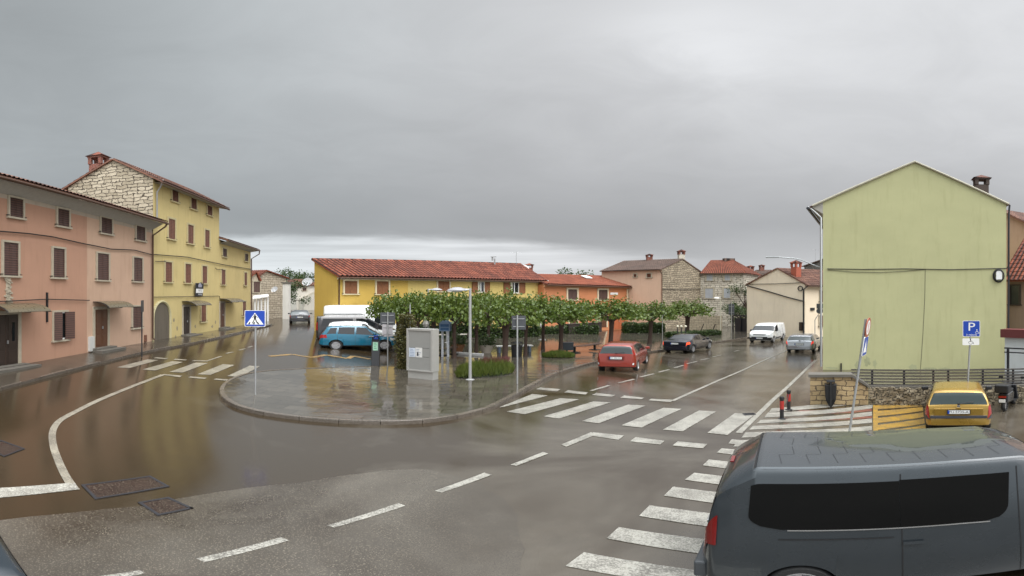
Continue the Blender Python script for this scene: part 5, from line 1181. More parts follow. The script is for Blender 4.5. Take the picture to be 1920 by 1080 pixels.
def hatch5(pm, plate, brake):
    sp = dict(L=4.25, W=1.79, wheel=.315, axles=(-1.30, 1.32), paint=pm, floor=.22, tumble=.33, rear_round=.25,
              top=[(-2.125, .52), (-2.10, .66), (-2.06, .94), (-2.02, 1.00), (-1.70, 1.32), (-1.52, 1.40), (-1.0, 1.45), (-.2, 1.46), (.40, 1.38), (1.10, 1.0), (1.2, .97), (1.75, .82), (2.0, .68), (2.125, .5)],
              belt=[(-2.125, .92), (-1.2, .97), (1.1, .90), (2.125, .68)], panels=[], plate=(plate, .72, 'rear'), mirror=(.8, 1.0), wiper=(-2.05, 1.0))
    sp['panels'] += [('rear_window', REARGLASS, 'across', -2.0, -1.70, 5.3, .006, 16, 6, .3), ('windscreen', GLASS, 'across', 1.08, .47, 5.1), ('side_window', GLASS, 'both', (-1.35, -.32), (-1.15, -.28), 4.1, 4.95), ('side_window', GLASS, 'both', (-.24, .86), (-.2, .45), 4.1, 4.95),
                     ('tail_lamp', brake, 'both', (-2.10, -1.82), (-2.06, -1.80), 3.3, 4.1, .012, 8, 6), ('headlamp', LENS, 'both', (1.65, 1.98), (1.6, 1.9), 2.9, 3.8)]
    seams(sp, (-.28, .84, -1.15)); handles(sp, ((-.1, 3.25), (-1.0, 3.25)))
    return sp
p = G(1500, 661)
car('silver_car', 'silver hatchback with red tail lamps beside the green house corner', 'car', p+Vector((math.sin(R(38)), math.cos(R(38)), 0))*1.8, 38, hatch5(paint('silver_paint', (.36, .37, .39), .25, .6), 'PU 907-GS', DIM_RED))

# -- white small van coming towards the camera
def small_van(pm):
    sp = dict(L=4.40, W=1.85, wheel=.32, axles=(-1.36, 1.42), paint=pm, floor=.22, tumble=.12, rear_round=.10, front_round=.30, arch=1.14, crown=.05,
              top=[(-2.2, .50), (-2.19, 1.75), (-2.1, 1.80), (0, 1.84), (.45, 1.80), (.72, 1.68), (1.38, 1.16), (1.5, 1.12), (1.95, 1.0), (2.12, .88), (2.18, .6), (2.2, .5)],
              belt=[(-2.2, 1.1), (0, 1.08), (1.3, 1.04), (2.2, .8)], panels=[], plate=('PU 631-LV', .48, 'front'), mirror=(1.02, 1.15), mirror_mat=BLACK)
    sp['panels'] += [('windscreen', GLASS, 'across', 1.36, .80, 5.1), ('side_window', GLASS, 'both', (.10, 1.12), (.16, .72), 4.1, 4.95), ('headlamp', LENS, 'both', (1.80, 2.14), (1.72, 2.08), 3.1, 3.9), ('front_bumper', BLACK, 'both', (1.90, 2.199), (1.90, 2.199), .6, 2.2, .02, 12, 5), ('rub_strip', BLACK, 'both', (-.5, 1.0), (-.5, 1.0), 1.3, 1.9, .02), ('wheel_trim', BLACK, 'both', (-2.19, -1.8), (-2.19, -1.8), .8, 1.8, .01)]
    seams(sp, (.02, 1.16, -1.1), .8, 6.0); handles(sp, ((.12, 3.2),))
    sp['boxes'] = [('front_bumper', BLACK, (2.17, 0, .46), (.10, 1.25, .32)), ('grille', BLACK, (2.16, 0, .83), (.06, 1.0, .06))]
    return sp
VWHITE = paint('white_van_paint', (.66, .67, .66), .28, .0)
p = G(1424, 643)
car('white_van', 'small white delivery van with black bumper coming towards the camera', 'van', p+Vector((math.sin(R(41)), math.cos(R(41)), 0))*2.15, 221, small_van(VWHITE))

# -- the parked row beside the square
def crossover(pm, roofm, top_scale=1.0, plate=None, rails=True):
    k = top_scale
    sp = dict(L=4.2, W=1.78, wheel=.335, axles=(-1.22, 1.30), paint=pm, floor=.27, tumble=.27, rear_round=.2, arch=1.16,
              top=[(-2.1, .56), (-2.08, .70), (-2.05, 1.0), (-2.0, 1.07), (-1.72, 1.50*k), (-1.5, 1.60*k), (-.8, 1.645*k), (0, 1.64*k), (.35, 1.58*k), (1.02, 1.14), (1.12, 1.10), (1.75, .98), (2.0, .84), (2.1, .55)],
              belt=[(-2.1, 1.06), (-1.2, 1.08), (.2, 1.02), (1.05, 1.0), (2.1, .8)], panels=[], mirror=(.78, 1.12), mirror_mat=roofm)
    sp['panels'] += [('roof_skin', roofm, 'across', -1.55, .28, 6.1, .004, 14, 14), ('rear_window', GLASS, 'across', -1.98, -1.72, 5.3, .006, 16, 6, .3), ('windscreen', GLASS, 'across', 1.0, .42, 5.1),
                     ('side_window', GLASS, 'both', (-1.72, -1.22), (-1.50, -1.16), 4.12, 4.95), ('side_window', GLASS, 'both', (-1.12, -.27), (-1.07, -.24), 4.1, 4.98), ('side_window', GLASS, 'both', (-.18, .80), (-.15, .38), 4.1, 4.98),
                     ('tail_lamp', LAMP_RED, 'both', (-2.075, -1.68), (-2.04, -1.72), 3.25, 4.0, .014, 10, 6), ('headlamp', LENS, 'both', (1.62, 1.98), (1.58, 1.9), 3.0, 3.8), ('sill_cladding', BLACK, 'both', (-.82, .90), (-.82, .90), .25, 1.25, .012), ('arch_cladding', BLACK, 'both', (-2.09, -1.62), (-2.09, -1.62), .3, 1.3, .012)]
    seams(sp, (-.22, .86, -1.14)); handles(sp, ((-.05, 3.3), (-.98, 3.3)))
    if rails: sp['tubes'] = [('roof_rail', CHROME, [(-1.5, .60, 1.61*k), (-1.42, .60, 1.66*k), (-.6, .61, 1.70*k), (.12, .60, 1.66*k), (.22, .60, 1.62*k)], .022)]
    return sp
TEAL = paint('teal_paint', (.002, .115, .19), .2, .1)
VAZ = 73.0; a, b = G(626, 656.5), G(720, 657.5); mid = (a+b)/2; fdir = Vector((math.sin(R(VAZ)), math.cos(R(VAZ)), 0)); ndir = Vector((-fdir.y, fdir.x, 0))
if ndir.y < 0: ndir = -ndir
base = mid+ndir*.78
def sink(p): return Vector((p.x, p.y, gz(p.x, p.y)))
car('blue_car', 'teal blue crossover car with roof rails, front of the parked row', 'car', sink(base), VAZ, crossover(TEAL, TEAL, 1.02))
car('white_car', 'white roofed car squeezed between the teal crossover and a black van', 'car', sink(base+ndir*2.05+fdir*.12), VAZ, crossover(VWHITE, VWHITE, 1.06, rails=False))
def big_van(pm, L, h, nose, rails=False, hi=False):
    e = L/2
    sp = dict(L=L, W=1.96, wheel=.34, axles=(-e+1.0, e-.95), paint=pm, floor=.24, tumble=.10, rear_round=.10, front_round=.35, arch=1.14, crown=.07,
              top=[(-e, .55), (-e+.015, h-.22), (-e+.10, h-.06), (-e+.4, h), (e-nose-1.15, h), (e-nose-.85, h-.10), (e-nose+.05, 1.24), (e-nose+.15, 1.18), (e-.35, 1.02), (e-.1, .85), (e, .5)],
              belt=[(-e, 1.16), (e-nose, 1.10), (e, .85)], panels=[], mirror=(e-nose-.1, 1.25), mirror_mat=BLACK)
    sp['panels'] += [('windscreen', GLASS, 'across', e-nose+.02, e-nose-.82, 5.1), ('side_window', GLASS, 'both', (e-nose-1.25, e-nose-.22), (e-nose-1.2, e-nose-.72), 4.08, 4.6 if hi else 4.92), ('tail_lamp', LAMP_RED, 'both', (-e+.012, -e+.10), (-e+.012, -e+.10), 3.2, 4.6 if not hi else 4.25, .014), ('headlamp', LENS, 'both', (e-.55, e-.15), (e-.55, e-.2), 3.0, 3.8)]
    seams(sp, (-.2, e-nose-1.32, e-nose-.16), .8, 6.0)
    return sp
sp = big_van(paint('black_van_paint', (.022, .02, .022), .2, .2), 4.95, 2.02, 1.1)
e = 4.95/2; sp['panels'] += [('side_window', GLASS, 'both', (-e+.3, -.3), (-e+.4, -.3), 4.1, 4.9), ('side_window', GLASS, 'both', (-.12, 1.0), (-.12, 1.0), 4.1, 4.9)]
sp['tubes'] = [('roof_rail', DKMETAL, [(-2.0, .72, 2.03), (-1.9, .72, 2.09), (.3, .72, 2.09), (.4, .72, 2.03)], .025)]
car('black_van', 'black passenger van with roof bars between a white car and the tall white van', 'van', sink(base+ndir*4.15+fdir*.05), VAZ-2, sp)
sp = big_van(VWHITE, 5.6, 2.75, 1.15, hi=True)
car('tall_van', 'tall long white panel van at the back of the parked row', 'van', sink(base+ndir*6.4+fdir*.75), VAZ-2, sp)
# -- far dark car in the left street
p = G(562, 607)
car('dark_suv', 'dark grey car stopped in the left street beyond the parked row', 'car', p+Vector((math.sin(R(-20)), math.cos(R(-20)), 0))*2.1, -20, (lambda s_: s_)(hatch5(paint('dark_grey_paint', (.035, .036, .04), .22, .4), 'PU 155-MC', LAMP_RED)))

# -- the big grey van in the right foreground
VGLASS = simple('tinted_glass', (.004, .004, .004), .10, var=.05, spec=.22)
def passenger_van():
    pm = paint('blue_grey_paint', (.034, .041, .047), .28, .35); L = 4.80; e = L/2; h = 2.11
    sp = dict(L=L, W=1.96, wheel=.31, axles=(-e+.90, e-.85), paint=pm, floor=.24, tumble=.105, rear_round=.10, front_round=.38, arch=1.10, crown=.05,
              top=[(-e, .55), (-e+.03, 1.0), (-e+.07, 1.45), (-e+.13, 1.78), (-e+.24, 1.90), (-e+.5, h-.01), (0, h), (e-1.75, h-.01), (e-1.45, h-.10), (e-.98, 1.55), (e-.72, 1.22), (e-.4, 1.05), (e-.12, .85), (e, .5)],
              belt=[(-e, 1.22), (0, 1.20), (e-1.0, 1.14), (e, .85)], panels=[], plate=('PU 318-NR', .85, 'rear'), mirror=(e-1.0, 1.2), mirror_mat=BLACK)
    P = sp['panels']
    P += [('rear_window', GLASS, 'across', -e+.05, -e+.12, 5.0, .008, 16, 6), ('windscreen', GLASS, 'across', e-.78, e-1.42, 5.1)]
    P += [('side_window', VGLASS, 'both', (-e+.42, -.60), (-e+.45, -.60), 4.02, 4.88, .008, 24, 14, -.34), ('side_window', VGLASS, 'both', (-.597, .44), (-.597, .48), 4.02, 4.90, .009, 24, 14, .34), ('side_window', VGLASS, 'both', (.62, 1.50), (.68, 1.20), 4.05, 4.88, .008, 16, 8, -.2)]
    P += [('tail_lamp', simple('dark_lamp_red', (.15, .008, .008), .12, coat=.6), 'both', (-e+.012, -e+.14), (-e+.06, -e+.15), 3.3, 4.42, .016, 8, 10), ('headlamp', LENS, 'both', (e-.6, e-.18), (e-.6, e-.25), 3.0, 3.9)]
    P += [('slide_rail', BLACK, 'both', (-1.7, -.66), (-1.7, -.66), 3.60, 3.65, .006, 12, 1)]
    for k_, x in enumerate((-.585, .56)): P.append(('door_seam', BLACK, 'both', (x-.006, x+.006), (x-.006, x+.006), .8, 5.0, .004, 2, 16))
    P.append(('roof_seam', BLACK, 'across', -e+.47, -e+.49, 6.0, .004, 16, 1))
    for s_ in (1,): P.append(('drip_channel', simple('seam_grey', (.035, .042, .05), .4), 'both', (-e+.47, e-1.7), (-e+.47, e-1.7), 5.72, 5.80, .004, 30, 1))
    rib = simple('roof_groove', (.012, .014, .017), .5)
    for i, x in enumerate(np.linspace(-e+.72, e-1.95, 9)):
        P.append(('roof_groove', rib, 'both', (x, x+.009), (x-.03, x-.021), 6.3, 7.12, .002, 2, 8)); P.append(('roof_groove', rib, 'both', (x+.12, x+.129), (x+.10, x+.109), 7.2, 7.9, .002, 2, 6)); P.append(('roof_groove', rib, 'both', (x-.02, x+.12), (x-.02, x+.12), 7.12, 7.130, .002, 4, 1))
    P.append(('window_trim', CHROME, 'both', (-e+.78, .26), (-e+.78, .26), 3.985, 4.015, .009, 30, 1))
    handles(sp, ((.80, 3.3), (-.48, 3.3)))
    sp['boxes'] = [('rear_bumper', simple('grey_bumper', (.05, .055, .06), .5), (-e-.01, 0, .48), (.14, 1.72, .26)), ('brake_light_bar', simple('dark_lamp_red', (.15, .008, .008), .12, coat=.6), (-e+.20, 0, 1.88), (.04, .22, .025)), ('tail_handle', CHROME, (-e-.01, -.25, 1.02), (.03, .24, .05))]
    return sp
VA = 117.0; f = Vector((math.sin(R(VA)), math.cos(R(VA)), 0)); nL = Vector((-f.y, f.x, 0)); nL = nL if nL.y > 0 else -nL
near = at(1385, 888, 1.0); d = ray(1385, 888); tt_ = (2.08-CAMZ-.22)/d.z; corner = Vector((0, 0, CAMZ))+d*tt_            # rear right corner of the roof
vc = corner+nL*.78+f*(2.40-.33); vc.z = gz(vc.x, vc.y)-.02
van = car('grey_van', 'large blue grey passenger van with dark windows and wet ribbed roof in the right foreground', 'van', vc, VA, passenger_van())
# rain water standing in the middle of its roof
cs = CarShape(passenger_van()); m = MB(); pts = []
nn_ = 46
ring_ = []
for k in range(nn_):
    a = 2*math.pi*k/nn_; rx = 1.12*(1+.10*math.sin(3*a)+.06*math.sin(7*a+1)); ry = .50*(1+.12*math.sin(4*a+2)+.08*math.sin(9*a)); x = -.05+rx*math.cos(a); y = .14+ry*math.sin(a); ring_.append((x, y))
def roofz(x, y):
    r = cs.ring(x)
    y = abs(y)
    for (ya, za), (yb, zb_) in zip(r[5:], r[6:]):
        if yb <= y <= ya: return zb_+(za-zb_)*(y-yb)/(ya-yb)
    return r[-1][1]
for q in range(7):
    f_ = q/6
    for x, y in ring_: xx, yy = -.05+(x+.05)*f_, .14+(y-.14)*f_; m.v.append((xx, yy, roofz(xx, yy)+.0085-.010*f_**6))
for q in range(6):
    for k in range(nn_): m.f.append((q*nn_+k, q*nn_+(k+1) % nn_, (q+1)*nn_+(k+1) % nn_, (q+1)*nn_+k)); m.mi.append(0)
water = newmat('rain_water'); wm, nt_, N_, pr_ = water
pr_.inputs['Base Color'].default_value = (.05, .056, .050, 1); pr_.inputs['Roughness'].default_value = .03
nz = N_('ShaderNodeTexNoise', i_Scale=9.0); bb_ = N_('ShaderNodeBump', i_Height=nz.outputs[0], i_Strength=.05, i_Distance=.02); nt_.links.new(bb_.outputs[0], pr_.inputs['Normal'])
m.build('roof_puddle', wm, van, smooth=180, world=False)
# -- dark car whose roof edge shows in the lower left corner
CA = 118.0; f = Vector((math.sin(R(CA)), math.cos(R(CA)), 0)); nL = Vector((-f.y, f.x, 0)); nL = nL if nL.y > 0 else -nL
d1 = ray(30, 1030); q = Vector((0, 0, CAMZ))+d1*((1.40+.2-CAMZ)/d1.z); cc_ = q-nL*.66-f*.4; cc_.z = gz(cc_.x, cc_.y)
sp = hatch5(paint('blue_black_paint', (.016, .024, .032), .25, .2), 'PU 266-BT', LAMP_RED); car('dark_car', 'dark blue black car whose roof edge shows beside the coarse asphalt', 'car', cc_, CA, sp)
# ------------------------------------------------------------------ retaining wall, fence, bin, right-hand corner
RWS = stone('golden_rubble', (.20, .135, .065), (.50, .37, .20), (.13, .095, .06), .40, .21, dist=.2)
RWD = stone('dark_garden_rubble', (.075, .058, .036), (.34, .28, .19), (.045, .036, .024), .26, .15, dist=.34)
RW = Wall(G2(1519, 758), G2(1606, 760)); g = RW.g
zt = RW.hit(1560, 702)[1]; zlow = RW.hit(1606, 727)[1]
t = thing('stone_pier', 'golden stone wall end with a sloping concrete cap beside the street', 'wall', RW.P(RW.L/2, g)); u1 = RW.hit(1597, 700)[0]; u2 = RW.hit(1628, 727)[0]; zl = RW.hit(1628, 728)[1]
m = MB(); m.prism([RW.P(0, g-.4), RW.P(u2, g-.4), RW.P(u2, zl), RW.P(u1, zt-.12), RW.P(0, zt-.12)], Vector((-RW.N.x, -RW.N.y, 0))*.5); m.build('wall', RWS, t)
m = MB(); nn = Vector((-RW.N.x, -RW.N.y, 0)); m.prism([RW.P(-.06, zt-.117, .06), RW.P(u1, zt-.117, .06), RW.P(u2+.05, zl+.003, .06), RW.P(u2+.05, zl+.10, .06), RW.P(u1+.03, zt, .06), RW.P(-.06, zt, .06)], nn*.62); m.build('coping', CONC, t)
LW = Wall(RW.P(u2+.01, 0)[:2], G2(1930, 757)); t = thing('garden_wall', 'low dark rubble wall under the metal fence', 'wall', LW.P(LW.L/2, g)); zw_ = LW.hit(1700, 728)[1]
m = MB(); nseg = 46
vs = []
for i in range(nseg+1):
    u = LW.L*i/nseg
    for j in range(6):
        b_ = random.uniform(-.05, .05); vs.append(LW.P(u, g-.4+(zw_-g+.4)*j/5+(random.uniform(-.07, .05) if j == 5 else 0), b_))
m.add(vs, [(i*6+j, i*6+6+j, i*6+7+j, i*6+1+j) for i in range(nseg) for j in range(5)])
bk = LW.P(0, g, -.45)-LW.P(0, g, 0); top = [vs[i*6+5] for i in range(nseg+1)]; n0 = len(m.v); m.v += [tuple(p) for p in top]+[tuple(p+bk) for p in top]; q = nseg+1
for i in range(nseg): m.f.append((n0+i, n0+i+1, n0+q+i+1, n0+q+i)); m.mi.append(0)
m.build('wall', RWD, t)
m = MB(); LW.slab(m, .05, LW.L, zw_-.05, zw_+.06, -.40, -.12); m.build('footing', CONC, t)
# loose stones and weeds along its foot
FW = Wall(LW.P(-.3, 0, -.3)[:2], LW.P(LW.L, 0, -.3)[:2]); t = thing('metal_fence', 'dark metal fence of six horizontal rails on the garden wall', 'fence', FW.P(FW.L/2, zw_)); 
zf1 = FW.hit(1700, 694)[1]; zf0 = FW.hit(1700, 725)[1]
for k in range(6):
    z = zf1-(zf1-zf0)*k/5.6; m = MB(); u0_ = FW.hit(1596+max(0, k-1)*7.5, 700)[0]; FW.slab(m, u0_, FW.L, z-.028, z+.028, -.02, .02); m.build('rail', simple('grey_brown_metal', (.10, .09, .085), .4, .4), t)
for x in (1635, 1695, 1750, 1778, 1843, 1900):
    u = FW.hit(x, 705)[0]; m = MB(); FW.slab(m, u-.035, u+.035, zw_-.05, zf1+.01, -.09, -.022); m.build('post', DKMETAL, t)
# litter bin on the pier
u0, u1_, z0, z1 = RW.rect((1546, 718, 1568, 746)); t = thing('litter_bin', 'black litter bin tapering to a foot in front of the golden stone pier', 'bin', RW.P((u0+u1_)/2, g, .3)); uc = (u0+u1_)/2; w_ = (u1_-u0)/2
m = MB(); m.v = []; bt = [RW.P(uc-w_*.85, z0, .08), RW.P(uc+w_*.85, z0, .08), RW.P(uc+w_*.85, z0, .40), RW.P(uc-w_*.85, z0, .40)]; tp = [RW.P(uc-w_, z1, .06), RW.P(uc+w_, z1, .06), RW.P(uc+w_, z1, .44), RW.P(uc-w_, z1, .44)]
m.add(bt+tp, [(3, 2, 1, 0), (4, 5, 6, 7), (0, 1, 5, 4), (1, 2, 6, 5), (2, 3, 7, 6), (3, 0, 4, 7)]); m.build('bucket', BLACK, t, bevel=.015)
m = MB(); RW.slab(m, uc-w_*.7, uc+w_*.7, z1+.10, z1+.16, .05, .45); m.build('hood', BLACK, t, bevel=.01); m = MB(); RW.slab(m, uc-.03, uc+.03, g, z1+.10, .452, .50); m.build('post', BLACK, t)
m = MB(); m.v = []; m.add([RW.P(uc-.04, g, .2), RW.P(uc+.04, g, .2), RW.P(uc+.04, g, .28), RW.P(uc-.04, g, .28)]+[p-Vector((0, 0, .002)) for p in bt], [(0, 1, 5, 4), (1, 2, 6, 5), (2, 3, 7, 6), (3, 0, 4, 7), (3, 2, 1, 0)]); m.build('foot', BLACK, t)

# ------------------------------------------------------------------ signs and posts
def facing(p, turn=0.0):                          # unit vectors of a panel at p: right, normal (towards the camera, turned)
    n = Vector((-p[0], -p[1], 0)).normalized(); n = Matrix.Rotation(R(turn), 3, 'Z') @ n
    return Vector((-n.y, n.x, 0)), n
def panel_poly(pts2, c, r, n, th=.02, d=0.0):
    m = MB(); c = Vector(c); m.prism([c+r*x+Vector((0, 0, y))+n*d for x, y in pts2], n*th); return m
def flat_poly(pts2, c, r, n, d):
    m = MB(); m.poly([Vector(c)+r*x+Vector((0, 0, y))+n*d for x, y in pts2]); return m
def circ(rad, k=24, sx=1.0): return [(rad*sx*math.cos(2*math.pi*i/k), rad*math.sin(2*math.pi*i/k)) for i in range(k)]
def rrect(w, h, q=.03):
    o = []
    for cx, cy, a0 in ((w/2-q, h/2-q, 0), (-w/2+q, h/2-q, 90), (-w/2+q, -h/2+q, 180), (w/2-q, -h/2+q, 270)):
        o += [(cx+q*math.cos(R(a0+k*30)), cy+q*math.sin(R(a0+k*30))) for k in range(4)]
    return o
def flat_text(txt, size, c, r, n, d, mat, parent, name='lettering'):
    vs, fs = text_mesh(txt, size); m = MB(); m.add([Vector(c)+r*v.x+Vector((0, 0, v.y))+n*d for v in vs], fs); return m.build(name, mat, parent)
SIGNBACK = simple('sign_back_grey', (.075, .078, .085), .5, .3); SIGNGREY = simple('pale_sign_back', (.36, .34, .35), .5)
def post(t, base, top, r=.03, mat=METAL, name='post'):
    m = MB(); b = Vector(base)-Vector((0, 0, .1)); m.tube([b, top], r, 10); return m.build(name, mat, t, smooth=60)
def wheelchair(c, r, n, d, s, mat, parent):
    m = MB(); P = lambda x, y: Vector(c)+r*x*s+Vector((0, 0, y*s))+n*d
    m.poly([P(-.05+x, .42+y) for x, y in circ(.09, 12)])
    for a, b, w in (((-.05, .32), (-.02, .0), .07), ((-.02, .0), (.22, -.02), .06), ((.22, -.02), (.33, -.32), .06), ((-.04, .18), (.16, .14), .045)):
        dx, dy = b[0]-a[0], b[1]-a[1]; l = math.hypot(dx, dy); px_, py_ = -dy/l*w/2, dx/l*w/2; m.poly([P(a[0]+px_, a[1]+py_), P(a[0]-px_, a[1]-py_), P(b[0]-px_, b[1]-py_), P(b[0]+px_, b[1]+py_)])
    for k in range(12):
        a0, a1 = R(100+k*20), R(120+k*20); m.poly([P(-.02+.27*math.cos(a0), -.12+.27*math.sin(a0)), P(-.02+.27*math.cos(a1), -.12+.27*math.sin(a1)), P(-.02+.22*math.cos(a1), -.12+.22*math.sin(a1)), P(-.02+.22*math.cos(a0), -.12+.22*math.sin(a0))])
    return m.build('wheelchair_symbol', mat, parent)
# pedestrian crossing sign
b = G(479, 740, .12); rg = hrange(b); t = thing('crossing_sign', 'blue square pedestrian crossing sign on a thin pole at the rounded kerb', 'road sign', b); c = at(478.5, 597, rg); r, n = facing(c, -14)
post(t, b, (b.x, b.y, c.z+.28)); c = Vector((b.x, b.y, c.z))+n*.045; hw = .31
pl = panel_poly(rrect(2*hw, 2*hw), c, r, n, .02).build('sign_plate', WHITE, t); flat_poly(rrect(2*hw-.03, 2*hw-.03), c, r, n, .0215).build('blue_field', BLUE, pl)
flat_poly([(-.26, -.23), (.26, -.23), (0, .22)], c, r, n, .0225).build('white_triangle', WHITE, pl)
for q in ([(-.025, .11), (.025, .11), (.03, .155), (-.03, .155)], [(-.035, .10), (.04, .10), (.035, -.03), (-.03, -.03)], [(-.035, .09), (-.02, .10), (-.085, -.0), (-.10, .01)], [(.03, .10), (.045, .09), (.10, .02), (.085, .01)], [(-.03, -.03), (.0, -.03), (-.06, -.19), (-.09, -.19)], [(.0, -.03), (.035, -.03), (.09, -.19), (.06, -.19)]): flat_poly(q, c, r, n, .0235).build('walking_figure', BLACK, pl)
for x in (-.17, -.03, .12): flat_poly([(x-.035, -.22), (x+.02, -.22), (x+.035+(.0 if x < 0 else -.07), -.13), (x+.01+(.0 if x < 0 else -.07), -.13)], c, r, n, .023).build('stripe', BLACK, pl)
# disabled parking sign
c = at(1821, 616, 17.6); g_ = gz(c.x, c.y); c2 = at(1811, 730, 17.6); b = Vector((c2.x, c2.y, g_)); t = thing('parking_sign', 'blue P parking sign with a white wheelchair plate behind the gold car', 'road sign', b); r, n = facing(c, 6)
post(t, b, c+Vector((0, 0, .30)), .03); C_ = c+n*.05; w_, h_ = .52, .62
pl = panel_poly(rrect(w_, h_), C_, r, n).build('sign_plate', WHITE, t); flat_poly(rrect(w_-.03, h_-.03), C_, r, n, .0215).build('blue_field', BLUE, pl)
flat_text('P', .46, C_+Vector((0, 0, .06)), r, n, .0226, WHITE, pl); wheelchair(C_+r*.17-Vector((0, 0, .13)), r, n, .0226, .20, WHITE, pl); flat_text('3 mjesta', .095, C_-Vector((0, 0, .24)), r, n, .0226, WHITE, pl)
c = at(1820, 640.5, 17.6)+n*.05; p2 = panel_poly(rrect(.50, .26), c, r, n).build('wheelchair_plate', WHITE, t); wheelchair(c, r, n, .0215, .25, BLACK, p2)
# leaning pole with a no-entry style disc and a blue plate, both almost edge on
b = G(1591, 816); rg = hrange(b); tp = at(1623.5, 598, rg); t = thing('leaning_sign', 'leaning pole with narrow red and white round sign above a blue plate', 'road sign', b); post(t, b, tp, .032)
ax = (tp-b).normalized(); c = at(1623.5, 614, rg); r, n = facing(c, 80); r = (r-ax*r.dot(ax)*0).normalized()
lean = lambda pts: pts
m = MB(); C_ = c+n*.04; m.prism([C_+r*x+ax*y for x, y in circ(.31)], n*.02); pl = m.build('round_sign', simple('faded_sign_red', (.33, .085, .045), .5), t); m = MB(); m.poly([C_+r*x+ax*y+n*.0215 for x, y in circ(.23)]); m.build('white_disc', WHITE, pl)
m = MB(); m.poly([C_+r*x+ax*y+n*.0225 for x, y in ((-.05, -.16), (-.01, -.16), (-.01, .16), (-.05, .16))]); m.poly([C_+r*x+ax*y+n*.0225 for x, y in ((.03, -.16), (.07, -.16), (.07, .16), (.03, .16))]); m.build('arrow_symbol', simple('sign_red', (.42, .05, .03), .4), pl)
C_ = at(1618, 649, rg)+n*.04; m = MB(); m.prism([C_+r*x+ax*y for x, y in rrect(.55, .60)], n*.02); pl = m.build('blue_plate', WHITE, t); m = MB(); m.poly([C_+r*x+ax*y+n*.0215 for x, y in rrect(.52, .57)]); m.build('blue_field', BLUE, pl); m = MB(); m.poly([C_+r*x+ax*y+n*.0225 for x, y in ((-.2, -.2), (.2, -.2), (0, .2))]); m.build('white_triangle', WHITE, pl)
# sign backs on the square
def sign_back(label, bx, by, topy, plates, turn=0, polemat=METAL):
    b = G(bx, by, .12); rg = hrange(b); t = thing('sign_post', label, 'road sign', b); tp = at(bx, topy, rg); post(t, b, (b.x, b.y, tp.z), .03, polemat)
    for (x0, y0, x1, y1, mat, d) in plates:
        c = at((x0+x1)/2, (y0+y1)/2, rg+.06); r, n = facing(c, turn); w_ = 2*rg*math.tan(R((x1-x0)/2/AX)); h_ = at(x0, y0, rg).z-at(x0, y1, rg).z
        pl = panel_poly(rrect(w_, h_, .02), Vector((c.x, c.y, c.z)), r, n, -.02, d).build('sign_plate', mat, t)
        m = MB()
        for q in (-.28, .28): m.obox(c-r*w_*.4+Vector((0, 0, h_*q-.015))+n*(d+.002), r*w_*.8, n*.02, (0, 0, .03)); 
        m.build('bracket', METAL, pl)
    return t
sign_back('grey pole with dark square sign back above a pale smaller plate near the parking meter', 727, 687, 585, [(713, 586, 741, 609.5, SIGNBACK, 0), (716.8, 608, 736.5, 631, SIGNGREY, .0)])
sign_back('tall grey pole with one dark sign back in front of the tree trunk', 970, 719, 591, [(959.5, 592, 986, 618, SIGNBACK, 0)])
b = G(1371, 624, .12); sign_back('dark diamond topped sign back on a pole by the far kerb', 1371.5, 624, 567, [(1366, 570, 1377, 590, SIGNBACK, 0)])
# round sign with two plates at the kerb
b = G(1242, 640, .12); rg = hrange(b); t = thing('round_sign', 'slim pole with round sign and two small plates at the kerb by the dark saloon', 'road sign', b); c = at(1243.5, 575, rg); post(t, b, (b.x, b.y, c.z+.35)); r, n = facing(c, -62); C_ = Vector((b.x, b.y, c.z))+n*.05
pl = panel_poly(circ(.34), C_, r, n).build('round_plate', SIGNGREY, t); flat_poly(circ(.27), C_, r, n, .0215).build('inner_disc', simple('sign_blue_grey', (.12, .15, .26), .4), pl)
for y in (586.5, 594.5):
    z_ = at(1243, y, rg).z; C_ = Vector((b.x, b.y, z_))+n*.05; panel_poly(rrect(.55, .30), C_, r, n).build('sign_plate', WHITE, t)
# warning triangle behind the tall van
b = sink(base+ndir*8.3-fdir*2.1); c = at(612, 570, hrange(b)); t = thing('warning_sign', 'red bordered warning triangle showing over the roof of the tall white van', 'road sign', (c.x, c.y, gz(c.x, c.y))); post(t, (c.x, c.y, gz(c.x, c.y)), c); r, n = facing(c); C_ = c+n*.05
pl = panel_poly([(-.42, -.3), (.42, -.3), (0, .45)], C_, r, n).build('sign_plate', simple('sign_red', (.42, .05, .03), .4), t); flat_poly([(-.28, -.22), (.28, -.22), (0, .27)], C_, r, n, .0215).build('white_field', WHITE, pl)
# double sign by the cream house
c = at(1537, 577, 44); t = thing('double_sign', 'pole with a dark square plate above a dark disc before the cream house side wall', 'road sign', (c.x, c.y, gz(c.x, c.y))); r, n = facing(c, 8); m = MB(); g_ = gz(c.x, c.y)
bx_ = at(1528, 625, 44); m.tube([(bx_.x, bx_.y, g_), (bx_.x, bx_.y, at(1528, 600, 44).z), c-Vector((0, 0, .45)), c+Vector((0, 0, .4))], .03, 8); m.build('post', METAL, t)
z_ = at(1537, 574, 44).z; C_ = Vector((c.x, c.y, z_))+n*.05; pl = panel_poly(rrect(.5, .48), C_, r, n).build('square_plate', SIGNBACK, t)
z_ = at(1537, 583, 44).z; C_ = Vector((c.x, c.y, z_))+n*.05; panel_poly(circ(.27), C_, r, n).build('round_plate', SIGNBACK, t)
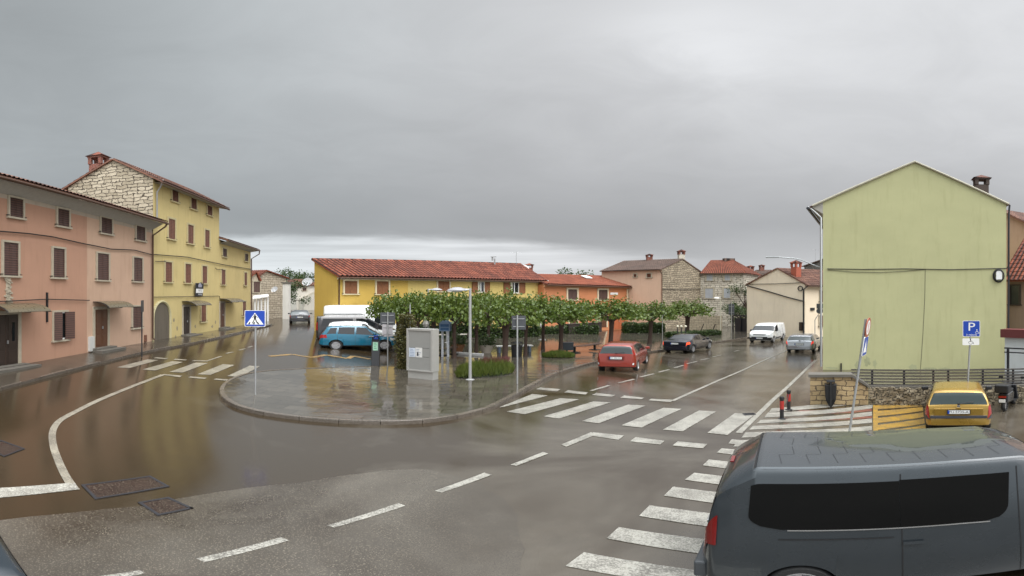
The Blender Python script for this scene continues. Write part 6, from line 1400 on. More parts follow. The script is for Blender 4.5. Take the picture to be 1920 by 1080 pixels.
# thin sign post in front of the pink house
b = G(266, 666, .12); rg = hrange(b); t = thing('street_sign', 'thin dark pole with a sign seen edge on in front of the pale pink house', 'road sign', b); tp = at(265, 565, rg); post(t, b, (b.x, b.y, tp.z), .028, DKMETAL); m = MB(); c = at(265, 574, rg); r, n = facing(c, 80); panel_poly(rrect(.5, .62), c, r, n, .03, .03).build('sign_plate', DKMETAL, t)
# thin post by the hedge
b = at(769, 650, 27); b.z = gz(b.x, b.y)+.12; t = thing('thin_post', 'thin grey post rising through the leaves left of the information board', 'post', b); post(t, b, (b.x, b.y, at(769, 571, 27).z), .035)

# lamps on the square
def park_lamp(label, bx, by, ty, arm=-1, rg=None):
    b = G(bx, by, .12) if rg is None else at(bx, by, rg)
    if rg: b.z = gz(b.x, b.y)+.12
    rg = hrange(b); h = at(bx, ty, rg).z; t = thing('park_lamp', label, 'street lamp', b, group='park lamps on the square')
    m = MB(); m.lathe([(.001, 0), (.16, 0), (.16, .02), (.058, .05), (.046, h-b.z-.02), (.042, h-b.z+.03), (.001, h-b.z+.03)], b, seg=14); m.build('pole', simple('pale_grey_paint', (.30, .30, .295), .45, .1), t, smooth=40)
    r, n = facing(b); q = Vector((b.x, b.y, h-.04)); e = q+r*arm*.46+Vector((0, 0, .04)); m = MB(); m.tube([q, e], .035, 8); m.build('arm', METAL, t)
    m = MB(); m.lathe([(.001, .13), (.12, .12), (.29, .05), (.36, -.01), (.36, -.04), (.001, -.045)], e-r*0-Vector((0, 0, .05)), seg=24); hd = m.build('lamp_head', simple('lamp_shade_white', (.29, .29, .30), .4), t, smooth=40)
    m = MB(); m.lathe([(.001, -.10), (.14, -.09), (.20, -.046)], e-Vector((0, 0, .05)), seg=18); m.build('diffuser', simple('lamp_lens', (.6, .6, .56), .3), hd, smooth=60)
park_lamp('pale grey lamp with saucer head to the left, in the lavender bed', 881.5, 712, 541.5, -1)
park_lamp('saucer headed lamp farther back, its head to the right of its pole', 803, 640, 542, 1, 34)
park_lamp('third saucer headed lamp, mostly hidden in the leaves left of the tall lamp', 838, 640, 545, 1, 37)
b = G(1351, 627, .12); rg = hrange(b); t = thing('slim_lamp', 'slim pale lamp post before the grey stone house', 'street lamp', b); tp = at(1351, 559, rg); post(t, b, (b.x, b.y, tp.z), .05, simple('pale_yellow_paint', (.45, .42, .33), .5), 'pole')
r, n = facing(b); m = MB(); m.lathe([(.001, .1), (.2, .07), (.26, 0), (.001, -.03)], Vector((b.x, b.y, tp.z))-r*.35, seg=16); m.build('lamp_head', WHITE, t); m = MB(); m.tube([(b.x, b.y, tp.z), Vector((b.x, b.y, tp.z+.04))-r*.35], .03, 6); m.build('arm', METAL, t)

# parking meter
b = G(704.5, 686, .12); rg = hrange(b); t = thing('parking_meter', 'dark parking meter with a slanted solar cap and a pale green panel', 'parking meter', b); r, n = facing(b, -8); tz = at(704, 640, rg).z; w_ = .33
m = MB(); m.obox(b-r*w_/2-n*.13, r*w_, n*.26, (0, 0, tz-b.z)); m.build('cabinet', simple('meter_grey', (.05, .052, .056), .45, .2), t, bevel=.02)
m = MB(); m.obox(b-r*w_*.45-n*.10+Vector((0, 0, tz-b.z)), r*w_*.9, n*.2, (0, 0, .22)); m.build('head', BLACK, t, bevel=.02)
m = MB(); q = Vector((b.x, b.y, tz+.24)); m.obox(q-r*.28-n*.22-Vector((0, 0, .03)), r*.62+Vector((0, 0, .10)), n*.44, (0, 0, .04)); m.build('solar_panel', simple('solar_black', (.01, .012, .02), .2), t)
def mpanel(x0, y0, x1, y1, nm, mat, d=.1325): 
    za, zb_ = at(704, y0, rg).z, at(704, y1, rg).z; m = MB(); m.obox(b+r*x0+n*d+Vector((0, 0, zb_-b.z)), r*(x1-x0), n*.008, (0, 0, za-zb_)); return m.build(nm, mat, t)
mpanel(-.10, 641, .11, 656.5, 'instruction_panel', simple('pale_green_panel', (.30, .50, .36), .4)); q_ = mpanel(-.06, 628.5, .12, 635.5, 'parking_plate', BLUE); flat_text('P', .13, b+Vector((0, 0, at(704, 632, rg).z-b.z))+r*.03, r, n, .142, WHITE, t)
for k in range(4):
    za = at(704, 643.5+k*3.2, rg).z; m = MB(); m.obox(b-r*.06+n*.1415+Vector((0, 0, za-b.z)), r*random.uniform(.06, .13), n*.002, (0, 0, .035)); m.build('printed_line', simple('green_print', (.05, .25, .14), .5), t)

# information board
b0, b1 = G(763.5, 708, .12), G(812, 713, .12); t = thing('information_board', 'grey metal information cabinet with two paper notices', 'notice board', (b0+b1)/2); rg = hrange(b0); zt_ = at(763, 615.5, rg).z; IB = Wall(b0, b1); IBM = simple('grey_cabinet', (.44, .435, .41), .38, .35, var=.06); gg = min(b0.z, b1.z); L_ = IB.L; zf_ = gg+(zt_-gg)*.155
m = MB(); IB.slab(m, .02, L_-.02, gg-.05, zf_, -.36, -.02); m.build('plinth', IBM, t)
m = MB(); IB.slab(m, 0, L_, zf_+.002, zt_, -.38, 0); bd = m.build('cabinet', IBM, t, bevel=.012)
for a0, a1, q0, q1 in ((0, .075, zf_, zt_), (L_-.075, L_, zf_, zt_), (.075, L_-.075, zt_-.09, zt_), (.075, L_-.075, zf_, zf_+.06)): m = MB(); IB.slab(m, a0, a1, q0, q1, .003, .045); m.build('frame', IBM, t)
m = MB(); IB.slab(m, .075, L_-.075, zf_+.06, zt_-.09, .003, .008); dr = m.build('door_panel', simple('dull_panel', (.30, .30, .285), .35, .2, var=.05), t)
for y in (652.5, 669): z_ = IB.hit(790, y)[1]; m = MB(); IB.slab(m, L_*.12, L_*.86, z_-.006, z_+.006, .0085, .011); m.build('shelf_line', BLACK, dr)
for (x0, y0, x1, y1, nm, col) in ((767.5, 652, 779, 669, 'pale_blue_notice', (.50, .55, .62)), (779.5, 652, 792, 670, 'white_notice', (.62, .61, .58))):
    ua, ub, za, zb_ = IB.rect((x0, y0, x1, y1)); m = MB(); IB.slab(m, ua, ub, za, zb_, .012, .015); pp = m.build(nm, simple(nm, col, .6), t)
    for k in range(5):
        q_ = za+(zb_-za)*(.12+.17*k); m = MB(); IB.slab(m, ua+(ub-ua)*.12, ua+(ub-ua)*random.uniform(.5, .9), q_, q_+(zb_-za)*.05, .0152, .0158); m.build('printed_line', simple('print_grey', (.16, .2, .3), .6), pp)
m = MB(); ua, ub, za, zb_ = IB.rect((782.5, 660, 785, 667)); IB.slab(m, ua, ub, za, zb_, .0152, .016); m.build('printed_figure', BLACK, t)

# bollards joined by a chain
tops = []
for lab, bx, by, ty in (('red and black bollard, the nearer of the chained pair by the hatching', 1466, 786, 743), ('red and black bollard, the farther of the chained pair by the hatching', 1479, 769, 731)):
    b = G(bx, by); rg = hrange(b); h = at(bx, ty, rg).z-b.z; t = thing('bollard', lab, 'bollard', b, group='chained bollards')
    m = MB(); m.lathe([(.001, 0), (.11, 0), (.11, .03), (.055, .05), (.055, h*.45)], b, seg=14); m.build('foot', BLACK, t, smooth=40)
    m = MB(); m.lathe([(.058, h*.45), (.058, h*.80), (.001, h*.80)], b, seg=14); m.build('band', simple('bollard_red', (.34, .025, .02), .35), t, smooth=40)
    m = MB(); m.lathe([(.05, h*.80), (.06, h*.86), (.075, h*.92), (.055, h*.98), (.001, h)], b, seg=14); m.build('knob', BLACK, t, smooth=50); tops.append(b+Vector((0, 0, h*.84)))
t = thing('chain', 'chain hanging between the two red and black bollards', 'chain', tops[0]); m = MB(); m.tube([tops[0].lerp(tops[1], k/10)-Vector((0, 0, .35*(1-(2*k/10-1)**2))) for k in range(11)], .014, 6); m.build('links', BLACK, t)

# ------------------------------------------------------------------ trees and planting
LEAF = leafmat('mulberry_leaf', (.052, .092, .012), (.125, .170, .024), (.066, .102, .013)); LEAF2 = leafmat('hedge_leaf', (.020, .045, .010), (.06, .095, .02), (.035, .06, .012)); LEAF3 = leafmat('lavender_leaf', (.055, .085, .012), (.13, .155, .028), (.06, .10, .015)); LEAF4 = leafmat('dry_hedge_leaf', (.065, .06, .016), (.13, .11, .03), (.05, .06, .015))
BARK = simple('mulberry_bark', (.055, .033, .024), .9, var=.4, scale=9, bump=.8)
def leaf_faces(vs, fs, p, size, rnd, up=.4, droop=None):
    d = Vector((rnd.normal(), rnd.normal(), rnd.normal()*.5)); d = d.normalized() if droop is None else (d.normalized()*.75+droop).normalized()
    n = Vector((rnd.normal(), rnd.normal(), rnd.normal()+up*2)).normalized(); s = d.cross(n)
    if s.length < 1e-3: return
    s.normalize(); n = s.cross(d); i = len(vs); w = size*.42
    vs += [p, p+d*size*.45+s*w+n*size*.06, p+d*size, p+d*size*.45-s*w+n*size*.06]; fs += [(i, i+1, i+2), (i, i+2, i+3)]
def crown_mesh(seed, rad=1.9, h0=2.45, h1=3.5, shoots=58, leaves=26):
    rnd = np.random.default_rng(seed); vs, fs = [], []; tw = MB()
    for k in range(shoots):
        a = rnd.uniform(0, 2*math.pi); q = math.sqrt(rnd.uniform(0, 1))*rad*.85; b = Vector((q*math.cos(a), q*math.sin(a), h0+rnd.uniform(.0, .35)))
        out = Vector((math.cos(a), math.sin(a), 0))*rnd.uniform(.0, .55)*q/rad; ln = rnd.uniform(.55, 1.0)*(h1-h0)*(1.25 if rnd.random() < .12 else 1)*(1.12-.5*(q/rad)**2); dr = (Vector((0, 0, 1))+out*1.6+Vector((rnd.normal()*.22, rnd.normal()*.22, 0))).normalized()
        e = b+dr*ln
        if k % 3 == 0: tw.tube([b, e], [.014, .005], 4, cap=False)
        for i in range(leaves):
            f_ = rnd.uniform(0, 1)**.85; p = b.lerp(e, f_)+Vector((rnd.normal(), rnd.normal(), rnd.normal()))*.11
            leaf_faces(vs, fs, p, rnd.uniform(.13, .24)*(1.1-.3*f_), rnd, .5, Vector((0, 0, -.5)))
    for k in range(800):                                              # hanging skirt
        a = rnd.uniform(0, 2*math.pi); q = rad*rnd.uniform(.55, 1.15); p = Vector((q*math.cos(a), q*math.sin(a), h0+rnd.uniform(-.3, .55)*(.4+.6*q/rad))); leaf_faces(vs, fs, p, rnd.uniform(.14, .24), rnd, .4, Vector((math.cos(a)*.4, math.sin(a)*.4, -.8)))
    m = MB(); m.add(vs, fs); return m.mesh('crown', LEAF, None, False), tw.mesh('twigs', BARK, None)
def trunk_mesh(seed, h=2.5, r=.15, rad=1.5):
    rnd = np.random.default_rng(seed); m = MB(); lx, ly = rnd.uniform(-.12, .12, 2)
    pts = [Vector((lx*math.sin(z*1.3), ly*math.sin(z*1.1), z*h*.82)) for z in np.linspace(0, 1, 7)]; m.tube(pts, [r*1.35, r*1.08, r*.95, r*.92, r*.95, r*1.05, r*1.2], 10)
    top = pts[-1]
    for k in range(6):
        a = 2*math.pi*k/6+rnd.uniform(-.3, .3); q = rad*rnd.uniform(.6, 1.0); e = Vector((q*math.cos(a), q*math.sin(a), h+rnd.uniform(-.05, .2))); mid_ = top.lerp(e, .5)+Vector((0, 0, rnd.uniform(-.02, .15))); m.tube([top-Vector((0, 0, .1)), mid_, e], [r*.62, r*.42, r*.38], 7)
        for j in range(2):
            f2 = e+Vector((rnd.uniform(-.4, .4), rnd.uniform(-.4, .4), rnd.uniform(.15, .4))); m.tube([mid_.lerp(e, .6), f2], [r*.3, r*.16], 6)
    return m.mesh('trunk', BARK, 50)
PROTO = [(crown_mesh(s), trunk_mesh(s+50)) for s in (11, 12, 13, 14)]
TREES = [(946, 688, None, 'gnarled dark trunked mulberry standing in the lavender mound', 1.0, .85), (1051, 665, None, 'slender trunked mulberry rising from the small grass bed beside the square bin', 1.25, .62), (1144, 653, None, 'mulberry directly behind the red car with the orange wall between its limbs', 1.35, .72), (1218, 645, None, 'mulberry left of the round sign, before the right end of the orange house', 1.25, .8),
         (1288, 628, None, 'last mulberry on the right, in front of the rubble stone gable', 1.5, .9),
         (745, 0, 30.5, 'mulberry over the noses of the parked vans at the left end of the row', 1.0, .6), (783, 0, 29, 'mulberry directly above the grey information board', 1.0, .6), (815, 0, 32.5, 'mulberry behind the blue book box', 1.05, .65), (852, 0, 28.5, 'mulberry just left of the tall park lamp', 1.0, .6), (893, 0, 30, 'mulberry just right of the tall park lamp', 1.0, .6), (915, 0, 34, 'mulberry above the white flower pot', 1.1, .6), (985, 0, 29.5, 'mulberry right of the dark sign back, above the white bench', 1.0, .6), (1018, 0, 33, 'mulberry before the seam between the yellow and orange houses', 1.1, .6)]
rt = random.Random(5)
for i, (x, y, rg, lab, sc, tr) in enumerate(TREES):
    b = G(x, y, .12) if rg is None else at(x, 640, rg); b.z = gz(b.x, b.y)+.10
    t = thing('mulberry_tree', lab, 'tree', b, rt.uniform(0, 6.28), 'pollarded mulberries on the square'); (cm, tw), tm = PROTO[i % 4]; hh = 1.0
    ztop = at(x, {0: 551, 1: 560, 2: 559, 3: 566, 4: 565}.get(i, 549 if x < 960 else 556), hrange(b)).z-b.z; zs = ztop/3.62
    for nm, me in (('trunk', tm), ('crown', cm)):
        o = bpy.data.objects.new(nm, me); COL.objects.link(o); o.parent = t; o.scale = (sc*(tr if nm == 'trunk' else .74), sc*(tr if nm == 'trunk' else .74), zs)
        if nm == 'crown': o2 = bpy.data.objects.new('twigs', tw); COL.objects.link(o2); o2.parent = o
def leaf_mass(name, label, cat, sampler, n, size, mat, loc, core=None, group=None, spiky=None):
    rnd = np.random.default_rng(abs(hash(label)) % 99991 if False else sum(map(ord, label))); vs, fs = [], []
    for _ in range(n):
        p = sampler(rnd)
        if spiky:
            a = rnd.uniform(0, 6.28); l = rnd.uniform(.6, 1.2)*spiky; d = Vector((math.cos(a)*rnd.uniform(.1, .55), math.sin(a)*rnd.uniform(.1, .55), 1)).normalized(); s_ = d.cross(Vector((math.cos(a+1), math.sin(a+1), 0))).normalized()*.012; i = len(vs); vs += [p-s_, p+s_, p+d*l]; fs.append((i, i+1, i+2))
        else: leaf_faces(vs, fs, p, size*rnd.uniform(.7, 1.3), rnd)
    t = thing(name, label, cat, loc, group=group); m = MB(); m.add(vs, fs); m.build('foliage', mat, t, uv=False)
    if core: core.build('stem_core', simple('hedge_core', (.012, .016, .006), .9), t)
    return t
def hedge(name, label, q0, q1, depth, h, n, size, mat, base=None, cat='hedge'):
    q0, q1 = Vector(q0), Vector(q1); u = (q1-q0); u.z = 0; L_ = u.length; u = u/L_; v = Vector((-u.y, u.x, 0)); v = v if v.y > 0 else -v; g_ = min(q0.z, q1.z)
    def smp(rnd):
        a, b_, c = rnd.uniform(0, L_), rnd.uniform(0, depth), rnd.uniform(0, 1)
        f_ = rnd.integers(0, 4); 
        if f_ == 0: b_ = rnd.uniform(-.05, .08)
        elif f_ == 1: c = rnd.uniform(.9, 1.06)
        elif f_ == 2: a = (0 if rnd.random() < .5 else L_)+rnd.uniform(-.06, .06)
        return q0+u*a+v*b_+Vector((0, 0, c*h*(1+.09*math.sin(a*3.1)+.06*math.sin(a*7.7))+g_-q0.z))
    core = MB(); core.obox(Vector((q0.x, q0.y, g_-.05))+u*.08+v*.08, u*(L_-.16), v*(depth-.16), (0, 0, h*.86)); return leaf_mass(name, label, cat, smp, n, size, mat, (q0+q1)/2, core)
# climber-covered column left of the board
b = G(757, 694, .12); b = b+Vector((0, 0, 0)); hh = at(757, 590, hrange(b)).z-b.z
def smp(rnd):
    z = rnd.uniform(0, 1); a = rnd.uniform(0, 6.28); q = (.46+.10*math.sin(z*9+a))*(1-.35*z**3)*math.sqrt(rnd.uniform(.3, 1)); return b+Vector((q*math.cos(a)*.95, .5+q*math.sin(a), z*hh))
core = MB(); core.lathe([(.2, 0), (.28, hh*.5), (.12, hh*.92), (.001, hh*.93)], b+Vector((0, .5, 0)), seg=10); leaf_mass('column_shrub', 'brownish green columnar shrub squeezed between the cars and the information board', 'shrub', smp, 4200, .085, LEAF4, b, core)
# lavender bed
b0, b1 = G(852, 712, .12), G(962, 703, .12); ctr = (b0+b1)/2+Vector((0, .9, 0)); L_ = (b1-b0).length; uu = (b1-b0).normalized()
def smp(rnd):
    a = rnd.uniform(-.5, .5)*L_; w_ = rnd.uniform(-.95, .95); e = math.sqrt(max(0, 1-(2*a/L_)**4)); h_ = .55*e*math.sqrt(max(0, 1-(w_/1.0)**2)); p = ctr+uu*a+Vector((0, w_*e, 0)); p.z = gz(p.x, p.y)+.12+h_*rnd.uniform(.15, 1.0); return p
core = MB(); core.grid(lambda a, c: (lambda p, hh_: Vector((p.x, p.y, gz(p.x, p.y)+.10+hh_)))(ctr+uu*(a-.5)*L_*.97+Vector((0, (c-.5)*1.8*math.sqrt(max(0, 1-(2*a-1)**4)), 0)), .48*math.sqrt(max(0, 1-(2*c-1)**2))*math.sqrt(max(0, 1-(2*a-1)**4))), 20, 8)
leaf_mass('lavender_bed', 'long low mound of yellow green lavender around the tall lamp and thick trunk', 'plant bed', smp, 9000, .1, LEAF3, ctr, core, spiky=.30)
def smp2(rnd):
    p = smp(rnd); a = rnd.uniform(-.08, .42)*L_; p = ctr+uu*a+Vector((0, rnd.uniform(-.2, .8), 0)); p.z = gz(p.x, p.y)+.62+rnd.uniform(0, .1); return p
leaf_mass('flower_spikes', 'dull red flower spikes standing out of the lavender mound', 'flowers', smp2, 420, .1, leafmat('dull_red_flower', (.10, .03, .03), (.17, .06, .05), (.12, .04, .04)), ctr, None, spiky=.30)
b0, b1 = G(1023, 674, .12), G(1074, 671, .12); ctr2 = (b0+b1)/2+Vector((0, .7, 0)); L2 = (b1-b0).length
def smp3(rnd):
    a = rnd.uniform(-.5, .5)*L2; w_ = rnd.uniform(-.7, .7); e = math.sqrt(max(0, 1-(2*a/L2)**2)); p = ctr2+Vector((a, w_*e, 0)); p.z = gz(p.x, p.y)+.12+.26*e*rnd.uniform(.1, 1); return p
leaf_mass('grass_bed', 'small low oval bed of grass under the slender tree trunk', 'plant bed', smp3, 4200, .1, LEAF3, ctr2, None, spiky=.22)
hedge('hedge', 'long grassy hedge behind the brown planter before the orange house', G(1012, 627, .12), G(1122, 627, .12), 1.0, 1.0, 5200, .14, LEAF2)
hedge('clipped_hedge', 'dark clipped hedge block before the orange house right of its door', G(1172, 625, .12), G(1246, 624, .12), 1.2, 1.15, 5200, .13, LEAF2)
hedge('low_hedge', 'low green hedge on the right of the round sign pole', G(1262, 634, .12), G(1352, 628, .12), 1.0, .55, 3600, .12, LEAF2)
b0, b1 = G(1056, 625, .12), G(1118, 625, .12); t = thing('planter', 'long dark brown planter box before the grassy hedge', 'planter', (b0+b1)/2); pw = Wall(b0, b1); m = MB(); pw.slab(m, 0, pw.L, b0.z-.1, b0.z+.95, .1, .6); m.build('box', simple('dark_brown_wood', (.030, .022, .018), .6), t); m = MB(); pw.slab(m, -.05, pw.L+.05, b0.z+.952, b0.z+1.0, .05, .65); m.build('rim', simple('dark_brown_wood', (.030, .022, .018), .6), t)

# ------------------------------------------------------------------ small things on the square
WOODB = simple('dark_bench_wood', (.040, .022, .016), .35, var=.3)
def bench(label, p0, p1, h=.48, legs=(.18, .82)):
    p0, p1 = Vector(p0), Vector(p1); W_ = Wall(p0, p1); g_ = gz(*W_.p0)+.12; t = thing('bench', label, 'bench', (p0+p1)/2, group='benches on the square')
    m = MB()
    for k in range(4): m = MB(); m.grid(lambda a, c: W_.P(W_.L*a, g_+h-.05*math.sin(math.pi*a)+.02*0, -.5+k*.125+c*.105), 10, 1); n = len(m.v); m.add([Vector(v)-Vector((0, 0, .04)) for v in m.v[:]], m.f[:]); m.build('seat_slat', WOODB, t)
    for f_ in legs: m = MB(); W_.slab(m, W_.L*f_-.05, W_.L*f_+.05, g_, g_+h-.10, -.3, -.2); W_.slab(m, W_.L*f_-.22, W_.L*f_+.22, g_, g_+.05, -.5, -.0); m.build('leg', BLACK, t)
bench('dark backless bench behind the left side of the red car', G(1073, 663, .12), G(1132, 659, .12))
bench('dark bench right of the grey information board', G(829, 668, .12), G(862, 664, .12), .5)
b = G(1063, 664, .12); rg = hrange(b); t = thing('square_bin', 'dark square litter bin on a short foot beside the slender tree', 'bin', b); r, n = facing(b, 5); z0, z1 = at(1063, 656.5, rg).z, at(1063, 641.5, rg).z
m = MB(); m.obox(Vector((b.x, b.y, z0))-r*.33-n*.2, r*.66, n*.4, (0, 0, z1-z0)); m.build('box', simple('bin_slate', (.022, .028, .034), .5), t, bevel=.02); m = MB(); m.lathe([(.05, z0-b.z), (.05, .03), (.18, .02), (.18, 0), (.001, 0)], b, seg=12); m.build('foot', BLACK, t)
b = at(969, 665, 29.0); b.z = gz(b.x, b.y)+.12; t = thing('litter_bin', 'black round topped litter bin partly behind the tall sign pole', 'bin', b); r, n = facing(b); z1 = at(969, 640, 29).z-b.z; m = MB(); m.lathe([(.001, .0), (.25, .0), (.28, z1*.75), (.26, z1*.75), (.24, .05)], b, seg=16); m.build('bucket', BLACK, t, smooth=40); m = MB(); m.lathe([(.30, z1*.88), (.28, z1*.96), (.001, z1)], b, seg=16); m.build('lid', BLACK, t, smooth=50)
for a in (0, 2.1, 4.2): m = MB(); m.tube([b+Vector((.26*math.cos(a), .26*math.sin(a), z1*.74)), b+Vector((.28*math.cos(a), .28*math.sin(a), z1*.9))], .015, 5); m.build('strut', BLACK, t)
# little book box
b = at(835, 642, 29.0); b.z = gz(b.x, b.y)+.12; rg = 29.0; t = thing('book_box', 'small blue and white book house on a stand behind the information board', 'book box', b); r, n = facing(b, -12); z0, z1 = at(835, 620.5, rg).z, at(835, 606, rg).z; w_ = .52; BB = simple('pale_blue_paint', (.22, .32, .48), .5)
m = MB(); o = Vector((b.x, b.y, z0))-r*w_/2-n*.2; m.obox(o, r*w_, n*.36, (0, 0, z1-z0)); bx = m.build('box', simple('mid_blue_paint', (.05, .13, .27), .5), t)
for a0, a1, q0, q1 in ((0, .09, 0, 1), (.91, 1, 0, 1), (.09, .91, .0, .1), (.09, .91, .46, .54), (.09, .91, .9, 1)): m = MB(); m.obox(o+r*w_*a0+n*.362+Vector((0, 0, (z1-z0)*q0)), r*w_*(a1-a0), n*.03, (0, 0, (z1-z0)*(q1-q0))); m.build('door_frame', BB, t)
m = MB(); P_ = lambda x, y, d: Vector((b.x, b.y, z1+.003))+r*x+n*d+Vector((0, 0, y)); m.prism([P_(-w_*.6, 0, -.22), P_(w_*.6, 0, -.22), P_(0, .26, -.22)], n*.46); m.build('roof', BB, t)
for x in (-.14, .14): m = MB(); m.obox(Vector((b.x, b.y, b.z-.02))+r*(x-.05)-n*.05, r*.10, n*.1, (0, 0, z0-b.z+.018)); m.build('leg', simple('white_leg', (.5, .52, .56), .5), t)
# folded parasols, pots, tables, white edging, globes
def parasol(label, x, y0, y1, rg):
    b = at(x, y1, rg); b.z = gz(b.x, b.y)+.12; z0 = at(x, y1, rg).z-b.z; z1 = at(x, y0, rg).z-b.z; t = thing('parasol', label, 'parasol', b, group='folded parasols'); m = MB(); m.lathe([(.001, 0), (.25, 0), (.25, .06), (.03, .08), (.025, z1), (.001, z1)], b, seg=12); m.build('pole', METAL, t)
    m = MB(); m.lathe([(.03, z1+.05), (.07, z1-.1), (.13, (z0+z1)/2), (.17, z0+.2), (.10, z0), (.026, z0+.04)], b, seg=9); m.build('canopy', simple('white_canvas', (.62, .60, .56), .8), t)
parasol('folded white parasol above the information board', 797.5, 592, 613, 31.5); parasol('folded white parasol left of the long grassy hedge', 1016.5, 600, 614, 40)
def pot(label, x, y, w, col, rg):
    b = at(x, y, rg); b.z = gz(b.x, b.y)+.12; t = thing('flower_pot', label, 'flower pot', b); m = MB(); m.lathe([(.001, .0), (w*.55, .0), (w*.9, .5), (w, .55), (w*.9, .56), (w*.8, .45)], b, seg=18); m.build('pot', simple('pot_%d' % x, col, .7), t, smooth=40)
    vs, fs = [], []; rnd = np.random.default_rng(x)
    for _ in range(500): a = rnd.uniform(0, 6.28); q = w*1.1*math.sqrt(rnd.uniform(0, 1)); leaf_faces(vs, fs, b+Vector((q*math.cos(a), q*math.sin(a), .5+rnd.uniform(0, .9)*(1-.4*q/w))), .11, rnd)
    m = MB(); m.add(vs, fs); m.build('plant', LEAF2, t, uv=False)
pot('terracotta tub of foliage behind the lamp post', 858, 634, .45, (.32, .15, .07), 31.5); pot('white stone tub with a shrub right of the lamp post', 912, 636, .42, (.50, .45, .38), 31.0)
wb = thing('white_bench', 'long white low bench behind the thick tree trunk', 'bench', at(965, 632, 31)); W_ = Wall(at(932, 628, 31), at(1000, 628, 31.6)); g_ = W_.g+.12; m = MB(); W_.slab(m, 0, W_.L, g_+.40, g_+.47, -.4, 0); m.build('seat', WHITE, wb)
for f_ in (.08, .5, .92): m = MB(); W_.slab(m, W_.L*f_-.06, W_.L*f_+.06, g_, g_+.397, -.36, -.04); m.build('leg', simple('bench_leg_blue', (.16, .2, .27), .6), wb)
t = thing('stone_edging', 'thin pale stone edging curving past the terracotta tub and lamp post', 'edging', at(870, 630, 30)); m = MB(); e = [at(846, 632, 30.5), at(868, 632, 30.0), at(890, 632, 29.6), at(905, 632, 29.4)]
kerb_strip([Vector((p.x, p.y)) for p in e], .14, .05, .27, m, 1); m.build('edge', simple('pale_stone', (.46, .46, .45), .6), t)
for i, (x, y) in enumerate(((1270.5, 612), (1277.5, 612), (1285.5, 612))):
    b = at(x, 624, 46); b.z = gz(b.x, b.y)+.1; z_ = at(x, y, 46).z; t = thing('globe_light', ('leftmost', 'middle', 'rightmost')[i]+' of three pale globes in the hedge before the rubble gable', 'garden light', b, group='pale globes in the hedge'); m = MB(); m.tube([b, (b.x, b.y, z_-.12)], .04, 8); m.build('stem', DKMETAL, t)
    m = MB(); m.lathe([(.10*math.sin(k*math.pi/10)+.0005, -.10*math.cos(k*math.pi/10)) for k in range(11)], (b.x, b.y, z_), seg=16); m.build('globe', simple('pale_globe', (.66, .62, .48), .4), t, smooth=180)
hedge('terrace_hedge', 'dark shaded hedge behind the cafe tables under the mulberries', at(748, 640, 40), at(880, 640, 40.5), .8, 1.7, 5200, .16, LEAF2)
hedge('terrace_hedge', 'dark shaded hedge behind the thick trunk and white bench', at(884, 640, 40.5), at(1010, 640, 43), .8, 1.6, 5200, .16, LEAF2)
# cafe tables and chairs in the shade under the trees
CAFE = simple('cafe_brown', (.06, .045, .035), .6); rt = random.Random(9)
def cafe_table(label, x, rg):
    b = at(x, 630, rg); b.z = gz(b.x, b.y)+.12; t = thing('cafe_table', label, 'table', b, group='cafe tables under the trees'); m = MB(); m.box(b+Vector((0, 0, .73)), (.75, .75, .04), .5); m.build('table_top', simple('cafe_top', (.36, .33, .29), .4), t); m = MB(); m.lathe([(.001, 0), (.22, 0), (.22, .03), (.03, .05), (.03, .71)], b, seg=12); m.build('pedestal', DKMETAL, t)
def cafe_chair(label, x, rg, rz):
    b = at(x, 630, rg); b.z = gz(b.x, b.y)+.12; t = thing('cafe_chair', label, 'chair', b, rz, 'cafe chairs under the trees')
    m = MB(); m.box((0, 0, .45), (.42, .42, .04)); m.build('seat', CAFE, t, world=False); m = MB(); m.box((0, -.2, .72), (.42, .03, .34)); m.build('backrest', CAFE, t, world=False)
    for sx in (-.18, .18):
        for sy in (-.18, .18): m = MB(); m.tube([(sx, sy, 0), (sx, sy, .43)], .015, 6); m.build('leg', DKMETAL, t, world=False)
        m = MB(); m.tube([(sx, -.19, .47), (sx, -.2, .56)], .015, 6); m.build('back_stay', DKMETAL, t, world=False)
cafe_table('cafe table in the shade behind the top of the information board', 822, 36); cafe_table('cafe table in the shade right of the book box', 868, 37)
cafe_chair('cafe chair left of the table behind the information board', 809, 36.3, 1.2); cafe_chair('cafe chair beside the lamp post in the shade', 884, 36.6, -1.2); cafe_chair('cafe chair between the book box and the farther cafe table', 850, 36.4, .6)
# low garden wall and gate by the stone house
GW = Wall(at(1290, 612, 58), at(1352, 615, 57)); t = thing('low_wall', 'low beige rubble wall in front of the grey stone house', 'wall', GW.P(GW.L/2, 0)); m = MB(); GW.slab(m, 0, GW.L, -1.4, GW.hit(1320, 592)[1], -.4, 0); m.build('wall', stone('beige_rubble', (.22, .18, .12), (.46, .39, .28), (.16, .13, .09), .5, .22), t)
t = thing('garden_gate', 'dark closed gate between the grey stone house and the cream house', 'gate', at(1388, 612, 58)); W_ = Wall(at(1378, 615, 57), at(1402, 615, 56)); m = MB(); W_.slab(m, 0, W_.L, -1.2, W_.hit(1390, 597)[1], -.08, 0); m.build('panel', DKMETAL, t); m = MB(); W_.slab(m, -.2, W_.L+.2, W_.hit(1390, 593)[1], W_.hit(1390, 591)[1], -.1, .05); m.build('top_rail', DKMETAL, t)
for f_ in (-.1, .5, 1.05): m = MB(); W_.slab(m, W_.L*f_-.06, W_.L*f_+.06, -1.2, W_.hit(1390, 593)[1], .06, .16); m.build('post', DKMETAL, t)
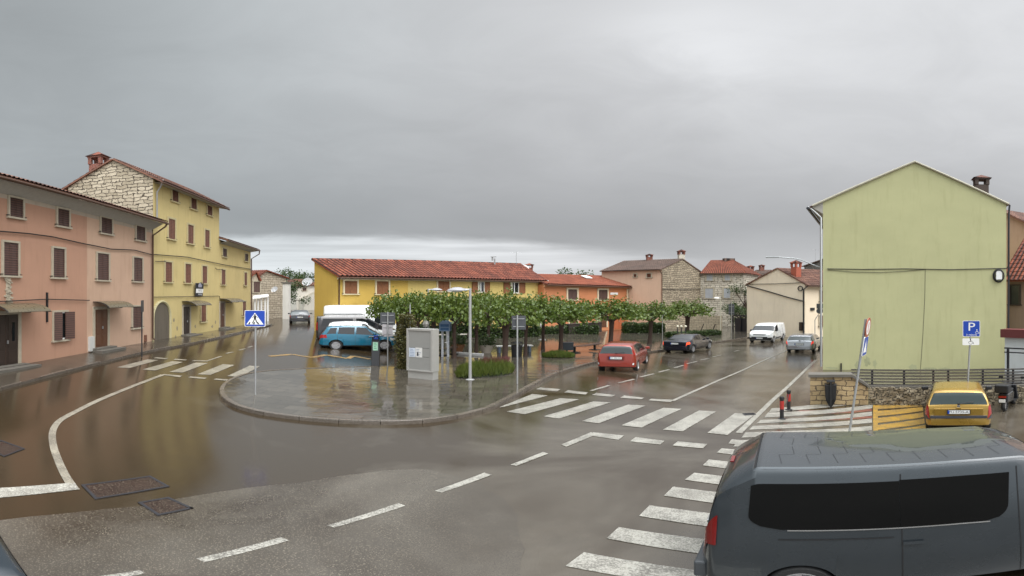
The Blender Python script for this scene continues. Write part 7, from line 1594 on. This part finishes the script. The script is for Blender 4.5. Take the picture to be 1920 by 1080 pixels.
for i, x in enumerate((1312, 1334)):
    b = G(x, 626, .12); t = thing('leaning_stake', ('left', 'right')[i]+' one of two dark leaning stakes behind the roof of the dark saloon', 'stake', b, group='leaning stakes'); m = MB(); m.tube([b, b+Vector((.35, 0, 1.1))], .045, 6); m.build('stake', DOOR_D, t); m = MB(); m.tube([b+Vector((.33, 0, 1.08)), b+Vector((.36, 0, 1.14))], .06, 6); m.build('tip', DOOR_D, t)

# trees beyond the houses: trunk with limbs and a broken, leafy crown
def round_tree(label, x, ybase, rg, h, w, seed, group='trees beyond the houses'):
    p = at(x, ybase, rg); z0 = gz(p.x, p.y); t = thing('leafy_tree', label, 'tree', (p.x, p.y, z0), group=group); rnd = np.random.default_rng(seed); m = MB(); b = Vector((p.x, p.y, z0)); tip = b+Vector((0, 0, h*.55)); m.tube([b, b.lerp(tip, .5)+Vector((.1, 0, 0)), tip], [h*.035, h*.025, h*.015], 7); vs, fs = [], []
    for k in range(16):
        a = rnd.uniform(0, 6.28); q = w*.5*math.sqrt(rnd.uniform(.05, 1)); c = b+Vector((q*math.cos(a), q*math.sin(a), h*rnd.uniform(.32, .95)*(1-.25*q/w))); m.tube([b+Vector((0, 0, h*rnd.uniform(.25, .5))), c], [h*.012, h*.004], 4, cap=False)
        cr_ = w*rnd.uniform(.14, .26)
        for _ in range(170): d_ = Vector((rnd.normal(), rnd.normal(), rnd.normal()*.8)).normalized()*cr_*rnd.uniform(.4, 1.1); leaf_faces(vs, fs, c+d_, w*rnd.uniform(.035, .06), rnd)
    m.build('trunk', BARK, t); m2 = MB(); m2.add(vs, fs); m2.build('crown', LEAF2, t, uv=False)
round_tree('dark tree filling the gap at the end of the left street', 546, 575, 100, 8.5, 7, 1); round_tree('bushy tree behind the white house stairs', 556, 570, 125, 11, 8, 2); round_tree('low dark tree top behind the yellow house, left of the dish', 541, 575, 84, 6, 5, 6)
round_tree('tree top peeping over the orange roof beside its chimney', 1072, 560, 95, 10.6, 7, 3); round_tree('green tree in the gap between the grey stone house and the cream house', 1398, 600, 66, 6.5, 4.0, 4); round_tree('dark shrub behind the garden gate', 1388, 605, 60, 3.6, 3.2, 5)

# scooter at the right edge
b = G(1893, 764); t = thing('scooter', 'dark motor scooter with box parked at the right edge by the garden wall', 'scooter', b, R(28)); 
def wb_(m, nm, mat, **k): return m.build(nm, mat, t, world=False, **k)
for x in (-.62, .62):
    m = MB(); m.v = []; m.lathe([(.15, -.05), (.22, -.06), (.25, 0), (.22, .06), (.15, .05)], (x, 0, .25), axis='y', seg=20); w_ = wb_(m, 'wheel', TYRE, smooth=50); m = MB(); m.lathe([(.15, -.03), (.03, -.04), (.03, .04), (.15, .03)], (x, 0, .25), axis='y', seg=16); m.build('rim', ALLOY, w_, world=False)
m = MB(); m.prism([(-.85, -.16, .42), (-.3, -.16, .34), (-.1, -.16, .34), (.02, -.16, .72), (-.2, -.16, .80), (-.85, -.16, .78)], (0, .32, 0)); wb_(m, 'body', simple('scooter_black', (.014, .015, .018), .25, coat=.5), bevel=.05)
m = MB(); m.prism([(-.1, -.17, .28), (.38, -.17, .28), (.38, -.17, .34), (-.1, -.17, .34)], (0, .34, 0)); wb_(m, 'footboard', BLACK); m = MB(); m.prism([(.36, -.2, .30), (.44, -.2, .30), (.34, -.15, .95), (.24, -.15, .95)], (0, .4, 0)); wb_(m, 'leg_shield', simple('scooter_black', (.014, .015, .018), .25, coat=.5), bevel=.03)
m = MB(); m.box((-.38, 0, .83), (.72, .28, .10)); wb_(m, 'saddle', BLACK, bevel=.04); m = MB(); m.tube([(.64, 0, .3), (.36, 0, 1.0)], .03, 8); wb_(m, 'fork', DKMETAL); m = MB(); m.tube([(.28, -.34, 1.03), (.34, -.1, 1.0), (.34, .1, 1.0), (.28, .34, 1.03)], .018, 8); wb_(m, 'handlebar', DKMETAL)
m = MB(); m.box((-.82, 0, 1.0), (.42, .44, .34)); wb_(m, 'top_box', BLACK, bevel=.05); m = MB(); m.box((-.90, 0, .66), (.06, .22, .08)); wb_(m, 'tail_lamp', LAMP_RED); m = MB(); m.box((-.93, 0, .5), (.02, .2, .13)); wb_(m, 'licence_plate', PLATE)
for s_ in (-1, 1): m = MB(); m.tube([(.3, s_*.28, 1.02), (.3, s_*.34, 1.22)], .008, 5); q_ = wb_(m, 'mirror_stem', DKMETAL); m = MB(); m.box((.3, s_*.36, 1.25), (.03, .14, .09)); wb_(m, 'mirror', BLACK)
